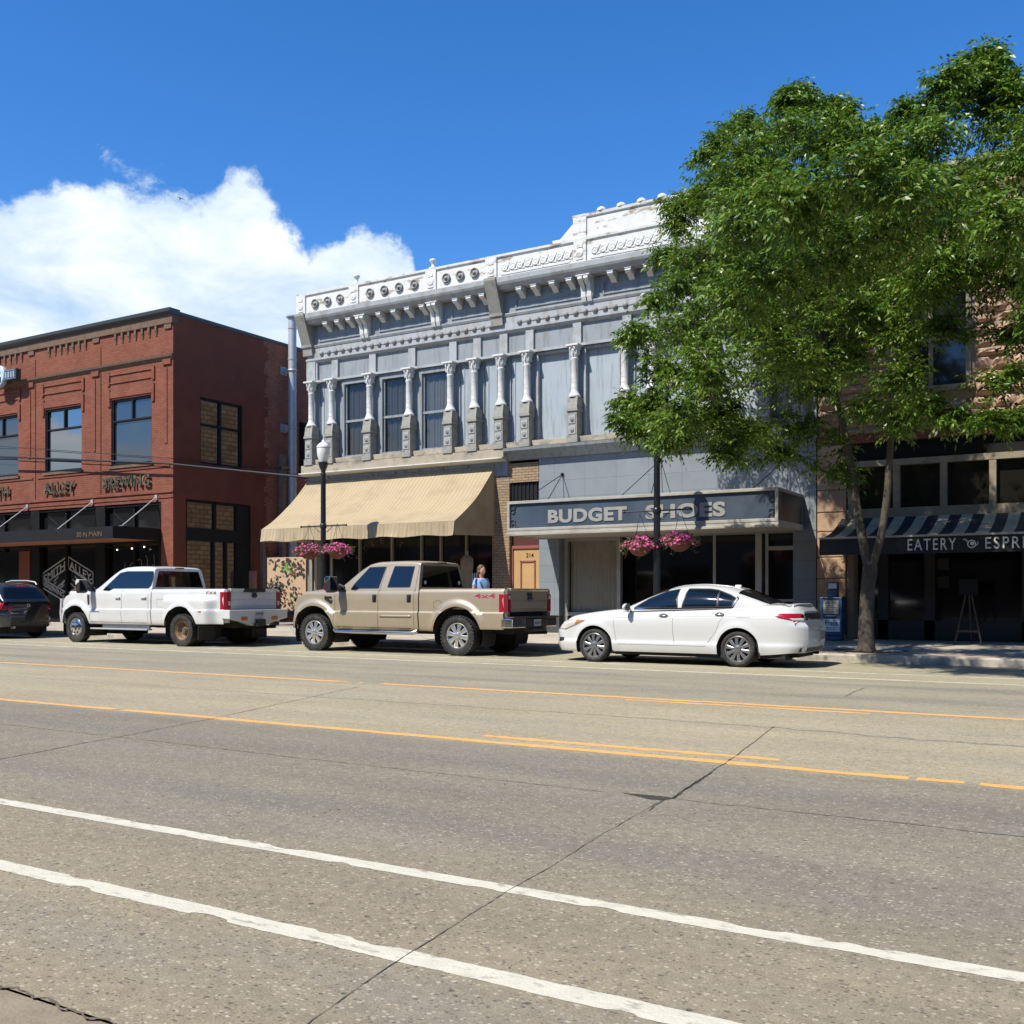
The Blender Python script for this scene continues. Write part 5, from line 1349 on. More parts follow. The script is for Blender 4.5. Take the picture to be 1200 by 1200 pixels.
    mk(bed.mb, 'bed', paint, root, smooth=32, merge=True)
    # tailgate with a frame each side
    tg = MB(); x = xb0
    tg.box(x-.045, x+.03, -.80, .80, .93, rail+.005); tg.box(x-.06, x-.045, -.74, .74, 1.02, 1.16); tg.prism([(x-.075, rail+.012), (x+.03, rail+.012), (x+.03, rail-.03), (x-.05, rail-.05), (x-.075, rail-.02)], 'y', -.80, .80)
    if P['tg'] == 'lines': tg.box(x-.055, x-.045, -.76, .76, 1.20, 1.33)
    to = mk(tg, 'tailgate', paint, root, bevel=.012)
    cp = MB()
    for s in (-1, 1): cp.prism([(x+.10, s*.955), (x-.01, s*.945), (x-.045, s*.90), (x-.045, s*.81), (x+.10, s*.81)], 'z', .60, rail-.01)
    mk(cp, 'bed_corner', paint, root, bevel=.01)
    h = MB(); h.box(x-.058, x-.046 if P['tg'] != 'lines' else x-.054, -.10, .10, rail-.15 if P['tg'] != 'lines' else rail-.10, rail-.08)
    if P['tg'] == 'lines': h.box(x-.085, x+.02, -.36, .36, rail-.07, rail+.018)
    mk(h, 'tailgate_handle', m_blackp, to)
    e = MB(); e.lathe([(.001, -.016), (.058, -.012), (.062, 0)], (x-.058, 0, P['emb']), 20, 'x', sx=1.6); mk(e, 'emblem', plain('dark_blue_oval', (.012, .02, .05), .3), to)
    # tail lamps
    for s in (-1, 1):
        l = MB(); z0, z1 = P['lamp']
        l.prism([(x+.11, s*.985), (x-.02, s*.972), (x-.062, s*.91), (x-.062, s*.79), (x+.0, s*.79)], 'z', z0, z1)
        lo = mk(l, 'tail_lamp', m_redlens, root, bevel=.005)
        c = MB(); c.box(x-.066, x-.055, min(s*.81, s*.88), max(s*.81, s*.88), lerp(z0, z1, P['rev'][0]), lerp(z0, z1, P['rev'][1])); mk(c, 'reversing_lens', m_clearlens, lo)
    # rear bumper
    b = MB()
    if P['bumper'] == 'chrome':
        for s in (-1, 1): b.prism([(x+.06, s*.99), (x-.06, s*1.0), (x-.19, s*.95), (x-.22, s*.42), (x-.08, s*.42)], 'z', .60, .80)
        bo_ = mk(b, 'rear_bumper', m_chrome, root, bevel=.02)
        k = MB(); k.box(x-.23, x-.02, -.42, .42, .58, .79); k.box(x-.235, x-.05, -.97, .97, .80, .835); k.box(x-.30, x-.1, -.30, .30, .52, .58); mk(k, 'step_pad', m_blackp, bo_, bevel=.01)
    else:
        b.prism([(.20, .92), (1.0, .92), (1.0, .70), (.55, .62), (.25, .52), (-.25, .52), (-.55, .62), (-1.0, .70), (-1.0, .92), (-.20, .92)], 'x', x-.24, x-.03)
        b.prism([(x-.24, .99), (x+.05, 1.0), (x+.05, .93), (x-.03, .9)], 'z', .70, .92); b.prism([(x-.24, -.99), (x+.05, -1.0), (x+.05, -.93), (x-.03, -.9)], 'z', .70, .92)
        bo_ = mk(b, 'rear_bumper', paint, root, bevel=.018)
        k = MB()
        for s in (-.52, .52): k.prism([(s-.12, .70), (s-.09, .75), (s+.09, .75), (s+.12, .70), (s+.09, .655), (s-.09, .655)], 'x', x-.247, x-.2)
        mk(k, 'step_light', m_amber, bo_); k = MB(); k.cbox((x-.25, 0, .60), (.12, .3, .16)); k.cbox((x-.26, .15, .54), (.2, .1, .08)); mk(k, 'tow_hitch', m_blackp, bo_)
    pl = MB(); pz = .70 if P['bumper'] == 'chrome' else .82; pl.box(x-.248, x-.238, -.15, .15, pz-.07, pz+.07); po_ = mk(pl, 'number_plate', m_plate, bo_)
    pl = MB()
    for q in range(5): pl.box(x-.2495, x-.2475, -.12+q*.052, -.085+q*.052, pz-.03, pz+.03)
    mk(pl, 'plate_marks', m_platemark, po_)
    # panes, seams and trim
    for s, ax in ((1, '+y'), (-1, '-y')):
        for poly in P['panes']:
            g = MB(); body.decal(g, ax, poly, .004, 18, 8); go = mk(g, 'side_window', m_carglass, root)
            t = MB()
            pts = poly+[poly[0]]
            body.seam(t, ax, pts, .032, .0025); mk(t, 'window_seal', m_blackp, go)
        for poly in P['door_seams']:
            pass
        t = MB()
        for q in P['door_seams']: body.seam(t, ax, q, .009)
        for q in P['bed_seams']: bed.seam(t, ax, q, .006)
        mk(t, 'panel_gap', m_well, bo)
        for hx, hz in P['handles']:
            l, n = body.hit(ax, hx, hz); h = MB()
            if P['handle_style'] == 'black': h.box(hx-.055, hx+.055, l.y-.004*s, l.y+.012*s, hz-.085, hz+.085); h.box(hx-.03, hx+.035, l.y+.012*s, l.y+.04*s, hz-.05, hz+.06); mk(h, 'door_handle', m_blackp, root, bevel=.012)
            else: h.cbox((hx, l.y+.03*s, hz+.02), (.20, .03, .045)); h.cbox((hx+.08, l.y+.012*s, hz+.02), (.03, .03, .04)); h.cbox((hx-.08, l.y+.012*s, hz+.02), (.03, .03, .04)); ho = mk(h, 'door_handle', paint, root, bevel=.01)
            if P['handle_style'] != 'black':
                h = MB(); body.decal(h, ax, [(hx-.07, hz-.07), (hx+.07, hz-.07), (hx+.07, hz+.05), (hx-.07, hz+.05)], .002, 4, 3); mk(h, 'handle_recess', plain('shadowed_white_recess', (.5, .5, .5), .4), ho)
        # tow mirror
        mx, mz = P['mirror']; m_ = MB(); y0 = .93
        m_.prism([(mx-.12, mz-.17), (mx+.0, mz-.20), (mx+.05, mz-.1), (mx+.04, mz+.12), (mx-.0, mz+.17), (mx-.12, mz+.16)], 'y', s*(y0+.20), s*(y0+.46))
        m_.box(mx-.1, mx+.02, min(s*y0, s*(y0+.22)), max(s*y0, s*(y0+.22)), mz-.13, mz-.05); m_.prism([(mx+.14, mz-.2), (mx-.18, mz-.2), (mx-.14, mz-.04), (mx+.02, mz+.02)], 'y', s*(.885), s*(.945))
        if P.get('mirror_low'): m_.box(mx-.1, mx+.02, min(s*y0, s*(y0+.22)), max(s*y0, s*(y0+.22)), mz+.0, mz+.06)
        mo_ = mk(m_, 'tow_mirror', m_blackp, root, bevel=.02)
        g = MB(); g.box(mx-.128, mx-.118, min(s*(y0+.22), s*(y0+.44)), max(s*(y0+.22), s*(y0+.44)), mz-.14, mz+.14); mk(g, 'mirror_glass', m_privacy, mo_)
        g = MB(); g.prism([(mx+.045, mz+.02), (mx+.045, mz+.12), (mx+.0, mz+.178), (mx-.11, mz+.168), (mx-.11, mz+.11)], 'y', s*(y0+.195), s*(y0+.465)); mk(g, 'mirror_cap', m_chrome if P['mirror_chrome'] else paint, mo_, bevel=.012)
        g = MB(); g.box(mx+.03, mx+.052, min(s*(y0+.40), s*(y0+.47)), max(s*(y0+.40), s*(y0+.47)), mz-.14, mz-.02); mk(g, 'turn_signal', m_redlens if P['mirror_chrome'] else m_amber, mo_)
        # side step
        sb = MB()
        if P['step'] == 'tube': sb.tube([(P['step_x'][0], s*.94, .50), (P['step_x'][0]+.1, s*1.0, .46), (P['step_x'][1]-.1, s*1.0, .46), (P['step_x'][1], s*.94, .50)], .045, 12); mat_ = m_chrome
        else: sb.box(P['step_x'][0], P['step_x'][1], min(s*.84, s*1.02), max(s*.84, s*1.02), .37, .41); sb.box(P['step_x'][0]+.1, P['step_x'][1]-.3, min(s*.80, s*.86), max(s*.80, s*.86), .38, .52); mat_ = m_galv
        so_ = mk(sb, 'side_step', mat_, root, bevel=0 if P['step'] == 'tube' else .01)
        if P['step'] == 'tube':
            sb = MB()
            for q in (.15, .5, .85): xx = lerp(*P['step_x'], q); sb.box(xx-.16, xx+.16, min(s*.96, s*1.03), max(s*.96, s*1.03), .498, .510)
            mk(sb, 'step_pad', m_blackp, so_)
        # mud flap
        if P.get('flaps'):
            f = MB(); f.box(-.62, -.60, min(s*.62, s*1.17), max(s*.62, s*1.17), .17, .58); f.box(-.628, -.62, min(s*.75, s*1.0), max(s*.75, s*1.0), .24, .36); mk(f, 'mud_flap', m_blackp, root)
    # rear cab window, windscreen, lamps on the roof
    g = MB(); zt0, zt1 = P['rwin']; body.decal(g, '-x', [(-.80, zt0), (.80, zt0), (.66, zt1), (-.66, zt1)], .006, 10, 6); ro_ = mk(g, 'rear_window', m_privacy, root)
    if P.get('stickers'):
        t = MB()
        for yy in (.66, -.66): l, n = body.hit('-x', yy, zt0+.10); t.lathe([(.001, -.0), (.045, -.0)], (l.x-.012, yy, zt0+.10), 16, 'x')
        mk(t, 'round_sticker', plain('pale_sticker', (.5, .52, .52), .6), ro_)
    g = MB(); xw0, xw1 = P['wind']; body.decal(g, '+z', [(xw0, -.64), (xw1, -.80), (xw1, .80), (xw0, .64)], .006, 12, 10); mk(g, 'windscreen', m_privacy, root)
    l = MB(); xr = xa+.05; l.box(xa-.02, xa+.045, -.13, .13, rt(xa+.05)-.035, rt(xa+.05)-.0); lo = mk(l, 'high_brake_lamp', m_darkred, root, bevel=.006)
    # front: grille, lamps, bumper
    f = MB(); f.box(xf-.02, xf+.035, -.62, .62, .80, 1.17); 
    go = mk(f, 'grille', m_chrome if P['chrome_front'] else paint, root, bevel=.02); f = MB()
    for q in range(4): f.box(xf+.03, xf+.045, -.58, .58, .84+q*.085, .89+q*.085)
    mk(f, 'grille_slots', m_blackp, go)
    for s in (-1, 1):
        f = MB(); f.prism([(xf-.13, s*.90), (xf+.0, s*.84), (xf+.02, s*.62), (xf-.1, s*.62)], 'z', .86, 1.16); mk(f, 'headlight', m_clearlens, root, bevel=.015)
    f = MB(); f.prism([(xf-.10, -.94), (xf+.10, -.90), (xf+.20, -.5), (xf+.22, 0), (xf+.20, .5), (xf+.10, .90), (xf-.10, .94), (xf-.02, .8), (xf-.02, -.8)], 'z', .50, .77); mk(f, 'front_bumper', m_chrome if P['chrome_front'] else paint, root, bevel=.025)
    if P.get('guard'):
        f = MB()
        for zz in (.72, .92, 1.16): f.tube([(xf+.10, -.93, zz), (xf+.33, -.70, zz), (xf+.36, 0, zz), (xf+.33, .70, zz), (xf+.10, .93, zz)], .032, 8)
        for yy in (-.5, .5, -.84, .84): f.tube([(xf+.2, yy, .52), (xf+.32 if abs(yy) < .6 else xf+.24, yy, .8), (xf+.32 if abs(yy) < .6 else xf+.2, yy, 1.16)], .032, 8)
        mk(f, 'bull_bar', paint, root)
    # underneath
    u = MB(); u.box(xb0+.1, wb+.5, -.52, .52, .46, .64); u.box(xb0+.05, xc, -.72, .72, .62, .95); u.box(xc, wb-.75, -.86, .86, .50, .62)
    for xx in (0, wb): u.tube([(xx, -.8, zc), (xx, .8, zc)], .065, 10); u.ball((xx, .0 if xx == 0 else .25, zc), .18, 12)
    u.tube([(.2, 0, zc+.03), (wb-1.0, 0, .5)], .05, 8); u.tube([(wb-1.5, -.5, .42), (.5, -.55, .42), (xb0-.05, -.75, .47)], .04, 8)
    u.box(-.5, .5, .50, .56, zc+.08, zc+.13); u.box(-.5, .5, -.56, -.50, zc+.08, zc+.13)
    for s in (-1, 1):
        for xx in (0, wb): liner(u, xx, AR-.005, zc, s*.42, s*(.95 if not dual or xx else 1.15))
    mk(u, 'underbody', m_under, root)
    wy = .86
    for s in (1, -1):
        if dual:
            wheel(root, wb, s*.89, R, P['rim'], .22, 'bulge'); wheel(root, 0, s*1.06, R, P['rim'], .22, 'dish'); wheel(root, 0, s*.76, R, P['rim'], .22, 'dish')
        else:
            wheel(root, wb, s*wy, R, P['rim'], .275, 'eight'); wheel(root, 0, s*wy, R, P['rim'], .275, 'eight')
    return root, body, bed, bo

m_tanp = Mpaint('dusty_champagne_tan_paint', (.33, .275, .195), .3, .36, .5, (.27, .19, .105), (.50, 1.0), .75)
m_whitep = Mpaint('white_truck_paint', (.52, .52, .505), 0, .28, .8, (.36, .30, .22), (.48, .72), .55)
T2, b2, d2, bo2 = pickup(dict(label='champagne tan crew cab pickup truck with bright spoked wheels parked before the cream awning', loc=(-12.08, 18.85, 0), group=None,
    paint=m_tanp, wb=3.97, R=.425, rim=.262, arch=.615, belt=1.375, flare=.055, cabrear=1.03, nose=4.60, cowl=3.22, hood_r=1.475, hood_f=1.31,
    roof=[(1.03, 1.985), (1.12, 2.02), (1.6, 2.04), (2.2, 2.03), (2.48, 1.985), (2.62, 1.92), (3.2, 1.50), (3.36, 1.39)], roofw=.745, roof_z=2.02, rear_rake=.10,
    tail=-1.14, rail=1.41, tg='plain', emb=1.20, lamp=(.93, 1.30), rev=(.72, .92), bumper='chrome',
    panes=[[(2.93, 1.41), (2.86, 1.52), (2.50, 1.895), (2.05, 1.905), (2.16, 1.44), (2.70, 1.44), (2.80, 1.40)], [(1.90, 1.46), (1.80, 1.91), (1.26, 1.90), (1.30, 1.46)]],
    door_seams=[[(3.36, 1.33), (3.36, .62), (3.30, .56)], [(2.12, .56), (2.12, 1.36), (2.02, 1.92)], [(1.13, 1.93), (1.14, 1.36), (1.13, .62), (1.16, .56)], [(3.36, .57), (1.2, .56)]],
    bed_seams=[[(.62, 1.13), (.50, 1.18), (.40, 1.13), (.40, 1.02), (.50, .97), (.62, 1.02), (.62, 1.13)]],
    handles=[(2.22, 1.21), (1.27, 1.21)], handle_style='black', mirror=(3.26, 1.53), mirror_chrome=True, step='tube', step_x=(1.07, 3.40), rwin=(1.46, 1.93), stickers=True, wind=(2.66, 3.14), chrome_front=True))
t = MB(); b2.decal(t, '+y', [(3.42, 1.16), (3.66, 1.28), (3.66, 1.19), (3.46, 1.08)], .012, 8, 4, back=.012); mk(t, 'fender_vent', m_blackp, T2)
t = MB(); t.box(3.44, 3.64, .985, 1.0, 1.215, 1.255); mk(t, 'fender_badge', m_chrome, T2)
m_decal = plain('crimson_decal', (.32, .01, .06), .5)
t = MB(); decal_text(d2, t, '4x4', -.42, 1.215, .10, .52); mk(t, 'decal', m_decal, T2)
t = MB(); b2.decal(t, '+y', [(2.05, .80), (1.20, .80), (1.20, .845), (2.05, .845)], .012, 14, 2, back=.01); mk(t, 'door_moulding', m_tanp, T2)

T1, b1, d1, bo1 = pickup(dict(label='white dual rear wheel pickup truck with flared rear fenders and a front bull bar', loc=(-20.22, 18.80, 0), group=None,
    paint=m_whitep, wb=4.36, R=.405, rim=.235, arch=.60, belt=1.395, flare=.05, cabrear=1.36, nose=4.98, cowl=3.60, hood_r=1.46, hood_f=1.29,
    roof=[(1.36, 1.97), (1.46, 2.02), (2.0, 2.045), (2.5, 2.03), (2.74, 1.985), (2.9, 1.91), (3.58, 1.47), (3.72, 1.40)], roofw=.76, roof_z=2.02, rear_rake=.08, dual=True,
    tail=-1.28, rail=1.43, tg='lines', emb=1.27, lamp=(.90, 1.36), rev=(.28, .5), bumper='plate',
    panes=[[(3.30, 1.42), (3.16, 1.54), (2.76, 1.86), (2.50, 1.90), (1.48, 1.89), (1.40, 1.80), (1.44, 1.54), (1.52, 1.47), (2.90, 1.47), (3.05, 1.41)]],
    door_seams=[[(3.74, 1.33), (3.74, .62), (3.70, .56)], [(2.50, .56), (2.50, 1.42)], [(1.46, 1.42), (1.46, .62), (1.48, .56)], [(3.7, .57), (1.5, .56)]],
    bed_seams=[[(1.12, 1.18), (.86, 1.18), (.86, .98), (1.12, .98), (1.12, 1.18)]],
    handles=[(2.64, 1.20), (1.62, 1.20)], handle_style='body', mirror=(3.78, 1.53), mirror_low=True, mirror_chrome=False, step='board', step_x=(1.45, 3.72), rwin=(1.49, 1.91), wind=(2.95, 3.48), chrome_front=False, guard=True, flaps=True))
t = MB(); b1.decal(t, '+y', [(3.80, 1.30), (3.90, 1.30), (3.86, 1.02), (3.80, 1.05)], .01, 5, 5, back=.01); mk(t, 'fender_vent', m_blackp, T1)
t = MB(); b1.decal(t, '+y', [(3.72, .835), (3.30, .835), (3.30, .855), (3.72, .855)], .008, 6, 1, back=.006); mk(t, 'door_badge', m_chrome, T1)
t = MB(); decal_text(d1, t, 'FX4', -.68, 1.30, .075, .34); mk(t, 'decal', plain('dark_red_brown_decal', (.10, .02, .012), .5), T1)
t = MB(); d1.decal(t, '+y', [(-.75, .86), (-.66, .86), (-.66, .90), (-.75, .90)], .008, 3, 2, back=.008); mk(t, 'side_marker', m_amber, T1)

# ---------------------------------------------------------------- sedan and crossover
def car(P):
    root = thing(P['name'], P['label'], P['cat'], P['loc'], PI, None, world=False); OFF[root.name] = (0, 0, 0)
    paint = P['paint']; wb, R, AR = P['wb'], P['R'], P['arch']; zc = R; arches = [(0, AR), (wb, AR)]
    xr, xf = P['ends']; mid = (xr+xf)/2; hl = (xf-xr)/2
    zsh, ztop, zsill = pchip(P['shoulder']), pchip(P['top']), P['sill']
    sidep = pchip(P['side']); W = P['W']
    def plan(x):
        t = abs(x-mid)/hl; k = P['round_r'] if x < mid else P['round_f']
        return 1-.055*t**4-k*t**16
    def fx(x, z):       # bumpers bulge, the lid and the valance draw in
        d = 0
        if x < xr+.5:
            k = 1-sstep(xr, xr+.5, x); d += k*P['rear_in'](z)
        if x > xf-.5:
            k = sstep(xf-.5, xf, x); d -= k*P['front_in'](z)
        return x+d
    def half(x, z):
        s = zsh(x); zn = z if z < .7 else .7+(z-.7)*(1.0-.7)/max(.05, s-.7)
        y = W*sidep(zn)
        for c in (0, wb):
            r = math.hypot(x-c, max(0, z-zc)) if z > zc else abs(x-c)
            if r > AR-.02: y += .022*(1-sstep(AR+.01, AR+.13, r))
        return y*plan(x)
    body = Body(); st = []
    xs = x_stations(xr, xf, arches, .055, [xr+.004, xr+.012, xr+.025, xr+.045, xr+.07, xr+.1, xr+.14, xf-.004, xf-.012, xf-.025, xf-.045, xf-.07, xf-.1, xf-.14])
    for x in xs:
        s = zsh(x); za = arch_z(x, arches, zsill(x), zc); row = []
        lv = [zsill(x)+(s-zsill(x))*i/26 for i in range(27)]
        for z in lv:
            zz = max(z, min(za, s-.02)); row.append((fx(x, zz), half(x, zz), zz))
        y0, zb, zt = row[-1][1], s, ztop(x)
        for t, q in ((.985, .22), (.96, .45), (.92, .62), (.84, .80), (.7, .92), (.45, .985), (.2, 1.), (0, 1.)):
            zz = zb+(zt-zb)*q; row.append((fx(x, zz), y0*t, zz))
        st.append(row)
    body.loft(st)
    # greenhouse
    rz, gw, gb = pchip(P['roof']), pchip(P['gw']), pchip(P['gb']); g0, g1 = P['roof'][0][0], P['roof'][-1][0]
    g0, g1 = min(p[0] for p in P['roof']), max(p[0] for p in P['roof'])
    st = []; n = 90; hs = [0, .12, .24, .36, .48, .6, .7, .78, .85, .90, .94, .97, .988, 1.0]
    for i in range(n+1):
        x = lerp(g0, g1, i/n); zb = gb(x); h = max(.004, rz(x)-zb); wv = gw(x); row = []
        for q in hs: row.append((x, wv*max(0, 1-q**P['q'])**(1/P['p']) if q < 1 else wv*.30, zb+h*(q if q < 1 else .996)))
        for t in (.2, .1, 0): row.append((x, wv*t, zb+h*(1.0)))
        st.append(row)
    body.loft(st)
    body.done()
    bo = mk(body.mb, 'body', paint, root, smooth=38, merge=True)
    for s, ax in ((1, '+y'), (-1, '-y')):
        if P.get('chrome_line'):
            t = MB(); body.seam(t, ax, P['chrome_line'], .022, .006); mk(t, 'window_trim', m_chrome, root)
        for poly in P['panes']:
            g = MB(); body.decal(g, ax, poly, .004, 18, 8); go = mk(g, 'side_window', m_carglass, root)
            t = MB(); body.seam(t, ax, poly+[poly[0]], .022, .0055); mk(t, 'window_seal', m_blackp, go)
        t = MB()
        for q in P['seams']: body.seam(t, ax, q, .006)
        mk(t, 'panel_gap', plain('grey_panel_gap', (.10, .10, .10), .6), bo)
        for hx, hz in P['handles']:
            l, n_ = body.hit(ax, hx, hz); h = MB(); h.lathe([(.001, 0), (.035, .003*s), (.05, 0)], (hx, l.y+.001*s, hz), 16, 'y', sx=1.9); ho = mk(h, 'door_handle', m_grey_alloy, root)
            h = MB(); h.tube([(hx-.085, l.y+.006*s, hz+.005), (hx-.05, l.y+.03*s, hz+.008), (hx+.05, l.y+.03*s, hz+.008), (hx+.085, l.y+.006*s, hz+.005)], .013, 8); mk(h, 'grip', m_chrome, ho)
        for lamp in P['lamps']:
            l = MB(); body.decal(l, ax, lamp[0], .008, 14, 6, back=.012); lo = mk(l, lamp[2], lamp[1], root)
            for sub in lamp[3:]:
                q = MB(); body.decal(q, ax, sub[0], .012, 8, 4, back=.008); mk(q, sub[2], sub[1], lo)
        mx, mz = P['mirror']; l, n_ = body.hit(ax, mx-.05, mz-.04); y = l.y
        m_ = MB(); m_.ball((mx, y+s*.17, mz), .09, 14, 0, .8); m_.tube([(mx-.03, y-s*.01, mz-.05), (mx-.01, y+s*.12, mz-.02)], .025, 8)
        for i, v in enumerate(m_.v): m_.v[i] = (mx+(v[0]-mx)*(.8 if v[0] > mx else .35), v[1]+(v[1]-y-s*.17)*.35, v[2])
        mo_ = mk(m_, 'door_mirror', paint, root, smooth=50); g = MB(); g.lathe([(.001, 0), (.075, 0)], (mx-.036, y+s*.17, mz), 16, 'x', sy=1, sx=1.3); mk(g, 'mirror_glass', m_blackp, mo_)
        if P.get('mirror_foot'): q = MB(); body.decal(q, ax, P['mirror_foot'], .006, 5, 4, back=.006); mk(q, 'mirror_foot', m_blackp, root)
        for f_ in P.get('flaps', ()):
            q = MB(); q.prism([(f_-.02, .50), (f_-.05, .18), (f_-.035, .17), (f_+.02, .46)], 'y', s*(W-.18), s*(W-.035)); mk(q, 'mud_flap', m_blackp, root)
    for d in P['extra']: 
        q = MB(); body.decal(q, d['ax'], d['poly'], d.get('eps', .006), d.get('nu', 14), d.get('nv', 8), back=d.get('back')); mk(q, d['name'], d['mat'], root)
    u = MB(); u.box(xr+.35, wb-AR-.02, -W+.12, W-.12, .16, .40); u.box(xr+.2, xf-.25, -.5, .5, .18, .42)
    for s in (-1, 1):
        for xx in (0, wb): liner(u, xx, AR-.004, zc, s*.45, s*(W-.03))
    u.tube([(wb-.6, -.4, .2), (xr+.1, -.5, .23)], .03, 8)
    mk(u, 'underbody', m_under, root)
    for s in (1, -1):
        for xx in (wb, 0): wheel(root, xx, s*(W-.115), R, P['rim'], .215, P['style'], lug=False)
    return root, body

m_pearl = Mpaint('pearl_white_car_paint', (.53, .53, .52), 0, .25, .9, (.42, .38, .30), (.25, .42), .35, .01)
CAR, cb_ = car(dict(name='sedan', label='white four door sedan with a small boot spoiler parked beside the street tree', cat='car', loc=(-5.92, 18.50, 0), paint=m_pearl, wb=2.83, R=.318, arch=.385, W=.918, rim=.225, style='ten',
    ends=(-1.17, 3.80), round_r=.30, round_f=.36,
    shoulder=[(-1.17, .93), (-1.05, 1.0), (-.7, 1.035), (0, 1.03), (1.2, 1.005), (2.3, .955), (2.9, .885), (3.3, .835), (3.5, .79), (3.66, .73), (3.8, .60)],
    top=[(-1.17, 1.0), (-1.1, 1.085), (-.9, 1.115), (-.45, 1.12), (0, 1.10), (1.2, 1.06), (2.3, 1.03), (2.75, .99), (3.2, .925), (3.5, .86), (3.68, .79), (3.8, .68)],
    sill=lambda x: lerp(.27, .22, sstep(-1.1, -.3, x))-.0*x if x < 2 else lerp(.22, .20, sstep(2, 3.7, x)),
    side=[(.18, .90), (.23, .935), (.29, .955), (.385, .975), (.40, .972), (.43, .955), (.50, .962), (.65, .985), (.78, .997), (.86, .99), (.885, .985), (.905, .968), (.96, .935), (1.0, .885)],
    rear_in=pchip([(.2, .10), (.35, .03), (.5, .0), (.72, .0), (.80, .06), (.95, .10), (1.1, .13)]), front_in=pchip([(.18, .06), (.35, .0), (.55, 0), (.75, .12), (.9, .2)]),
    roof=[(-.62, 1.105), (-.5, 1.135), (-.2, 1.265), (.13, 1.395), (.45, 1.46), (.85, 1.488), (1.15, 1.475), (1.45, 1.425), (1.75, 1.315), (2.05, 1.17), (2.3, 1.045), (2.42, .99)],
    gw=[(-.62, .60), (-.3, .72), (.1, .80), (.7, .845), (1.5, .855), (2.0, .845), (2.42, .80)], gb=[(-.62, 1.08), (0, 1.045), (1.2, 1.01), (2.0, .98), (2.42, .955)], p=3.0, q=2.3,
    panes=[[(2.02, 1.035), (1.75, 1.21), (1.45, 1.335), (1.18, 1.385), (1.15, 1.05)], [(1.06, 1.055), (1.00, 1.39), (.6, 1.385), (.42, 1.36), (.40, 1.07)], [(.385, 1.07), (.405, 1.352), (.20, 1.28), (.08, 1.22), (.14, 1.08)]],
    chrome_line=[(2.02, 1.022), (1.2, 1.035), (.12, 1.06), (.035, 1.21), (.07, 1.25)],
    seams=[[(2.42, .95), (2.40, .62), (2.37, .42), (2.33, .36)], [(1.22, 1.01), (1.22, .55), (1.20, .36)], [(.16, 1.04), (.33, .80), (.40, .62), (.52, .48), (.60, .36)], [(2.6, .845), (2.0, .868), (1.2, .89), (.2, .905), (-.6, .91)], [(.02, 1.0), (-.22, 1.0), (-.22, .88), (.02, .88), (.02, 1.0)], [(2.33, .36), (.6, .355)]],
    handles=[(1.40, .895), (.33, .925)], mirror=(2.10, 1.055), mirror_foot=[(2.30, 1.005), (2.18, 1.075), (2.08, 1.01)], flaps=(-.355, 2.475),
    lamps=[([(-.58, .955), (-.82, .955), (-1.155, .945), (-1.15, .83), (-.95, .835), (-.72, .885)], m_redlens, 'tail_lamp', ([(-.95, .835), (-1.145, .832), (-1.14, .87), (-.90, .872)], m_clearlens, 'reversing_lens')),
           ([(3.00, .80), (3.25, .815), (3.45, .78), (3.60, .71), (3.66, .62), (3.45, .62), (3.25, .70)], m_clearlens, 'headlight', ([(3.02, .795), (3.2, .80), (3.25, .72)], m_amber, 'turn_lens')),
           ([(3.52, .46), (3.66, .46), (3.66, .38), (3.52, .40)], m_blackp, 'fog_lamp')],
    extra=[dict(ax='+z', poly=[(-.50, -.56), (-.50, .56), (.08, .60), (.08, -.60)], name='rear_window', mat=m_privacy, nu=14, nv=14), dict(ax='+z', poly=[(1.42, -.60), (1.42, .60), (2.28, .66), (2.28, -.66)], name='windscreen', mat=m_privacy, nu=14, nv=14),
           dict(ax='-x', poly=[(-.56, .84), (-.56, .96), (.56, .96), (.56, .84)], name='lid_panel', mat=m_blackp, nu=10, nv=4), dict(ax='-x', poly=[(-.8, .84), (-.8, .955), (-.57, .955), (-.57, .84)], name='lamp_end', mat=m_redlens, nu=6, nv=4, back=.01), dict(ax='-x', poly=[(.57, .84), (.57, .955), (.8, .955), (.8, .84)], name='lamp_end', mat=m_redlens, nu=6, nv=4, back=.01),
           dict(ax='-x', poly=[(-.17, .68), (-.17, .80), (.17, .80), (.17, .68)], name='number_plate', mat=m_plate, nu=4, nv=2, back=.006), dict(ax='-x', poly=[(-.7, .25), (-.7, .36), (.7, .36), (.7, .25)], name='rear_valance', mat=m_blackp, nu=10, nv=3)]))
sp = MB(); n = 24; vs = []
for i in range(n+1):
    y = lerp(-.70, .70, i/n); e = abs(y)/.70; dz = -.035*e**6; dx = .14*e**3
    dx += .12; dz -= .035; vs += [(-.80+dx, y, 1.130+dz), (-.95+dx, y, 1.158+dz), (-1.10+dx, y, 1.168+dz), (-1.115+dx, y, 1.155+dz), (-.98+dx, y, 1.138+dz), (-.82+dx, y, 1.118+dz)]
sp.add(vs, [(i*6+k, i*6+(k+1) % 6, (i+1)*6+(k+1) % 6, (i+1)*6+k) for i in range(n) for k in range(6)], 0, True)
sp.cbox((-.86, 0, 1.095), (.16, 1.16, .04))
for y in (-.60, .60): sp.cbox((-.86, y*1.0, 1.09), (.14, .06, .05))
mk(sp, 'spoiler', m_pearl, CAR, smooth=40)
q = MB(); q.cbox((.28, 0, 1.445), (.12, .04, .05)); mk(q, 'roof_aerial', m_pearl, CAR, bevel=.012)

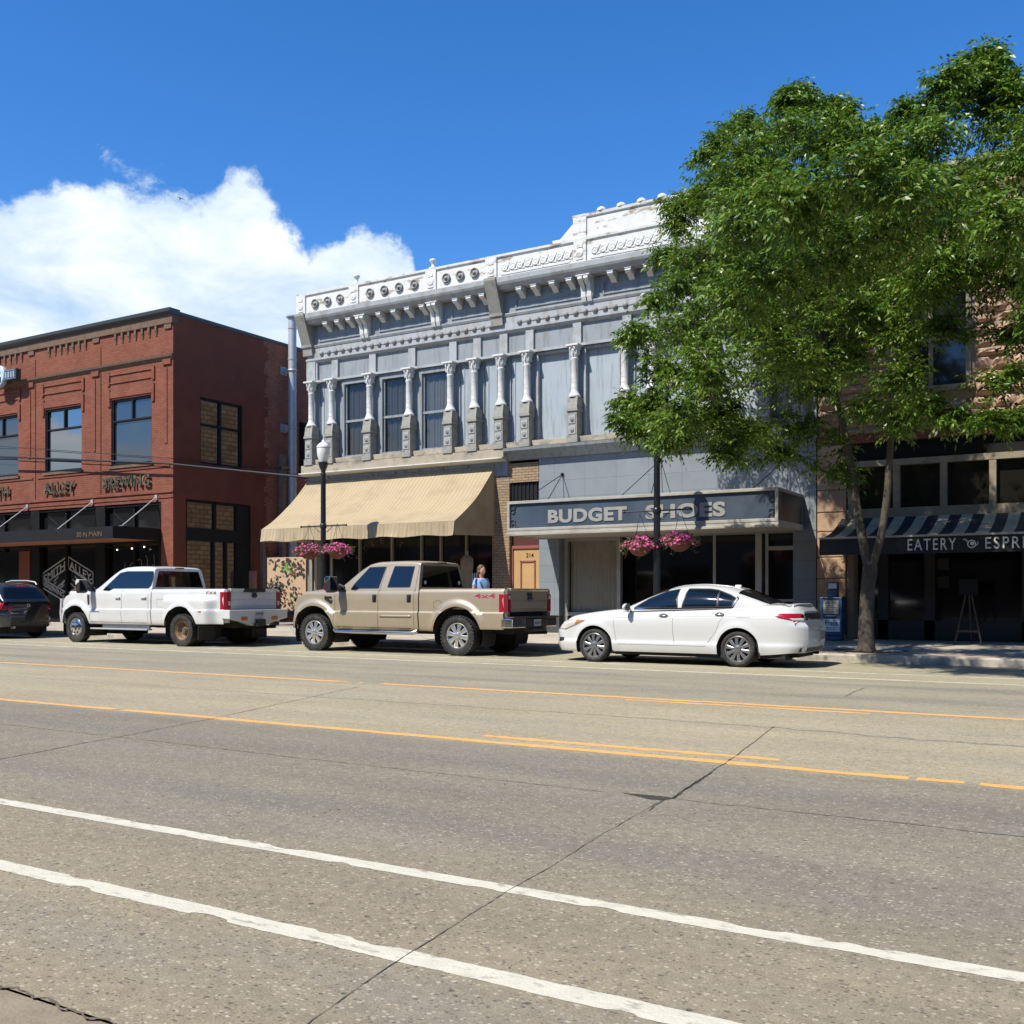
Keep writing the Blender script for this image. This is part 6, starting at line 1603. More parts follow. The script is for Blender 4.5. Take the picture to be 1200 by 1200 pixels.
m_blk = Mpaint('black_car_paint', (.012, .013, .015), 0, .18, 1., (.10, .085, .065), (.25, .8), .5)
SUV, sb_ = car(dict(name='crossover', label='black crossover with roof rails and red tail lamps at the left edge', cat='car', loc=(-28.83, 18.68, 0), paint=m_blk, wb=2.69, R=.345, arch=.41, W=.905, rim=.235, style='ten',
    ends=(-.92, 3.62), round_r=.24, round_f=.34,
    shoulder=[(-.92, 1.05), (-.8, 1.10), (-.4, 1.10), (.6, 1.07), (1.6, 1.03), (2.3, 1.0), (2.9, .92), (3.3, .85), (3.62, .70)],
    top=[(-.92, 1.10), (-.85, 1.14), (-.5, 1.14), (.6, 1.12), (1.6, 1.09), (2.3, 1.06), (2.8, 1.0), (3.2, .92), (3.5, .83), (3.62, .74)],
    sill=lambda x: lerp(.36, .27, sstep(-.9, -.2, x)), side=[(.2, .88), (.3, .93), (.42, .965), (.5, .965), (.65, .985), (.8, 1.0), (.9, .99), (.95, .975), (1.0, .91)],
    rear_in=pchip([(.3, .08), (.45, .0), (.68, .0), (.76, .07), (.95, .08), (1.14, .13)]), front_in=pchip([(.2, .06), (.4, 0), (.6, 0), (.8, .12), (1., .2)]),
    roof=[(-.84, 1.10), (-.78, 1.18), (-.60, 1.44), (-.48, 1.575), (-.3, 1.63), (.4, 1.67), (.9, 1.67), (1.3, 1.63), (1.6, 1.52), (2.1, 1.23), (2.35, 1.08), (2.45, 1.02)],
    gw=[(-.84, .76), (-.5, .80), (0, .83), (1, .85), (2, .84), (2.45, .8)], gb=[(-.84, 1.08), (.5, 1.07), (2.45, 1.0)], p=3.2, q=3.0,
    panes=[[(2.0, 1.10), (1.6, 1.38), (1.25, 1.53), (1.02, 1.56), (1.0, 1.12)], [(.92, 1.12), (.92, 1.565), (.1, 1.55), (.06, 1.13)], [(-.02, 1.14), (.02, 1.54), (-.35, 1.48), (-.60, 1.24), (-.55, 1.16)]],
    seams=[[(2.35, 1.0), (2.3, .45)], [(.96, 1.07), (.96, .42)], [(.05, 1.08), (.2, .8), (.45, .45)]], handles=[(1.15, .98), (.2, 1.0)], mirror=(2.05, 1.13), 
    lamps=[([(-.50, 1.03), (-.66, 1.05), (-.88, 1.02), (-.89, .86), (-.70, .86), (-.55, .93)], m_redlens, 'tail_lamp'), ([(2.85, .82), (3.2, .84), (3.45, .74), (3.4, .66), (3.1, .72)], m_clearlens, 'headlight')],
    extra=[dict(ax='-x', poly=[(-.70, 1.19), (-.56, 1.50), (.56, 1.50), (.70, 1.19)], name='rear_window', mat=m_privacy, nu=14, nv=10), dict(ax='-x', poly=[(-.84, .86), (-.84, 1.02), (-.52, .96), (-.48, .87)], name='lamp_end', mat=m_redlens, nu=8, nv=4, back=.012), dict(ax='-x', poly=[(.84, .86), (.84, 1.02), (.52, .96), (.48, .87)], name='lamp_end', mat=m_redlens, nu=8, nv=4, back=.012),
           dict(ax='-x', poly=[(-.17, .70), (-.17, .82), (.17, .82), (.17, .70)], name='number_plate', mat=m_plate, nu=4, nv=2, back=.008), dict(ax='-x', poly=[(-.15, 1.535), (-.15, 1.565), (.15, 1.565), (.15, 1.535)], name='high_brake_lamp', mat=m_redlens, nu=4, nv=2, back=.01),
           dict(ax='-x', poly=[(-.75, .40), (-.75, .50), (.75, .50), (.75, .40)], name='rear_valance', mat=m_blackp, nu=10, nv=3), dict(ax='-x', poly=[(.35, .74), (.35, .77), (.58, .77), (.58, .74)], name='badge', mat=m_grey_alloy, nu=3, nv=1, back=.004), dict(ax='-x', poly=[(-.6, .76), (-.6, .80), (-.42, .80), (-.42, .76)], name='badge', mat=m_grey_alloy, nu=3, nv=1, back=.004),
           dict(ax='+z', poly=[(1.5, -.6), (1.5, .6), (2.3, .7), (2.3, -.7)], name='windscreen', mat=m_privacy)]))
for s in (-1, 1):
    q = MB(); q.tube([(-.35, s*.60, 1.60), (-.28, s*.60, 1.68), (.1, s*.60, 1.725), (.9, s*.60, 1.73), (1.15, s*.58, 1.69), (1.2, s*.58, 1.63)], .022, 8); mk(q, 'roof_rail', m_galv, SUV)
l, n_ = sb_.hit('-x', 0, .98); q = MB(); q.lathe([(.05, 0), (.055, -.012), (.04, -.014), (.036, -.002)], (l.x, 0, .98), 18, 'x'); q.cbox((l.x-.006, 0, .98), (.012, .12, .022)); mk(q, 'emblem', m_chrome, SUV)
q = MB(); q.tube([(-.70, .45, .33), (-.90, .48, .34)], .035, 12); mk(q, 'tail_pipe', m_galv, SUV)
# ------------------------------------------------------------------ street lamps with flower baskets
m_lampblk = plain('black_lamp_paint', (.010, .011, .012), .35)
m_globe = M('milky_lamp_globe', (.62, .60, .55), .35, var=.05)
def lamp_parts(root):
    t = MB()
    t.lathe([(.20, 0), (.20, .10), (.17, .16), (.165, .55), (.14, .60), (.10, .72), (.085, .80), (.075, 1.2), (.068, 2.4), (.058, 4.32), (.075, 4.34), (.075, 4.38), (.058, 4.40), (.06, 4.46), (.09, 4.52), (.12, 4.60), (.135, 4.66), (.135, 4.69), (.001, 4.69)], (0, 0, 0), 24)
    for k in range(12):
        a = k*PI/6; t.tube([(.072*math.cos(a), .072*math.sin(a), .85), (.060*math.cos(a), .060*math.sin(a), 4.25)], .008, 5)
    mk(t, 'pole', m_lampblk, root, smooth=35)
    g = MB(); g.lathe([(.10, 4.69), (.125, 4.75), (.165, 4.88), (.175, 5.02), (.168, 5.08)], (0, 0, 0), 24); go = mk(g, 'globe', m_globe, root)
    c = MB(); c.lathe([(.18, 5.08), (.182, 5.10), (.15, 5.16), (.09, 5.21), (.05, 5.23), (.03, 5.28), (.012, 5.30), (.001, 5.36)], (0, 0, 0), 24); mk(c, 'globe_cap', plain('pale_lamp_cap', (.66, .65, .62), .4), go)
    b = MB(); b.tube([(-.78, 0, 2.98), (.78, 0, 2.98)], .018, 8); b.lathe([(.078, 2.92), (.09, 2.93), (.09, 3.03), (.078, 3.04)], (0, 0, 0), 16)
    for s in (-1, 1): b.ball((s*.79, 0, 2.98), .032, 8); b.tube([(s*.07, 0, 2.80), (s*.2, 0, 2.86), (s*.32, 0, 2.97)], .010, 6)
    mk(b, 'basket_arm', m_lampblk, root)
lx = [(-18.54, 21.0, 'black street lamp with white globe in front of the cream awning'), (-8.89, 21.0, 'black street lamp standing before the blue shop sign, top hidden in leaves')]
l0 = thing('street_lamp', lx[0][2], 'street lamp', (lx[0][0], lx[0][1], .165), 0, 'globe street lamps along the kerb'); OFF[l0.name] = (0, 0, 0); lamp_parts(l0)
l1 = copy_tree(l0); l1.location = (lx[1][0], lx[1][1], .165); l1['label'] = lx[1][2]

m_coir = M('red_brown_basket_fibre', (.20, .075, .045), .95, var=.35, vs=14, bmp=.8, bs=60)
def Mpetal():
    m, nt, b, out = newmat('pink_petunia_petals')
    g = N(nt, 'ShaderNodeNewGeometry'); c = ramp(nt, g.outputs['Random Per Island'], [(0, (.40, .03, .15)), (.45, (.58, .07, .27)), (.8, (.66, .17, .36)), (1, (.28, .02, .09))]).outputs[0]
    nt.links.new(c, b.inputs['Base Color']); b.inputs['Roughness'].default_value = .7
    tl = N(nt, 'ShaderNodeBsdfTranslucent'); nt.links.new(c, tl.inputs[0]); mx = N(nt, 'ShaderNodeMixShader'); mx.inputs[0].default_value = .25
    nt.links.new(b.outputs[0], mx.inputs[1]); nt.links.new(tl.outputs[0], mx.inputs[2]); nt.links.new(mx.outputs[0], out.inputs[0]); return m
m_petal = Mpetal()
def Mleaf(name, stops, tr=.3, rough=.45):
    m, nt, b, out = newmat(name)
    g = N(nt, 'ShaderNodeNewGeometry'); c = ramp(nt, g.outputs['Random Per Island'], stops).outputs[0]
    c = mixc(nt, 1., c, ramp(nt, noise(nt, objco(nt), .9, 3), [(.3, (.8, .82, .75)), (.7, (1.2, 1.15, 1.1))]).outputs[0], 'MULTIPLY')
    nt.links.new(c, b.inputs['Base Color']); b.inputs['Roughness'].default_value = rough; b.inputs['Specular IOR Level'].default_value = .35
    tl = N(nt, 'ShaderNodeBsdfTranslucent'); nt.links.new(mixc(nt, 1., c, (1.35, 1.3, .6), 'MULTIPLY'), tl.inputs[0]); mx = N(nt, 'ShaderNodeMixShader'); mx.inputs[0].default_value = tr
    nt.links.new(b.outputs[0], mx.inputs[1]); nt.links.new(tl.outputs[0], mx.inputs[2]); nt.links.new(mx.outputs[0], out.inputs[0]); return m
m_dull = Mleaf('dull_basket_leaves', [(0, (.05, .085, .02)), (.6, (.10, .12, .035)), (1, (.17, .10, .06))], .2)
def basket(cx, cz, label, seed, lush=1.):
    rng = random.Random(seed)
    b = thing('flower_basket', label, 'flower basket', (cx, 21.0, cz), 0, 'hanging flower baskets on the lamps')
    t = MB(); t.lathe([(.001, -.22), (.10, -.20), (.19, -.14), (.245, -.05), (.26, .02), (.24, .03), (.22, .0), (.001, -.02)], (cx, 21.0, cz), 20); t.lathe([(.255, .01), (.272, .02), (.272, .04), (.255, .05)], (cx, 21, cz), 20)
    t.build('basket', m_coir, b, smooth=60)
    ch = MB()
    for k in range(3):
        a = k*2.094+.4; ch.tube([(cx+.25*math.cos(a), 21+.25*math.sin(a), cz+.03), (cx, 21, cz+.74)], .005, 5)
    ch.build('chain', m_lampblk, b)
    f = MB()
    def disc(c, r, nrm):
        u = nrm.orthogonal().normalized(); w_ = nrm.cross(u); n = 6
        vs = [c-nrm*r*.35] + [c+(u*math.cos(2*PI*q/n)+w_*math.sin(2*PI*q/n))*r*rng.uniform(.75, 1.15) for q in range(n)]
        f.add(vs, [(0, 1+q, 1+(q+1) % n) for q in range(n)])
    for i in range(int(170*lush)):
        a = rng.uniform(0, 2*PI); q = math.sqrt(rng.random()); th = rng.uniform(0, 1)
        rr = .40*q*(1+.18*math.sin(a*3+seed)); h = .13*(1-q*q)+rng.uniform(-.09, .05)-.12*max(0, q-.7)*2
        n_ = Vector((math.cos(a)*q, math.sin(a)*q, .9)) + Vector((rng.uniform(-.5, .5), rng.uniform(-.7, .3), rng.uniform(-.3, .3)))
        disc(Vector((cx+rr*math.cos(a), 21+rr*math.sin(a), cz+.07+h)), rng.uniform(.022, .042), n_.normalized())
    for i in range(16):
        a = rng.uniform(0, 2*PI); disc(Vector((cx+rng.uniform(.38, .47)*math.cos(a), 21+.36*math.sin(a), cz+rng.uniform(-.10, .05))), .03, Vector((math.cos(a), math.sin(a)-.4, .4)).normalized())
    f.build('flowers', m_petal, b)
    f = MB()
    for i in range(560):
        a = rng.uniform(0, 2*PI); q = math.sqrt(rng.random()); rr = .43*q; p = Vector((cx+rr*math.cos(a), 21+rr*math.sin(a), cz+.05+.13*(1-q*q)+rng.uniform(-.14, .05)))
        d = Vector((math.cos(a), math.sin(a), rng.uniform(-.6, .6))).normalized(); s_ = d.cross(Vector((rng.uniform(-1, 1), rng.uniform(-1, 1), 1))).normalized(); L = rng.uniform(.04, .07)
        f.add([p, p+d*L*.5+s_*L*.25, p+d*L, p+d*L*.5-s_*L*.25], [(0, 1, 2, 3)])
    for i in range(9):                    # trailing stems
        a = rng.uniform(0, 2*PI); q0 = Vector((cx+.25*math.cos(a), 21+.25*math.sin(a), cz+.03)); L = rng.uniform(.15, .34)
        for k in range(8):
            p = q0+Vector((math.cos(a), math.sin(a), 0))*(.10+.05*math.sin(k))-Vector((0, 0, L*k/8)); d = Vector((rng.uniform(-1, 1), rng.uniform(-1, 1), -.6)).normalized(); s_ = d.orthogonal().normalized()
            f.add([p, p+d*.025+s_*.014, p+d*.05, p+d*.025-s_*.014], [(0, 1, 2, 3)])
    f.build('leaves', m_dull, b)
basket(-19.05, 2.46, 'pink flower basket on the left arm of the lamp by the cream awning', 1, .8)
basket(-18.05, 2.46, 'pink flower basket on the right arm of the lamp by the cream awning', 2, 1.1)
basket(-9.30, 2.36, 'smaller pink flower basket left of the lamp before the blue shop sign', 3, .75)
basket(-8.36, 2.44, 'full pink flower basket right of the lamp before the blue shop sign', 4, 1.15)

# ------------------------------------------------------------------ newspaper box
nb = thing('newspaper_box', 'blue newspaper vending box with white lettered card by the stone pier', 'newspaper box', (-5.88, 23.95, .25))
m_nblue = M('blue_box_paint', (.022, .055, .125), .45, var=.15, stain=(.05, .06, .07), stain_amt=.3)
t = MB(); t.box(-6.13, -5.63, 23.72, 24.15, .36, 1.24); t.box(-6.10, -5.66, 23.75, 24.1, .25, .36); t.build('cabinet', m_nblue, nb, bevel=.02)
t = MB(); t.box(-5.99, -5.77, 23.85, 24.05, 1.24, 1.40); t.box(-5.99, -5.77, 23.9, 24.05, 1.40, 1.58); t.build('coin_head', m_nblue, nb, bevel=.012)
t = MB(); t.box(-5.97, -5.79, 23.885, 23.899, 1.43, 1.55); t.build('price_card', M('pale_card', (.55, .55, .52), .7), nb)
t = MB(); t.box(-6.04, -5.70, 23.705, 23.719, .86, 1.16); wo_ = t.build('display_window', M('newsprint_behind_glass', (.36, .34, .29), .4, var=.25, vs=9), nb)
t = MB()
for q in range(5): t.box(-6.0, -5.76-.05*(q % 2), 23.70, 23.7045, .90+q*.045, .915+q*.045)
t.box(-6.0, -5.75, 23.70, 23.7045, 1.11, 1.135); t.build('newsprint', plain('grey_newsprint_marks', (.12, .12, .12), .8), wo_)
t = MB(); t.box(-6.07, -5.67, 23.705, 23.719, .45, .74); cd_ = t.build('card', M('white_box_card', (.55, .60, .62), .6, var=.08), nb)
t = MB(); add_text(t, 'Press', (-6.00, 23.704, .585), .125, .28, .004, .012); t.box(-6.0, -5.74, 23.70, 23.704, .535, .545); t.box(-5.98, -5.78, 23.70, 23.704, .50, .508); t.build('lettering', m_nblue, cd_)
t = MB(); t.box(-6.0, -5.76, 23.69, 23.71, .80, .825); t.build('handle', m_galv, nb)

nb.location.x += .09

# ------------------------------------------------------------------ easel sign stand
es = thing('easel_stand', 'thin wooden easel holding a dark board on the shaded pavement', 'easel', (-2.87, 23.5, .24))
m_ew = M('easel_timber', (.06, .04, .027), .7)
t = MB(); t.tube([(-3.13, 23.35, .23), (-2.90, 23.5, 1.42)], .018, 6); t.tube([(-2.60, 23.35, .23), (-2.84, 23.5, 1.42)], .018, 6); t.build('front_legs', m_ew, es)
t = MB(); t.tube([(-2.87, 23.95, .25), (-2.87, 23.52, 1.40)], .016, 6); t.build('rear_leg', m_ew, es)
t = MB(); t.box(-3.08, -2.66, 23.40, 23.44, .50, .54); t.build('ledge', m_ew, es)
t = MB(); t.box(-3.05, -2.69, 23.43, 23.45, 1.28, 1.62); t.build('board', M('black_menu_board', (.006, .006, .006), .95), es)

# ------------------------------------------------------------------ alley screen, plant, wall bracket
ps = thing('floral_screen', 'tan painted screen with pink and dark flowers at the alley mouth', 'screen', (-24.6, 26.0, .28))
t = MB(); t.box(-25.50, -23.72, 26.0, 26.05, .75, 2.58); t.build('panel', M('tan_screen_paint', (.40, .275, .165), .8, var=.06), ps)
t = MB(); t.box(-25.62, -25.51, 25.98, 26.08, .28, 2.62); t.box(-23.71, -23.62, 25.98, 26.08, .28, 2.62); t.box(-25.51, -23.71, 25.98, 26.06, .62, .749); t.build('frame', m_black, ps)
rng = random.Random(9)
def petals(n, mat, name, rad, cl):
    t = MB()
    for i in range(n):
        if cl and rng.random() < .8:
            c = rng.choice(cl); x, z = c[0]+rng.gauss(0, c[2]), c[1]+rng.gauss(0, c[2])
        else: x, z = rng.uniform(-25.4, -23.8), rng.uniform(.85, 2.5)
        x = min(max(x, -25.42), -23.8); z = min(max(z, .84), 2.5); a = rng.uniform(0, PI); r_ = rad*rng.uniform(.5, 1.2)
        pts = [(x+r_*math.cos(a+q*PI/3)*(1 if q % 3 == 0 else .55), 25.998-.0007*(i % 20)-(.016 if name != 'leaf_pattern' else 0), z+r_*math.sin(a+q*PI/3)*(1 if q % 3 == 0 else .55)) for q in range(6)]
        t.add(pts, [tuple(range(6))])
    t.build(name, mat, ps)
petals(110, plain('near_black_leaf_paint', (.018, .022, .014), .8), 'leaf_pattern', .09, [(-24.55, 2.25, .2), (-24.3, 2.3, .15), (-25.1, 2.3, .12), (-25.05, 1.75, .12), (-24.0, 2.05, .12), (-24.7, 1.3, .2), (-24.3, 1.3, .15)])
petals(60, plain('plum_flower_paint', (.14, .03, .035), .8), 'flower_pattern', .055, None)
petals(16, plain('bright_green_leaf_paint', (.10, .24, .015), .8), 'bright_leaf_pattern', .07, [(-24.6, 2.2, .13)])
pp = thing('potted_shrub', 'dark bushy potted shrub in front of the floral screen', 'plant', (-24.5, 25.3, .28))
t = MB(); t.lathe([(.16, 0), (.22, .4), (.24, .42), (.22, .44), (.001, .40)], (-24.5, 25.3, .28), 18); t.build('pot', m_black, pp, smooth=40)
t = MB()
for i in range(560):
    d = Vector((rng.gauss(0, 1), rng.gauss(0, 1), rng.gauss(0, 1))).normalized(); p = Vector((-24.5, 25.3, 1.25))+Vector((d.x*.36, d.y*.3, d.z*.55))*rng.uniform(.3, 1)
    e = Vector((rng.uniform(-1, 1), rng.uniform(-1, 1), rng.uniform(-.5, .8))).normalized(); s_ = e.cross(d).normalized(); L = rng.uniform(.08, .15)
    t.add([p, p+e*L*.5+s_*L*.28, p+e*L, p+e*L*.5-s_*L*.28], [(0, 1, 2, 3)])
t.build('foliage', Mleaf('dark_shrub_leaves', [(0, (.012, .016, .012)), (1, (.03, .035, .03))], .1), pp)
t = MB()
for k in range(5): t.tube([(-24.5, 25.3, .66), (-24.5+rng.uniform(-.2, .2), 25.3+rng.uniform(-.15, .15), 1.4)], .012, 5)
t.build('stems', m_ew, pp)
t = MB(); t.box(-28.48, -28.2, 29.0, 30.9, 2.70, 2.76); t.prism([(29.5, 2.765), (30.1, 2.765), (29.85, 2.93), (29.75, 2.93)], 'x', -28.47, -28.4)
o = t.build('wall_shelf', M('pale_shelf', (.42, .36, .28), .7)); tag(o, 'small pale shelf bracket fixed on the red alley wall above the floral screen', 'shelf')
pn = thing('patio_post', 'slim timber post with a small pink notice board beside the brick alley wall', 'post', (-28.0, 28.35, .28))
t = MB(); t.box(-28.12, -27.98, 28.3, 28.44, .28, 3.8); t.build('post', m_wood_post, pn); t = MB(); t.box(-28.3, -27.95, 27.9, 27.95, 1.1, 2.2); t.build('notice_board', M('pink_notice', (.36, .15, .11), .8, var=.2), pn)
t = MB(); t.box(-28.2, -28.05, 27.88, 27.899, 1.5, 1.75); t.build('notice_mark', plain('olive_mark', (.22, .20, .03), .8), pn)

# ------------------------------------------------------------------ cables
def cable(name, pts, r, label, sag=.0):
    t = MB(); P = []
    for (a, b) in zip(pts, pts[1:]):
        for i in range(24):
            u = i/24; p = Vector(a).lerp(Vector(b), u); p.z -= sag*4*u*(1-u); P.append(p)
    P.append(Vector(pts[-1])); t.tube(P, r, 6); o = t.build(name, m_blackp); tag(o, label, 'cable', 'cables across the brick facade')
cable('overhead_cable', [(-60, 23.9, 8.5), (-38.5, 24.1, 6.78), (-28.4, 24.2, 5.83), (-22.3, 24.45, 5.02)], .035, 'thick dark overhead cable slung across the brick building under its windows')
cable('overhead_cable', [(-60, 24.0, 9.0), (-38.5, 24.1, 7.2), (-28.4, 24.25, 6.03), (-28.2, 29.5, 6.25)], .012, 'thin upper overhead wire crossing the brick building windows')
cable('overhead_cable', [(-28.42, 24.25, 5.84), (-28.2, 29.6, 6.2), (-28.1, 30.2, 6.2)], .02, 'short dark cable along the alley wall to the timber post')

# ------------------------------------------------------------------ bird
bd_ = thing('bird', 'tiny dark bird flying in front of the white cloud', 'bird', (0, 0, 0)); OFF[bd_.name] = (0, 0, 0)
t = MB(); t.lathe([(.001, -.16), (.05, -.10), (.06, .0), (.045, .09), (.03, .13), (.001, .17)], (0, 0, 0), 10, 'x')
for s in (-1, 1): t.add([(.06, s*.03, .02), (.09, s*.20, .10), (.0, s*.42, .04), (-.06, s*.2, .08), (-.06, s*.03, .01), (.02, s*.2, .12)], [(0, 1, 5), (1, 2, 5), (2, 3, 5), (3, 4, 5), (4, 0, 5)])
t.add([(-.14, 0, 0), (-.26, .05, .01), (-.26, -.05, .01)], [(0, 1, 2)]); mk(t, 'body', plain('dark_bird_plumage', (.02, .02, .02), .8), bd_, smooth=50)
bd_.location = (-43.88, 38.2, 22.72); bd_.rotation_euler = (.3, .1, 2.3); bd_.scale = (.6,)*3

# ------------------------------------------------------------------ people and dress form
def skin_mesh(name, verts, edges, radii, mat, parent, levels=2, root=0):
    me = bpy.data.meshes.new(name); me.from_pydata(verts, edges, []); o = bpy.data.objects.new(name, me); COL.objects.link(o)
    sm = o.modifiers.new('skin', 'SKIN'); sm.use_smooth_shade = True
    for i, r in enumerate(radii): me.skin_vertices[0].data[i].radius = (r, r) if not isinstance(r, tuple) else r
    for i in range(len(verts)): me.skin_vertices[0].data[i].use_root = (i == root)
    ss = o.modifiers.new('sub', 'SUBSURF'); ss.levels = levels; ss.render_levels = levels
    dg = bpy.context.evaluated_depsgraph_get(); dg.update()
    nm = bpy.data.meshes.new_from_object(o.evaluated_get(dg)); bpy.data.objects.remove(o)
    nm.materials.clear(); nm.materials.append(mat); nm.polygons.foreach_set('use_smooth', [True]*len(nm.polygons))
    c = bpy.data.objects.new(name, nm); COL.objects.link(c); c.parent = parent; return c
m_skin = plain('warm_skin', (.42, .22, .15), .55)
def person(loc, rz, label, shirt, hair, trousers, hairlong=.1, sc=1.):
    p = thing('person', label, 'person', loc, rz); OFF[p.name] = (0, 0, 0); p.scale = (sc,)*3
    # faces +x
    V = [(0, 0, .93), (.01, 0, 1.12), (.0, 0, 1.32), (-.015, 0, 1.43), (-.005, 0, 1.49), (.02, 0, 1.57), (.025, 0, 1.66),
         (-.01, .17, 1.385), (-.04, .235, 1.12), (.06, .25, .90), (.10, .25, .82), (-.01, -.17, 1.385), (-.03, -.235, 1.12), (.09, -.24, .92), (.13, -.235, .84),
         (.0, .09, .88), (.03, .10, .48), (-.03, .10, .09), (.09, .11, .04), (.0, -.09, .88), (-.02, -.10, .48), (-.09, -.10, .09), (.03, -.11, .04)]
    E_ = [(0, 1), (1, 2), (2, 3), (3, 4), (4, 5), (5, 6), (2, 7), (7, 8), (8, 9), (9, 10), (2, 11), (11, 12), (12, 13), (13, 14), (0, 15), (15, 16), (16, 17), (17, 18), (0, 19), (19, 20), (20, 21), (21, 22)]
    Rr = [.14, (.125, .11), (.15, .115), .065, .052, .075, .085, .058, .045, .036, .03, .058, .045, .036, .03, .095, .062, .04, .035, .095, .062, .04, .035]
    b = skin_mesh('body', V, E_, Rr, m_skin, p)
    def grow(n, idx, k, mat):
        mp = {i: q for q, i in enumerate(idx)}; return skin_mesh(n, [V[i] for i in idx], [(mp[a], mp[c]) for a, c in E_ if a in mp and c in mp], [tuple(x*k+.008 for x in (Rr[i] if isinstance(Rr[i], tuple) else (Rr[i],)*2)) for i in idx], mat, b, 2)
    V2 = list(V); 
    def seg(n, pts, rad, mat, ed=None): return skin_mesh(n, pts, ed or [(i, i+1) for i in range(len(pts)-1)], rad, mat, b, 2)
    seg('shirt', [(0, 0, .86), (.015, 0, 1.10), (.005, 0, 1.30), (-.01, 0, 1.40), (-.012, .17, 1.37), (-.03, .215, 1.20), (-.012, -.17, 1.37), (-.025, -.215, 1.20)], [(.165, .17), (.15, .15), (.165, .14), .085, .075, .065, .075, .065], shirt, [(0, 1), (1, 2), (2, 3), (2, 4), (4, 5), (2, 6), (6, 7)])
    for s in (1, -1):
        q = 15 if s == 1 else 19; seg('trouser_leg', [(0, s*.06, .92), V[q+1], (V[q+2][0], V[q+2][1], .10)], [.125, .085, .07], trousers)
        t = MB(); x, y = V[q+2][0], V[q+2][1]; t.prism([(x-.07, 0), (x+.20, 0), (x+.20, .04), (x+.08, .09), (x-.07, .10)], 'y', y-.045, y+.045); t.build('shoe', m_blackp, b, off=(0, 0, 0), bevel=.015)
        # hand: palm, four fingers and a thumb
        h = V[10] if s == 1 else V[14]; hv = [(h[0]-.01, h[1], h[2]+.02), (h[0]+.01, h[1], h[2]-.05)]; he = [(0, 1)]; hr = [.03, (.022, .036)]
        for k in range(4):
            o = -.027+.018*k; n = len(hv); L = (.075, .085, .08, .065)[k]; hv += [(h[0]+.015+o, h[1], h[2]-.075), (h[0]+.02+o, h[1]-s*.008, h[2]-.075-L*.5), (h[0]+.015+o, h[1]-s*.022, h[2]-.075-L)]; he += [(1, n), (n, n+1), (n+1, n+2)]; hr += [.011, .010, .008]
        n = len(hv); hv += [(h[0]+.045, h[1]-s*.01, h[2]-.01), (h[0]+.06, h[1]-s*.018, h[2]-.06)]; he += [(0, n), (n, n+1)]; hr += [.013, .010]
        skin_mesh('hand', hv, he, hr, m_skin, b, 1)
    # face
    hc = Vector((.03, 0, 1.625)); t = MB()
    t.ball((.018, 0, 1.615), .1, 16, 0, 1.22)
    for i, v in enumerate(t.v): t.v[i] = (v[0], v[1]*.80, v[2])
    t.prism([(.105, 1.585), (.132, 1.575), (.13, 1.59), (.108, 1.63)], 'y', -.012, .012)
    for s in (1, -1): t.ball((.01, s*.082, 1.605), .024, 8, 0, 1.3)
    t.ball((.10, 0, 1.55), .022, 8, 0, .5); t.build('head', m_skin, b, off=(0, 0, 0), smooth=60)
    for s in (1, -1):
        t = MB(); t.ball((.095, s*.034, 1.625), .013, 8); t.build('eye', m_blackp, b, off=(0, 0, 0))
    hh = MB(); hh.ball((-.015, 0, 1.64), .118, 16, 0, 1.14)
    for i, v in enumerate(hh.v):
        x, y, z = v; cut = .035 if z < 1.67 else .085; hh.v[i] = (min(x, cut), y*.9, z)
    hh.tube([(-.05, 0, 1.63), (-.075, 0, 1.55), (-.07, 0, 1.55-hairlong)], .075, 12, radii=[.085, .085, .05]); hh.build('hair', hair, b, off=(0, 0, 0), smooth=60)
    return p
pw = person((-14.80, 23.05, .225), -.35, 'woman in a light blue top with short brown hair beside the brick pier', plain('light_blue_jersey', (.22, .38, .62), .85), M('brown_hair', (.075, .042, .025), .6, var=.3, vs=30), plain('navy_trousers', (.03, .04, .08), .8), .06, 1.06)
t = MB(); t.tube([(-.05, -.13, 1.44), (.12, -.11, 1.30), (.15, -.06, 1.1), (.10, .1, .95)], .012, 6); t.build('bag_strap', m_blackp, pw.children[0], off=(0, 0, 0))
person((-16.25, 23.35, .23), .3, 'blond person with dark glasses mostly hidden behind the tan pickup cab', plain('dark_top', (.03, .03, .035), .85), M('blond_hair', (.50, .38, .22), .6, var=.2, vs=30), plain('black_trousers', (.02, .02, .02), .8), .05, 1.07)
df = thing('dress_form', 'dress form wearing a long tan sleeveless dress outside the awning shop', 'mannequin', (-15.93, 24.05, .25))
t = MB(); t.lathe([(.30, .55), (.25, .9), (.17, 1.35), (.15, 1.5), (.19, 1.75), (.21, 1.9), (.20, 2.05), (.10, 2.14), (.07, 2.15)], (-15.93, 24.05, .25), 22, sy=.65)
for i, v in enumerate(t.v):
    a = math.atan2(v[1]-24.05, v[0]+15.93); k = 1+.06*math.sin(a*9)*max(0, (1.6-v[2])/1.2); t.v[i] = (-15.93+(v[0]+15.93)*k, 24.05+(v[1]-24.05)*k, v[2])
t.build('dress', M('tan_cotton_dress', (.26, .20, .12), .9, var=.15, vs=6), df, smooth=60)
t = MB(); t.lathe([(.05, 2.14), (.05, 2.26), (.001, 2.28)], (-15.93, 24.05, .25), 12); t.build('neck', m_trim, df); t = MB(); t.lathe([(.20, .0), (.19, .03), (.02, .05), (.02, .9)], (-15.93, 24.05, .25), 14); t.build('stand', m_blackp, df)
t = MB(); 
for k in range(3): t.add([(-15.70+k*.07, 23.95, 1.9), (-15.66+k*.07, 23.95, 1.9), (-15.60+k*.09, 23.9, .7), (-15.67+k*.09, 23.9, .7)], [(0, 1, 2, 3)])
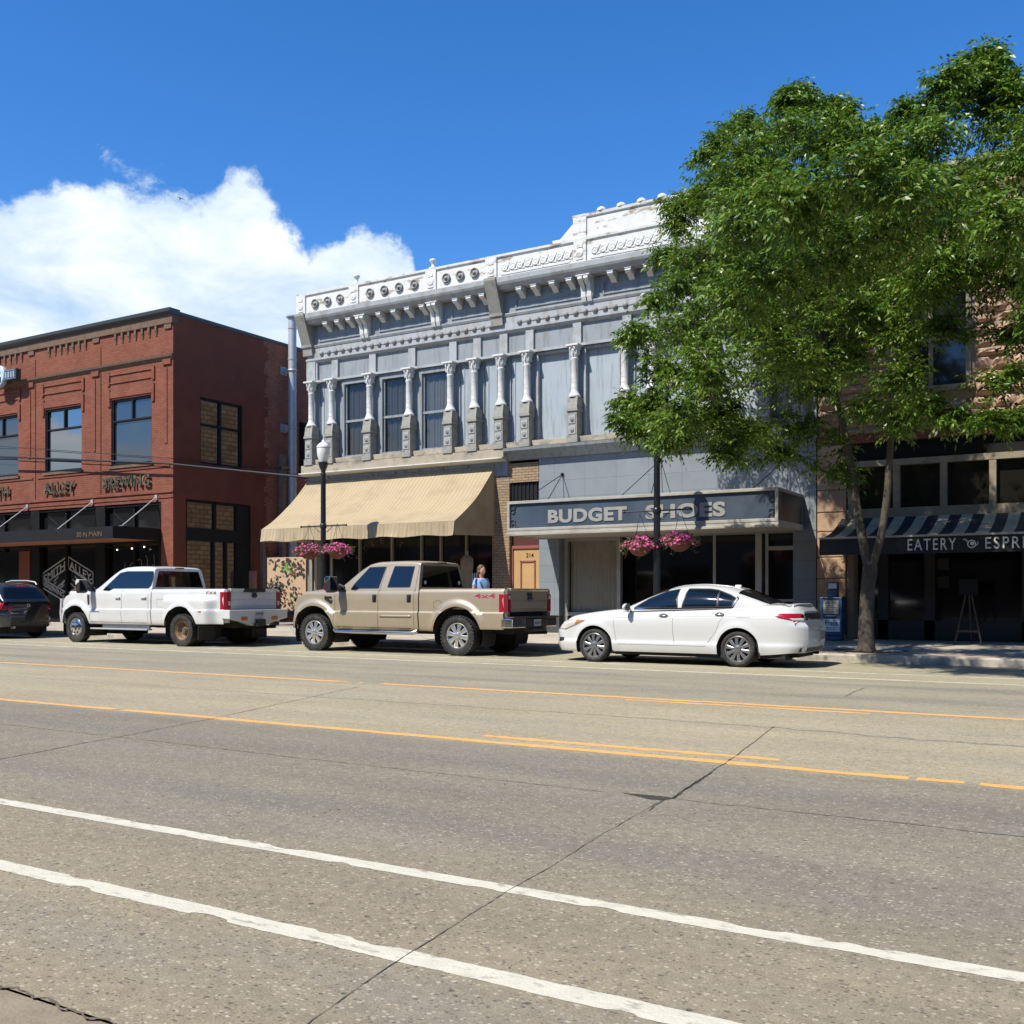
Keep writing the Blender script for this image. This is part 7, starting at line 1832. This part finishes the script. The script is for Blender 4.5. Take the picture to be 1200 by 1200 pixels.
t.build('scarf', plain('pale_scarf', (.42, .40, .37), .9), df)
# ------------------------------------------------------------------ street tree
rng = random.Random(5); nr = np.random.default_rng(5)
TR = thing('street_tree', 'leafy green street tree with a forked pale trunk shading the pavement', 'tree', (-4.41, 20.85, .16))
def Mbark():
    m, nt, b, out = newmat('pale_grey_bark')
    co = objco(nt); c = mixc(nt, mrange(nt, noise(nt, co, 5, 6, .65), .35, .65), (.040, .032, .023), (.088, .071, .052))
    ln = noise(nt, mapping(nt, co, (6, 6, 26)), 1.6, 3); c = mixc(nt, mrange(nt, ln, .60, .66, 0, .85), c, (.03, .026, .022))
    nt.links.new(c, b.inputs['Base Color']); b.inputs['Roughness'].default_value = .9; bump(nt, b, noise(nt, mapping(nt, co, (20, 20, 6)), 2, 5), .5, .02); return m
m_bark = Mbark()
TY = 20.85
trunk = [(-4.40, TY, .13, .215), (-4.40, TY, .3, .168), (-4.40, TY, .8, .145), (-4.37, TY, 1.4, .137), (-4.33, TY, 1.72, .145), (-4.33, TY, 1.86, .14)]
left = [(-4.34, TY, 1.75, 0.094), (-4.42, TY+.03, 2.1, 0.092), (-4.52, TY+.05, 2.6, 0.086), (-4.62, TY+.06, 3.2, 0.082), (-4.70, TY+.05, 3.8, 0.078), (-4.85, TY+.1, 4.6, 0.070), (-5.1, TY+.15, 5.6, 0.059), (-5.3, TY+.1, 6.8, 0.048), (-5.35, TY, 8.2, 0.034), (-5.3, TY, 9.6, 0.021), (-5.2, TY, 10.6, 0.010)]
right = [(-4.32, TY, 1.75, 0.082), (-4.22, TY-.03, 2.05, 0.078), (-4.10, TY-.05, 2.5, 0.074), (-4.0, TY-.05, 3.2, 0.070), (-3.95, TY-.08, 3.9, 0.066), (-3.88, TY-.1, 4.6, 0.059), (-3.7, TY-.1, 5.6, 0.051), (-3.35, TY-.05, 6.8, 0.041), (-3.0, TY, 8.2, 0.031), (-2.6, TY, 9.6, 0.020), (-2.2, TY, 10.8, 0.010)]
tb = MB()
def limb(mb, pts, n=10): mb.tube([p[:3] for p in pts], 0, n, radii=[p[3] for p in pts])
def smooth_pts(pts, k=4):
    P = [Vector(p[:3]) for p in pts]; out = []
    for i in range(len(P)-1):
        a, b, c, d = P[max(i-1, 0)], P[i], P[i+1], P[min(i+2, len(P)-1)]
        for q in range(k):
            t = q/k; v = .5*((2*b)+(-a+c)*t+(2*a-5*b+4*c-d)*t*t+(-a+3*b-3*c+d)*t**3); out.append((v.x, v.y, v.z, lerp(pts[i][3], pts[i+1][3], t)))
    out.append(pts[-1]); return out
limb(tb, smooth_pts(trunk), 16); limb(tb, smooth_pts(left), 12); limb(tb, smooth_pts(right), 12)
tb.build('trunk', m_bark, TR, smooth=50)
# clumps of the crown: (x, y, z, radius)
LOBES = [(-7.2, 20.03, 9.55, 0.73), (-7.86, 22.15, 10.32, 0.69), (-7.22, 22.04, 10.88, 0.79), (-6.47, 19.25, 9.8, 0.6), (-5.47, 19.56, 10.21, 0.75), (-6.35, 22.15, 11.33, 0.74), (-5.6, 20.01, 11.0, 0.33), (-4.92, 20.97, 10.38, 0.85), (-4.65, 19.25, 9.74, 0.67), (-4.94, 20.7, 10.88, 0.3), (-4.25, 22.15, 10.23, 0.87), (-3.65, 19.25, 9.23, 0.65), (-2.96, 18.73, 9.3, 0.68), (-2.71, 17.91, 8.81, 0.56), (-2.55, 19.69, 10.11, 0.6), (-2.14, 19.77, 10.57, 0.33), (-2.01, 19.86, 9.97, 0.45), (-1.79, 19.71, 9.41, 0.52), (-1.11, 19.19, 8.76, 0.94), (-1.05, 17.85, 8.3, 0.75), (-7.35, 19.45, 7.97, 0.79), (-8.18, 22.15, 8.73, 0.77), (-7.68, 23.18, 9.77, 1.31), (-6.28, 19.25, 8.29, 0.94), (-5.98, 22.04, 9.47, 1.31), (-5.4, 19.25, 8.4, 0.99), (-4.43, 20.58, 8.46, 1.1), (-4.93, 22.15, 9.17, 1.02), (-3.06, 18.91, 7.98, 0.98), (-2.82, 17.66, 7.57, 0.79), (-2.16, 19.29, 8.15, 0.97), (-2.09, 17.82, 7.75, 0.78), (-1.2, 18.62, 7.18, 0.91), (-0.97, 17.57, 6.85, 0.74), (-8.44, 21.37, 9.83, 0.42), (-7.25, 18.63, 6.46, 0.76), (-8.84, 22.15, 7.32, 0.78), (-7.64, 22.47, 7.8, 1.28), (-6.47, 19.25, 6.99, 0.94), (-5.71, 20.43, 7.29, 1.13), (-5.99, 22.15, 7.59, 1.05), (-4.93, 22.11, 7.5, 0.99), (-4.43, 19.25, 6.58, 0.74), (-3.33, 19.65, 6.96, 0.94), (-2.87, 18.08, 6.44, 0.74), (-2.24, 18.84, 7.01, 0.79), (-2.08, 17.76, 6.64, 0.64), (-1.53, 19.66, 6.75, 0.5), (-0.73, 18.97, 6.79, 0.92), (-0.61, 17.44, 6.45, 0.72), (-8.0, 19.07, 5.67, 0.55), (-6.95, 18.95, 5.53, 1.0), (-6.37, 17.29, 5.22, 0.79), (-5.8, 19.02, 5.58, 0.97), (-5.06, 17.33, 5.3, 0.76), (-4.98, 20.17, 5.87, 0.69), (-5.59, 22.15, 6.29, 0.66), (-3.59, 19.46, 6.0, 0.61), (-2.67, 19.09, 5.9, 0.35), (-7.52, 18.6, 7.27, 0.3), (-8.71, 19.46, 5.03, 0.39), (-7.45, 18.87, 4.57, 0.7), (-7.14, 17.84, 4.58, 0.57), (-6.42, 19.39, 4.39, 0.69), (-6.22, 18.43, 4.18, 0.57), (-6.13, 21.91, 4.89, 0.58), (-4.34, 20.33, 4.84, 0.29), (-2.89, 17.83, 4.39, 0.31), (-2.42, 17.74, 4.15, 0.25), (-1.62, 17.82, 4.67, 0.2), (-1.45, 17.88, 4.03, 0.29), (-3.31, 18.31, 4.14, 0.26), (-4.86, 21.04, 3.63, 0.26), (-8.52, 18.75, 6.49, 0.24), (-1.57, 19.39, 5.67, 0.2), (-0.79, 17.75, 4.11, 0.52), (-0.72, 18.72, 5.35, 0.54), (-6.43, 18.43, 3.87, 0.32), (-7.72, 18.66, 4.23, 0.3), (-6.28, 20.6, 4.19, 0.35), (-1.84, 17.55, 3.95, 0.19), (-4.07, 20.4, 6.54, 0.57), (-5.36, 20.7, 5.42, 0.43), (-5.18, 22.08, 6.9, 0.71), (-6.93, 22.7, 7.28, 0.93), (-6.1, 19.25, 6.38, 0.68), (-6.89, 19.26, 4.91, 0.5), (-4.35, 20.22, 7.27, 0.72), (-4.56, 22.15, 7.79, 0.68), (-4.95, 19.43, 7.64, 0.77), (-5.92, 22.15, 8.69, 0.77), (-2.76, 18.74, 6.78, 0.61), (-2.63, 17.52, 6.48, 0.49), (-6.59, 21.92, 10.38, 0.81), (-5.93, 19.25, 9.22, 0.62), (-4.61, 21.42, 9.61, 0.72), (-3.94, 19.25, 8.72, 0.56), (-7.59, 22.34, 10.07, 0.85), (-6.57, 19.25, 8.83, 0.63), (-3.25, 18.41, 5.02, 0.35), (-4.88, 21.9, 6.2, 0.46), (-5.61, 20.2, 11.14, 0.19), (-5.86, 20.21, 11.03, 0.2), (-5.6, 20.91, 11.29, 0.17), (-5.14, 21.38, 11.27, 0.19), (-4.83, 20.91, 10.76, 0.2), (-4.38, 20.5, 10.29, 0.2), (-4.22, 21.66, 10.74, 0.21), (-3.27, 18.64, 9.66, 0.16), (-2.73, 18.55, 9.92, 0.17), (-2.48, 18.67, 10.11, 0.17), (-2.11, 19.89, 10.88, 0.17), (-2.32, 19.79, 10.68, 0.17), (-2.18, 19.5, 10.28, 0.21), (-1.68, 19.65, 9.92, 0.19), (-1.82, 19.72, 10.22, 0.15), (-7.18, 20.16, 10.57, 0.21), (-7.05, 20.53, 10.96, 0.19), (-7.14, 21.69, 11.66, 0.2), (-8.05, 20.8, 9.69, 0.22), (-7.58, 20.44, 10.41, 0.21), (-8.62, 21.33, 9.41, 0.21), (-8.37, 20.06, 8.4, 0.2), (-8.02, 18.87, 7.12, 0.2), (-8.5, 19.28, 6.6, 0.19), (-8.92, 19.49, 5.32, 0.21), (-8.64, 18.61, 4.77, 0.17), (-8.53, 18.94, 4.59, 0.19), (-8.01, 19.2, 4.8, 0.34), (-8.27, 19.2, 5.17, 0.34), (-7.72, 19.2, 4.51, 0.34)]
LOBES += [(-.6, 16.4, 5.2, .8), (.6, 16.9, 4.8, .9), (1.8, 17.2, 5.2, .9), (-1.0, 17.6, 5.9, .7), (.2, 15.6, 6.0, .9), (1.4, 16.0, 6.6, 1.), (2.4, 18.4, 5.6, 1.), (.5, 18.2, 6.8, .9), (2.6, 16.8, 7.6, 1.), (1.0, 19.6, 5.0, .8), (2.6, 20.8, 6.4, 1.), (1.6, 20, 8.4, 1.), (-1.4, 16.6, 6.6, .6)]
LOBES += [(-5.3, 15.6, 6.0, .7), (-4.5, 15.2, 6.1, .7), (-3.6, 15.0, 6.0, .7), (-3.0, 14.6, 6.1, .65), (-4.2, 16.6, 6.8, .8), (-3.2, 16.2, 6.7, .7), (-5.4, 17.2, 6.6, .7), (-2.2, 14.8, 6.6, .6), (-3.8, 14.0, 6.6, .55), (-2.4, 13.8, 6.4, .55), (-1.4, 14.2, 6.0, .5), (-4.8, 14.6, 6.8, .6), (-3.0, 13.4, 6.6, .55), (-4.0, 13.6, 6.6, .55)]
stems = [p for p in smooth_pts(left)+smooth_pts(right) if p[2] > 4.8]
br = MB(); tips = []
nodes = [(Vector(p[:3]), p[3], 0.) for p in stems if p[2] > 4.2]
order = sorted(LOBES, key=lambda l: min((Vector(l[:3])-n_[0]).length for n_ in nodes))
for (x, y, z, r) in order:
    c = Vector((x, y, z)); best = None
    for v, rr, ln in nodes:
        d = (c-v).length; up = z-v.z
        cost = d + .22*ln + (.9*(.35*d-up) if up < .35*d else 0)
        if d > .25 and (best is None or cost < best[0]): best = (cost, v, rr, ln)
    _, v, rp, ln = best; L = (c-v).length; r0 = min(rp*.7, .010+.0075*L)
    mid1 = v.lerp(c, .35)+Vector((rng.uniform(-.1, .1), rng.uniform(-.1, .1), .07*L)); mid2 = v.lerp(c, .7)+Vector((rng.uniform(-.12, .12), rng.uniform(-.12, .12), .08*L))
    path = smooth_pts([(*v, r0), (*mid1, r0*.72), (*mid2, r0*.5), (*c, r0*.28)], 4); limb(br, path, 6)
    nodes += [(Vector(q[:3]), q[3], ln+L*i/len(path)) for i, q in enumerate(path) if i > len(path)*.25]
    for k in range(int(6*L)):
        q = Vector(path[rng.randint(len(path)//3, len(path)-1)][:3]); d = Vector(nr.normal(size=3)); d.normalize(); t_ = q+Vector((d.x, d.y, d.z*.6))*rng.uniform(.15, .5)
        limb(br, [(*q, .006), (*t_, .002)], 3); tips.append((q, q.lerp(t_, .5), t_))
    n = int(10+14*r)
    for k in range(n):
        src = Vector(path[rng.randint(len(path)//2, len(path)-1)][:3])
        d = Vector(nr.normal(size=3)); d.normalize(); t_ = c+Vector((d.x, d.y, d.z*.75))*r*rng.uniform(.55, 1.08); m_ = src.lerp(t_, .5)+Vector((0, 0, .12*r))
        tw = smooth_pts([(*src, .010), (*m_, .007), (*t_, .003)], 3); limb(br, tw, 4); tips.append((src, m_, t_))
br.build('branches', m_bark, TR)
# leaves: drooping sprays of narrow leaflets set along the twigs and through each clump
O, Dv, Ls = [], [], []
for (s, m_, t_) in tips:
    for q in range(6):
        u = rng.uniform(.15, 1.0); p = s.lerp(m_, u*2) if u < .5 else m_.lerp(t_, u*2-1)
        d = (t_-s).normalized()*.7 + Vector(nr.normal(size=3))*.75 + Vector((0, 0, .12)); O.append(p); Dv.append(d.normalized()); Ls.append(rng.uniform(.22, .36))
for (x, y, z, r) in LOBES:
    for k in range(int(110*r*r*(1.1 if y < 16.7 else .82))+9):
        d = Vector(nr.normal(size=3)); d.normalize(); p = Vector((x, y, z))+Vector((d.x*r*1.02, d.y*r*1.02, d.z*r*.66))*(rng.random()**.42)
        e = d*.55+Vector(nr.normal(size=3))*.7+Vector((0, 0, .15)); O.append(p); Dv.append(e.normalized()); Ls.append(rng.uniform(.20, .34))
O = np.array([tuple(v) for v in O]); Dv = np.array([tuple(v) for v in Dv]); Ls = np.array(Ls)*1.12; n = len(O); Dv[:, 2] = Dv[:, 2]*.55+.10; Dv /= np.linalg.norm(Dv, axis=1)[:, None]
up = np.array([0, 0, 1.]); side = np.cross(Dv, up+nr.normal(size=(n, 3))*.25); side /= np.linalg.norm(side, axis=1)[:, None]+1e-9
K = 5; V_, cnt = [], 0
for k in range(K):
    for sg in (-1, 1):
        if k == K-1 and sg == 1: continue
        s_ = (k+.6)/K
        base = O + Dv*(s_*Ls)[:, None] + np.array([0, 0, -1.])*(.30*s_*s_*Ls)[:, None]
        fw = Dv + np.array([0, 0, -1.])*(.6*s_)
        fw /= np.linalg.norm(fw, axis=1)[:, None]
        ld = fw*(.55 if k < K-1 else 1.) + side*sg*(.75 if k < K-1 else .0) + np.array([0, 0, -.22]) + nr.normal(size=(n, 3))*.18
        ld /= np.linalg.norm(ld, axis=1)[:, None]
        ll = nr.uniform(.07, .14, n)*(1-.35*abs(s_-.5)); wd = ll*.19
        wv = np.cross(ld, np.cross(side*sg, ld)*.5+up*.6+nr.normal(size=(n, 3))*.35); wv /= np.linalg.norm(wv, axis=1)[:, None]+1e-9
        mid = base + ld*(ll*.5)[:, None]; tip = base + ld*ll[:, None] + np.array([0, 0, -1.])*(ll*.18)[:, None]
        V_.append(np.stack([base, mid+wv*wd[:, None], tip, mid-wv*wd[:, None]], 1)); cnt += n
V_ = np.concatenate(V_, 0).reshape(-1, 3) - np.array(OFF[TR.name])
me = bpy.data.meshes.new('crown'); nq = len(V_)//4
me.vertices.add(len(V_)); me.vertices.foreach_set('co', V_.astype(np.float32).ravel())
me.loops.add(nq*4); me.loops.foreach_set('vertex_index', np.arange(nq*4, dtype=np.int32))
me.polygons.add(nq); me.polygons.foreach_set('loop_start', np.arange(nq, dtype=np.int32)*4); me.polygons.foreach_set('loop_total', np.full(nq, 4, dtype=np.int32))
me.update(calc_edges=True); me.validate()
me.materials.append(Mleaf('fresh_green_leaves', [(0, (.040, .092, .010)), (.45, (.084, .160, .016)), (.8, (.135, .225, .028)), (1, (.22, .27, .06))], .24, .38))
cro = bpy.data.objects.new('crown', me); COL.objects.link(cro); cro.parent = TR
print('leaflets', nq, 'sprays', n)
# bare soil round the tree
mb = MB(); mb.add([(-4.4+.75*math.cos(a)*rng.uniform(.92, 1.05), 21.15+.62*math.sin(a)*rng.uniform(.92, 1.05), .176+.012*math.sin(3*a)) for a in np.linspace(0, 2*PI, 24, endpoint=False)], [tuple(range(24))]); struct(mb, 'tree_soil', M('dark_tree_pit_soil', (.06, .045, .034), .95, var=.4, vs=9, bmp=.8, bs=30))
# ------------------------------------------------------------------ the near side of the street (seen as reflections in the shop windows)
wsign.location = (wsign.location.x+.65, wsign.location.y, wsign.location.z-.12)
mb = MB(); mb.box(-140, 90, -6.5, -1.22, -.05, .13); struct(mb, 'near_pavement', m_walk)
m_o1 = Mbrick('brown_brick_across_the_street', (.15, .085, .055), (.18, .105, .07), (.12, .09, .07), .21, .075, .01)
m_o2 = M('grey_plaster_across_the_street', (.20, .19, .175), .9)
for nm, x0, x1, h, mt, lab in (('brick_building', -150, -42, 10.6, m_o1, 'plain brown brick shop building across the street, far to the left'), ('plaster_building', -41.9, -14, 9.6, m_o2, 'low grey plastered shop building across the street, behind the camera to the left'),
                               ('brick_building', -13.9, 12, 10.2, m_o1, 'brown brick shop building across the street, behind the camera'), ('plaster_building', 12.1, 60, 9.8, m_o2, 'grey plastered shop building across the street, behind the camera to the right')):
    r = thing(nm, lab, 'building', (x0, -6.5, .13)); PO = lambda u, v, d: (u, -6.5-d, v)
    n = int((x1-x0)/4); hs_ = []
    for k in range(n):
        a = x0+.8+k*(x1-x0-1)/n; hs_ += [(a, a+1.6, 5.2, 7.4), (a-.3, a+2.4, .5, 3.0)]
    mb = MB(); wall_panel(mb, x0, x1, 0, h, hs_, PO, .2); mb.quad((x0, -6.5, h), (x1, -6.5, h), (x1, -18, h), (x0, -18, h)); mb.quad((x0, -6.5, 0), (x0, -18, 0), (x0, -18, h), (x0, -6.5, h)); mb.quad((x1, -6.5, 0), (x1, -18, 0), (x1, -18, h), (x1, -6.5, h)); mb.quad((x0, -18, 0), (x1, -18, 0), (x1, -18, h), (x0, -18, h)); mb.build('wall', mt, r)
    mb = MB()
    for a, b, c, d in hs_: mb.quad((a, -6.68, c), (b, -6.68, c), (b, -6.68, d), (a, -6.68, d))
    mb.build('window_panes', m_glass_shop, r)
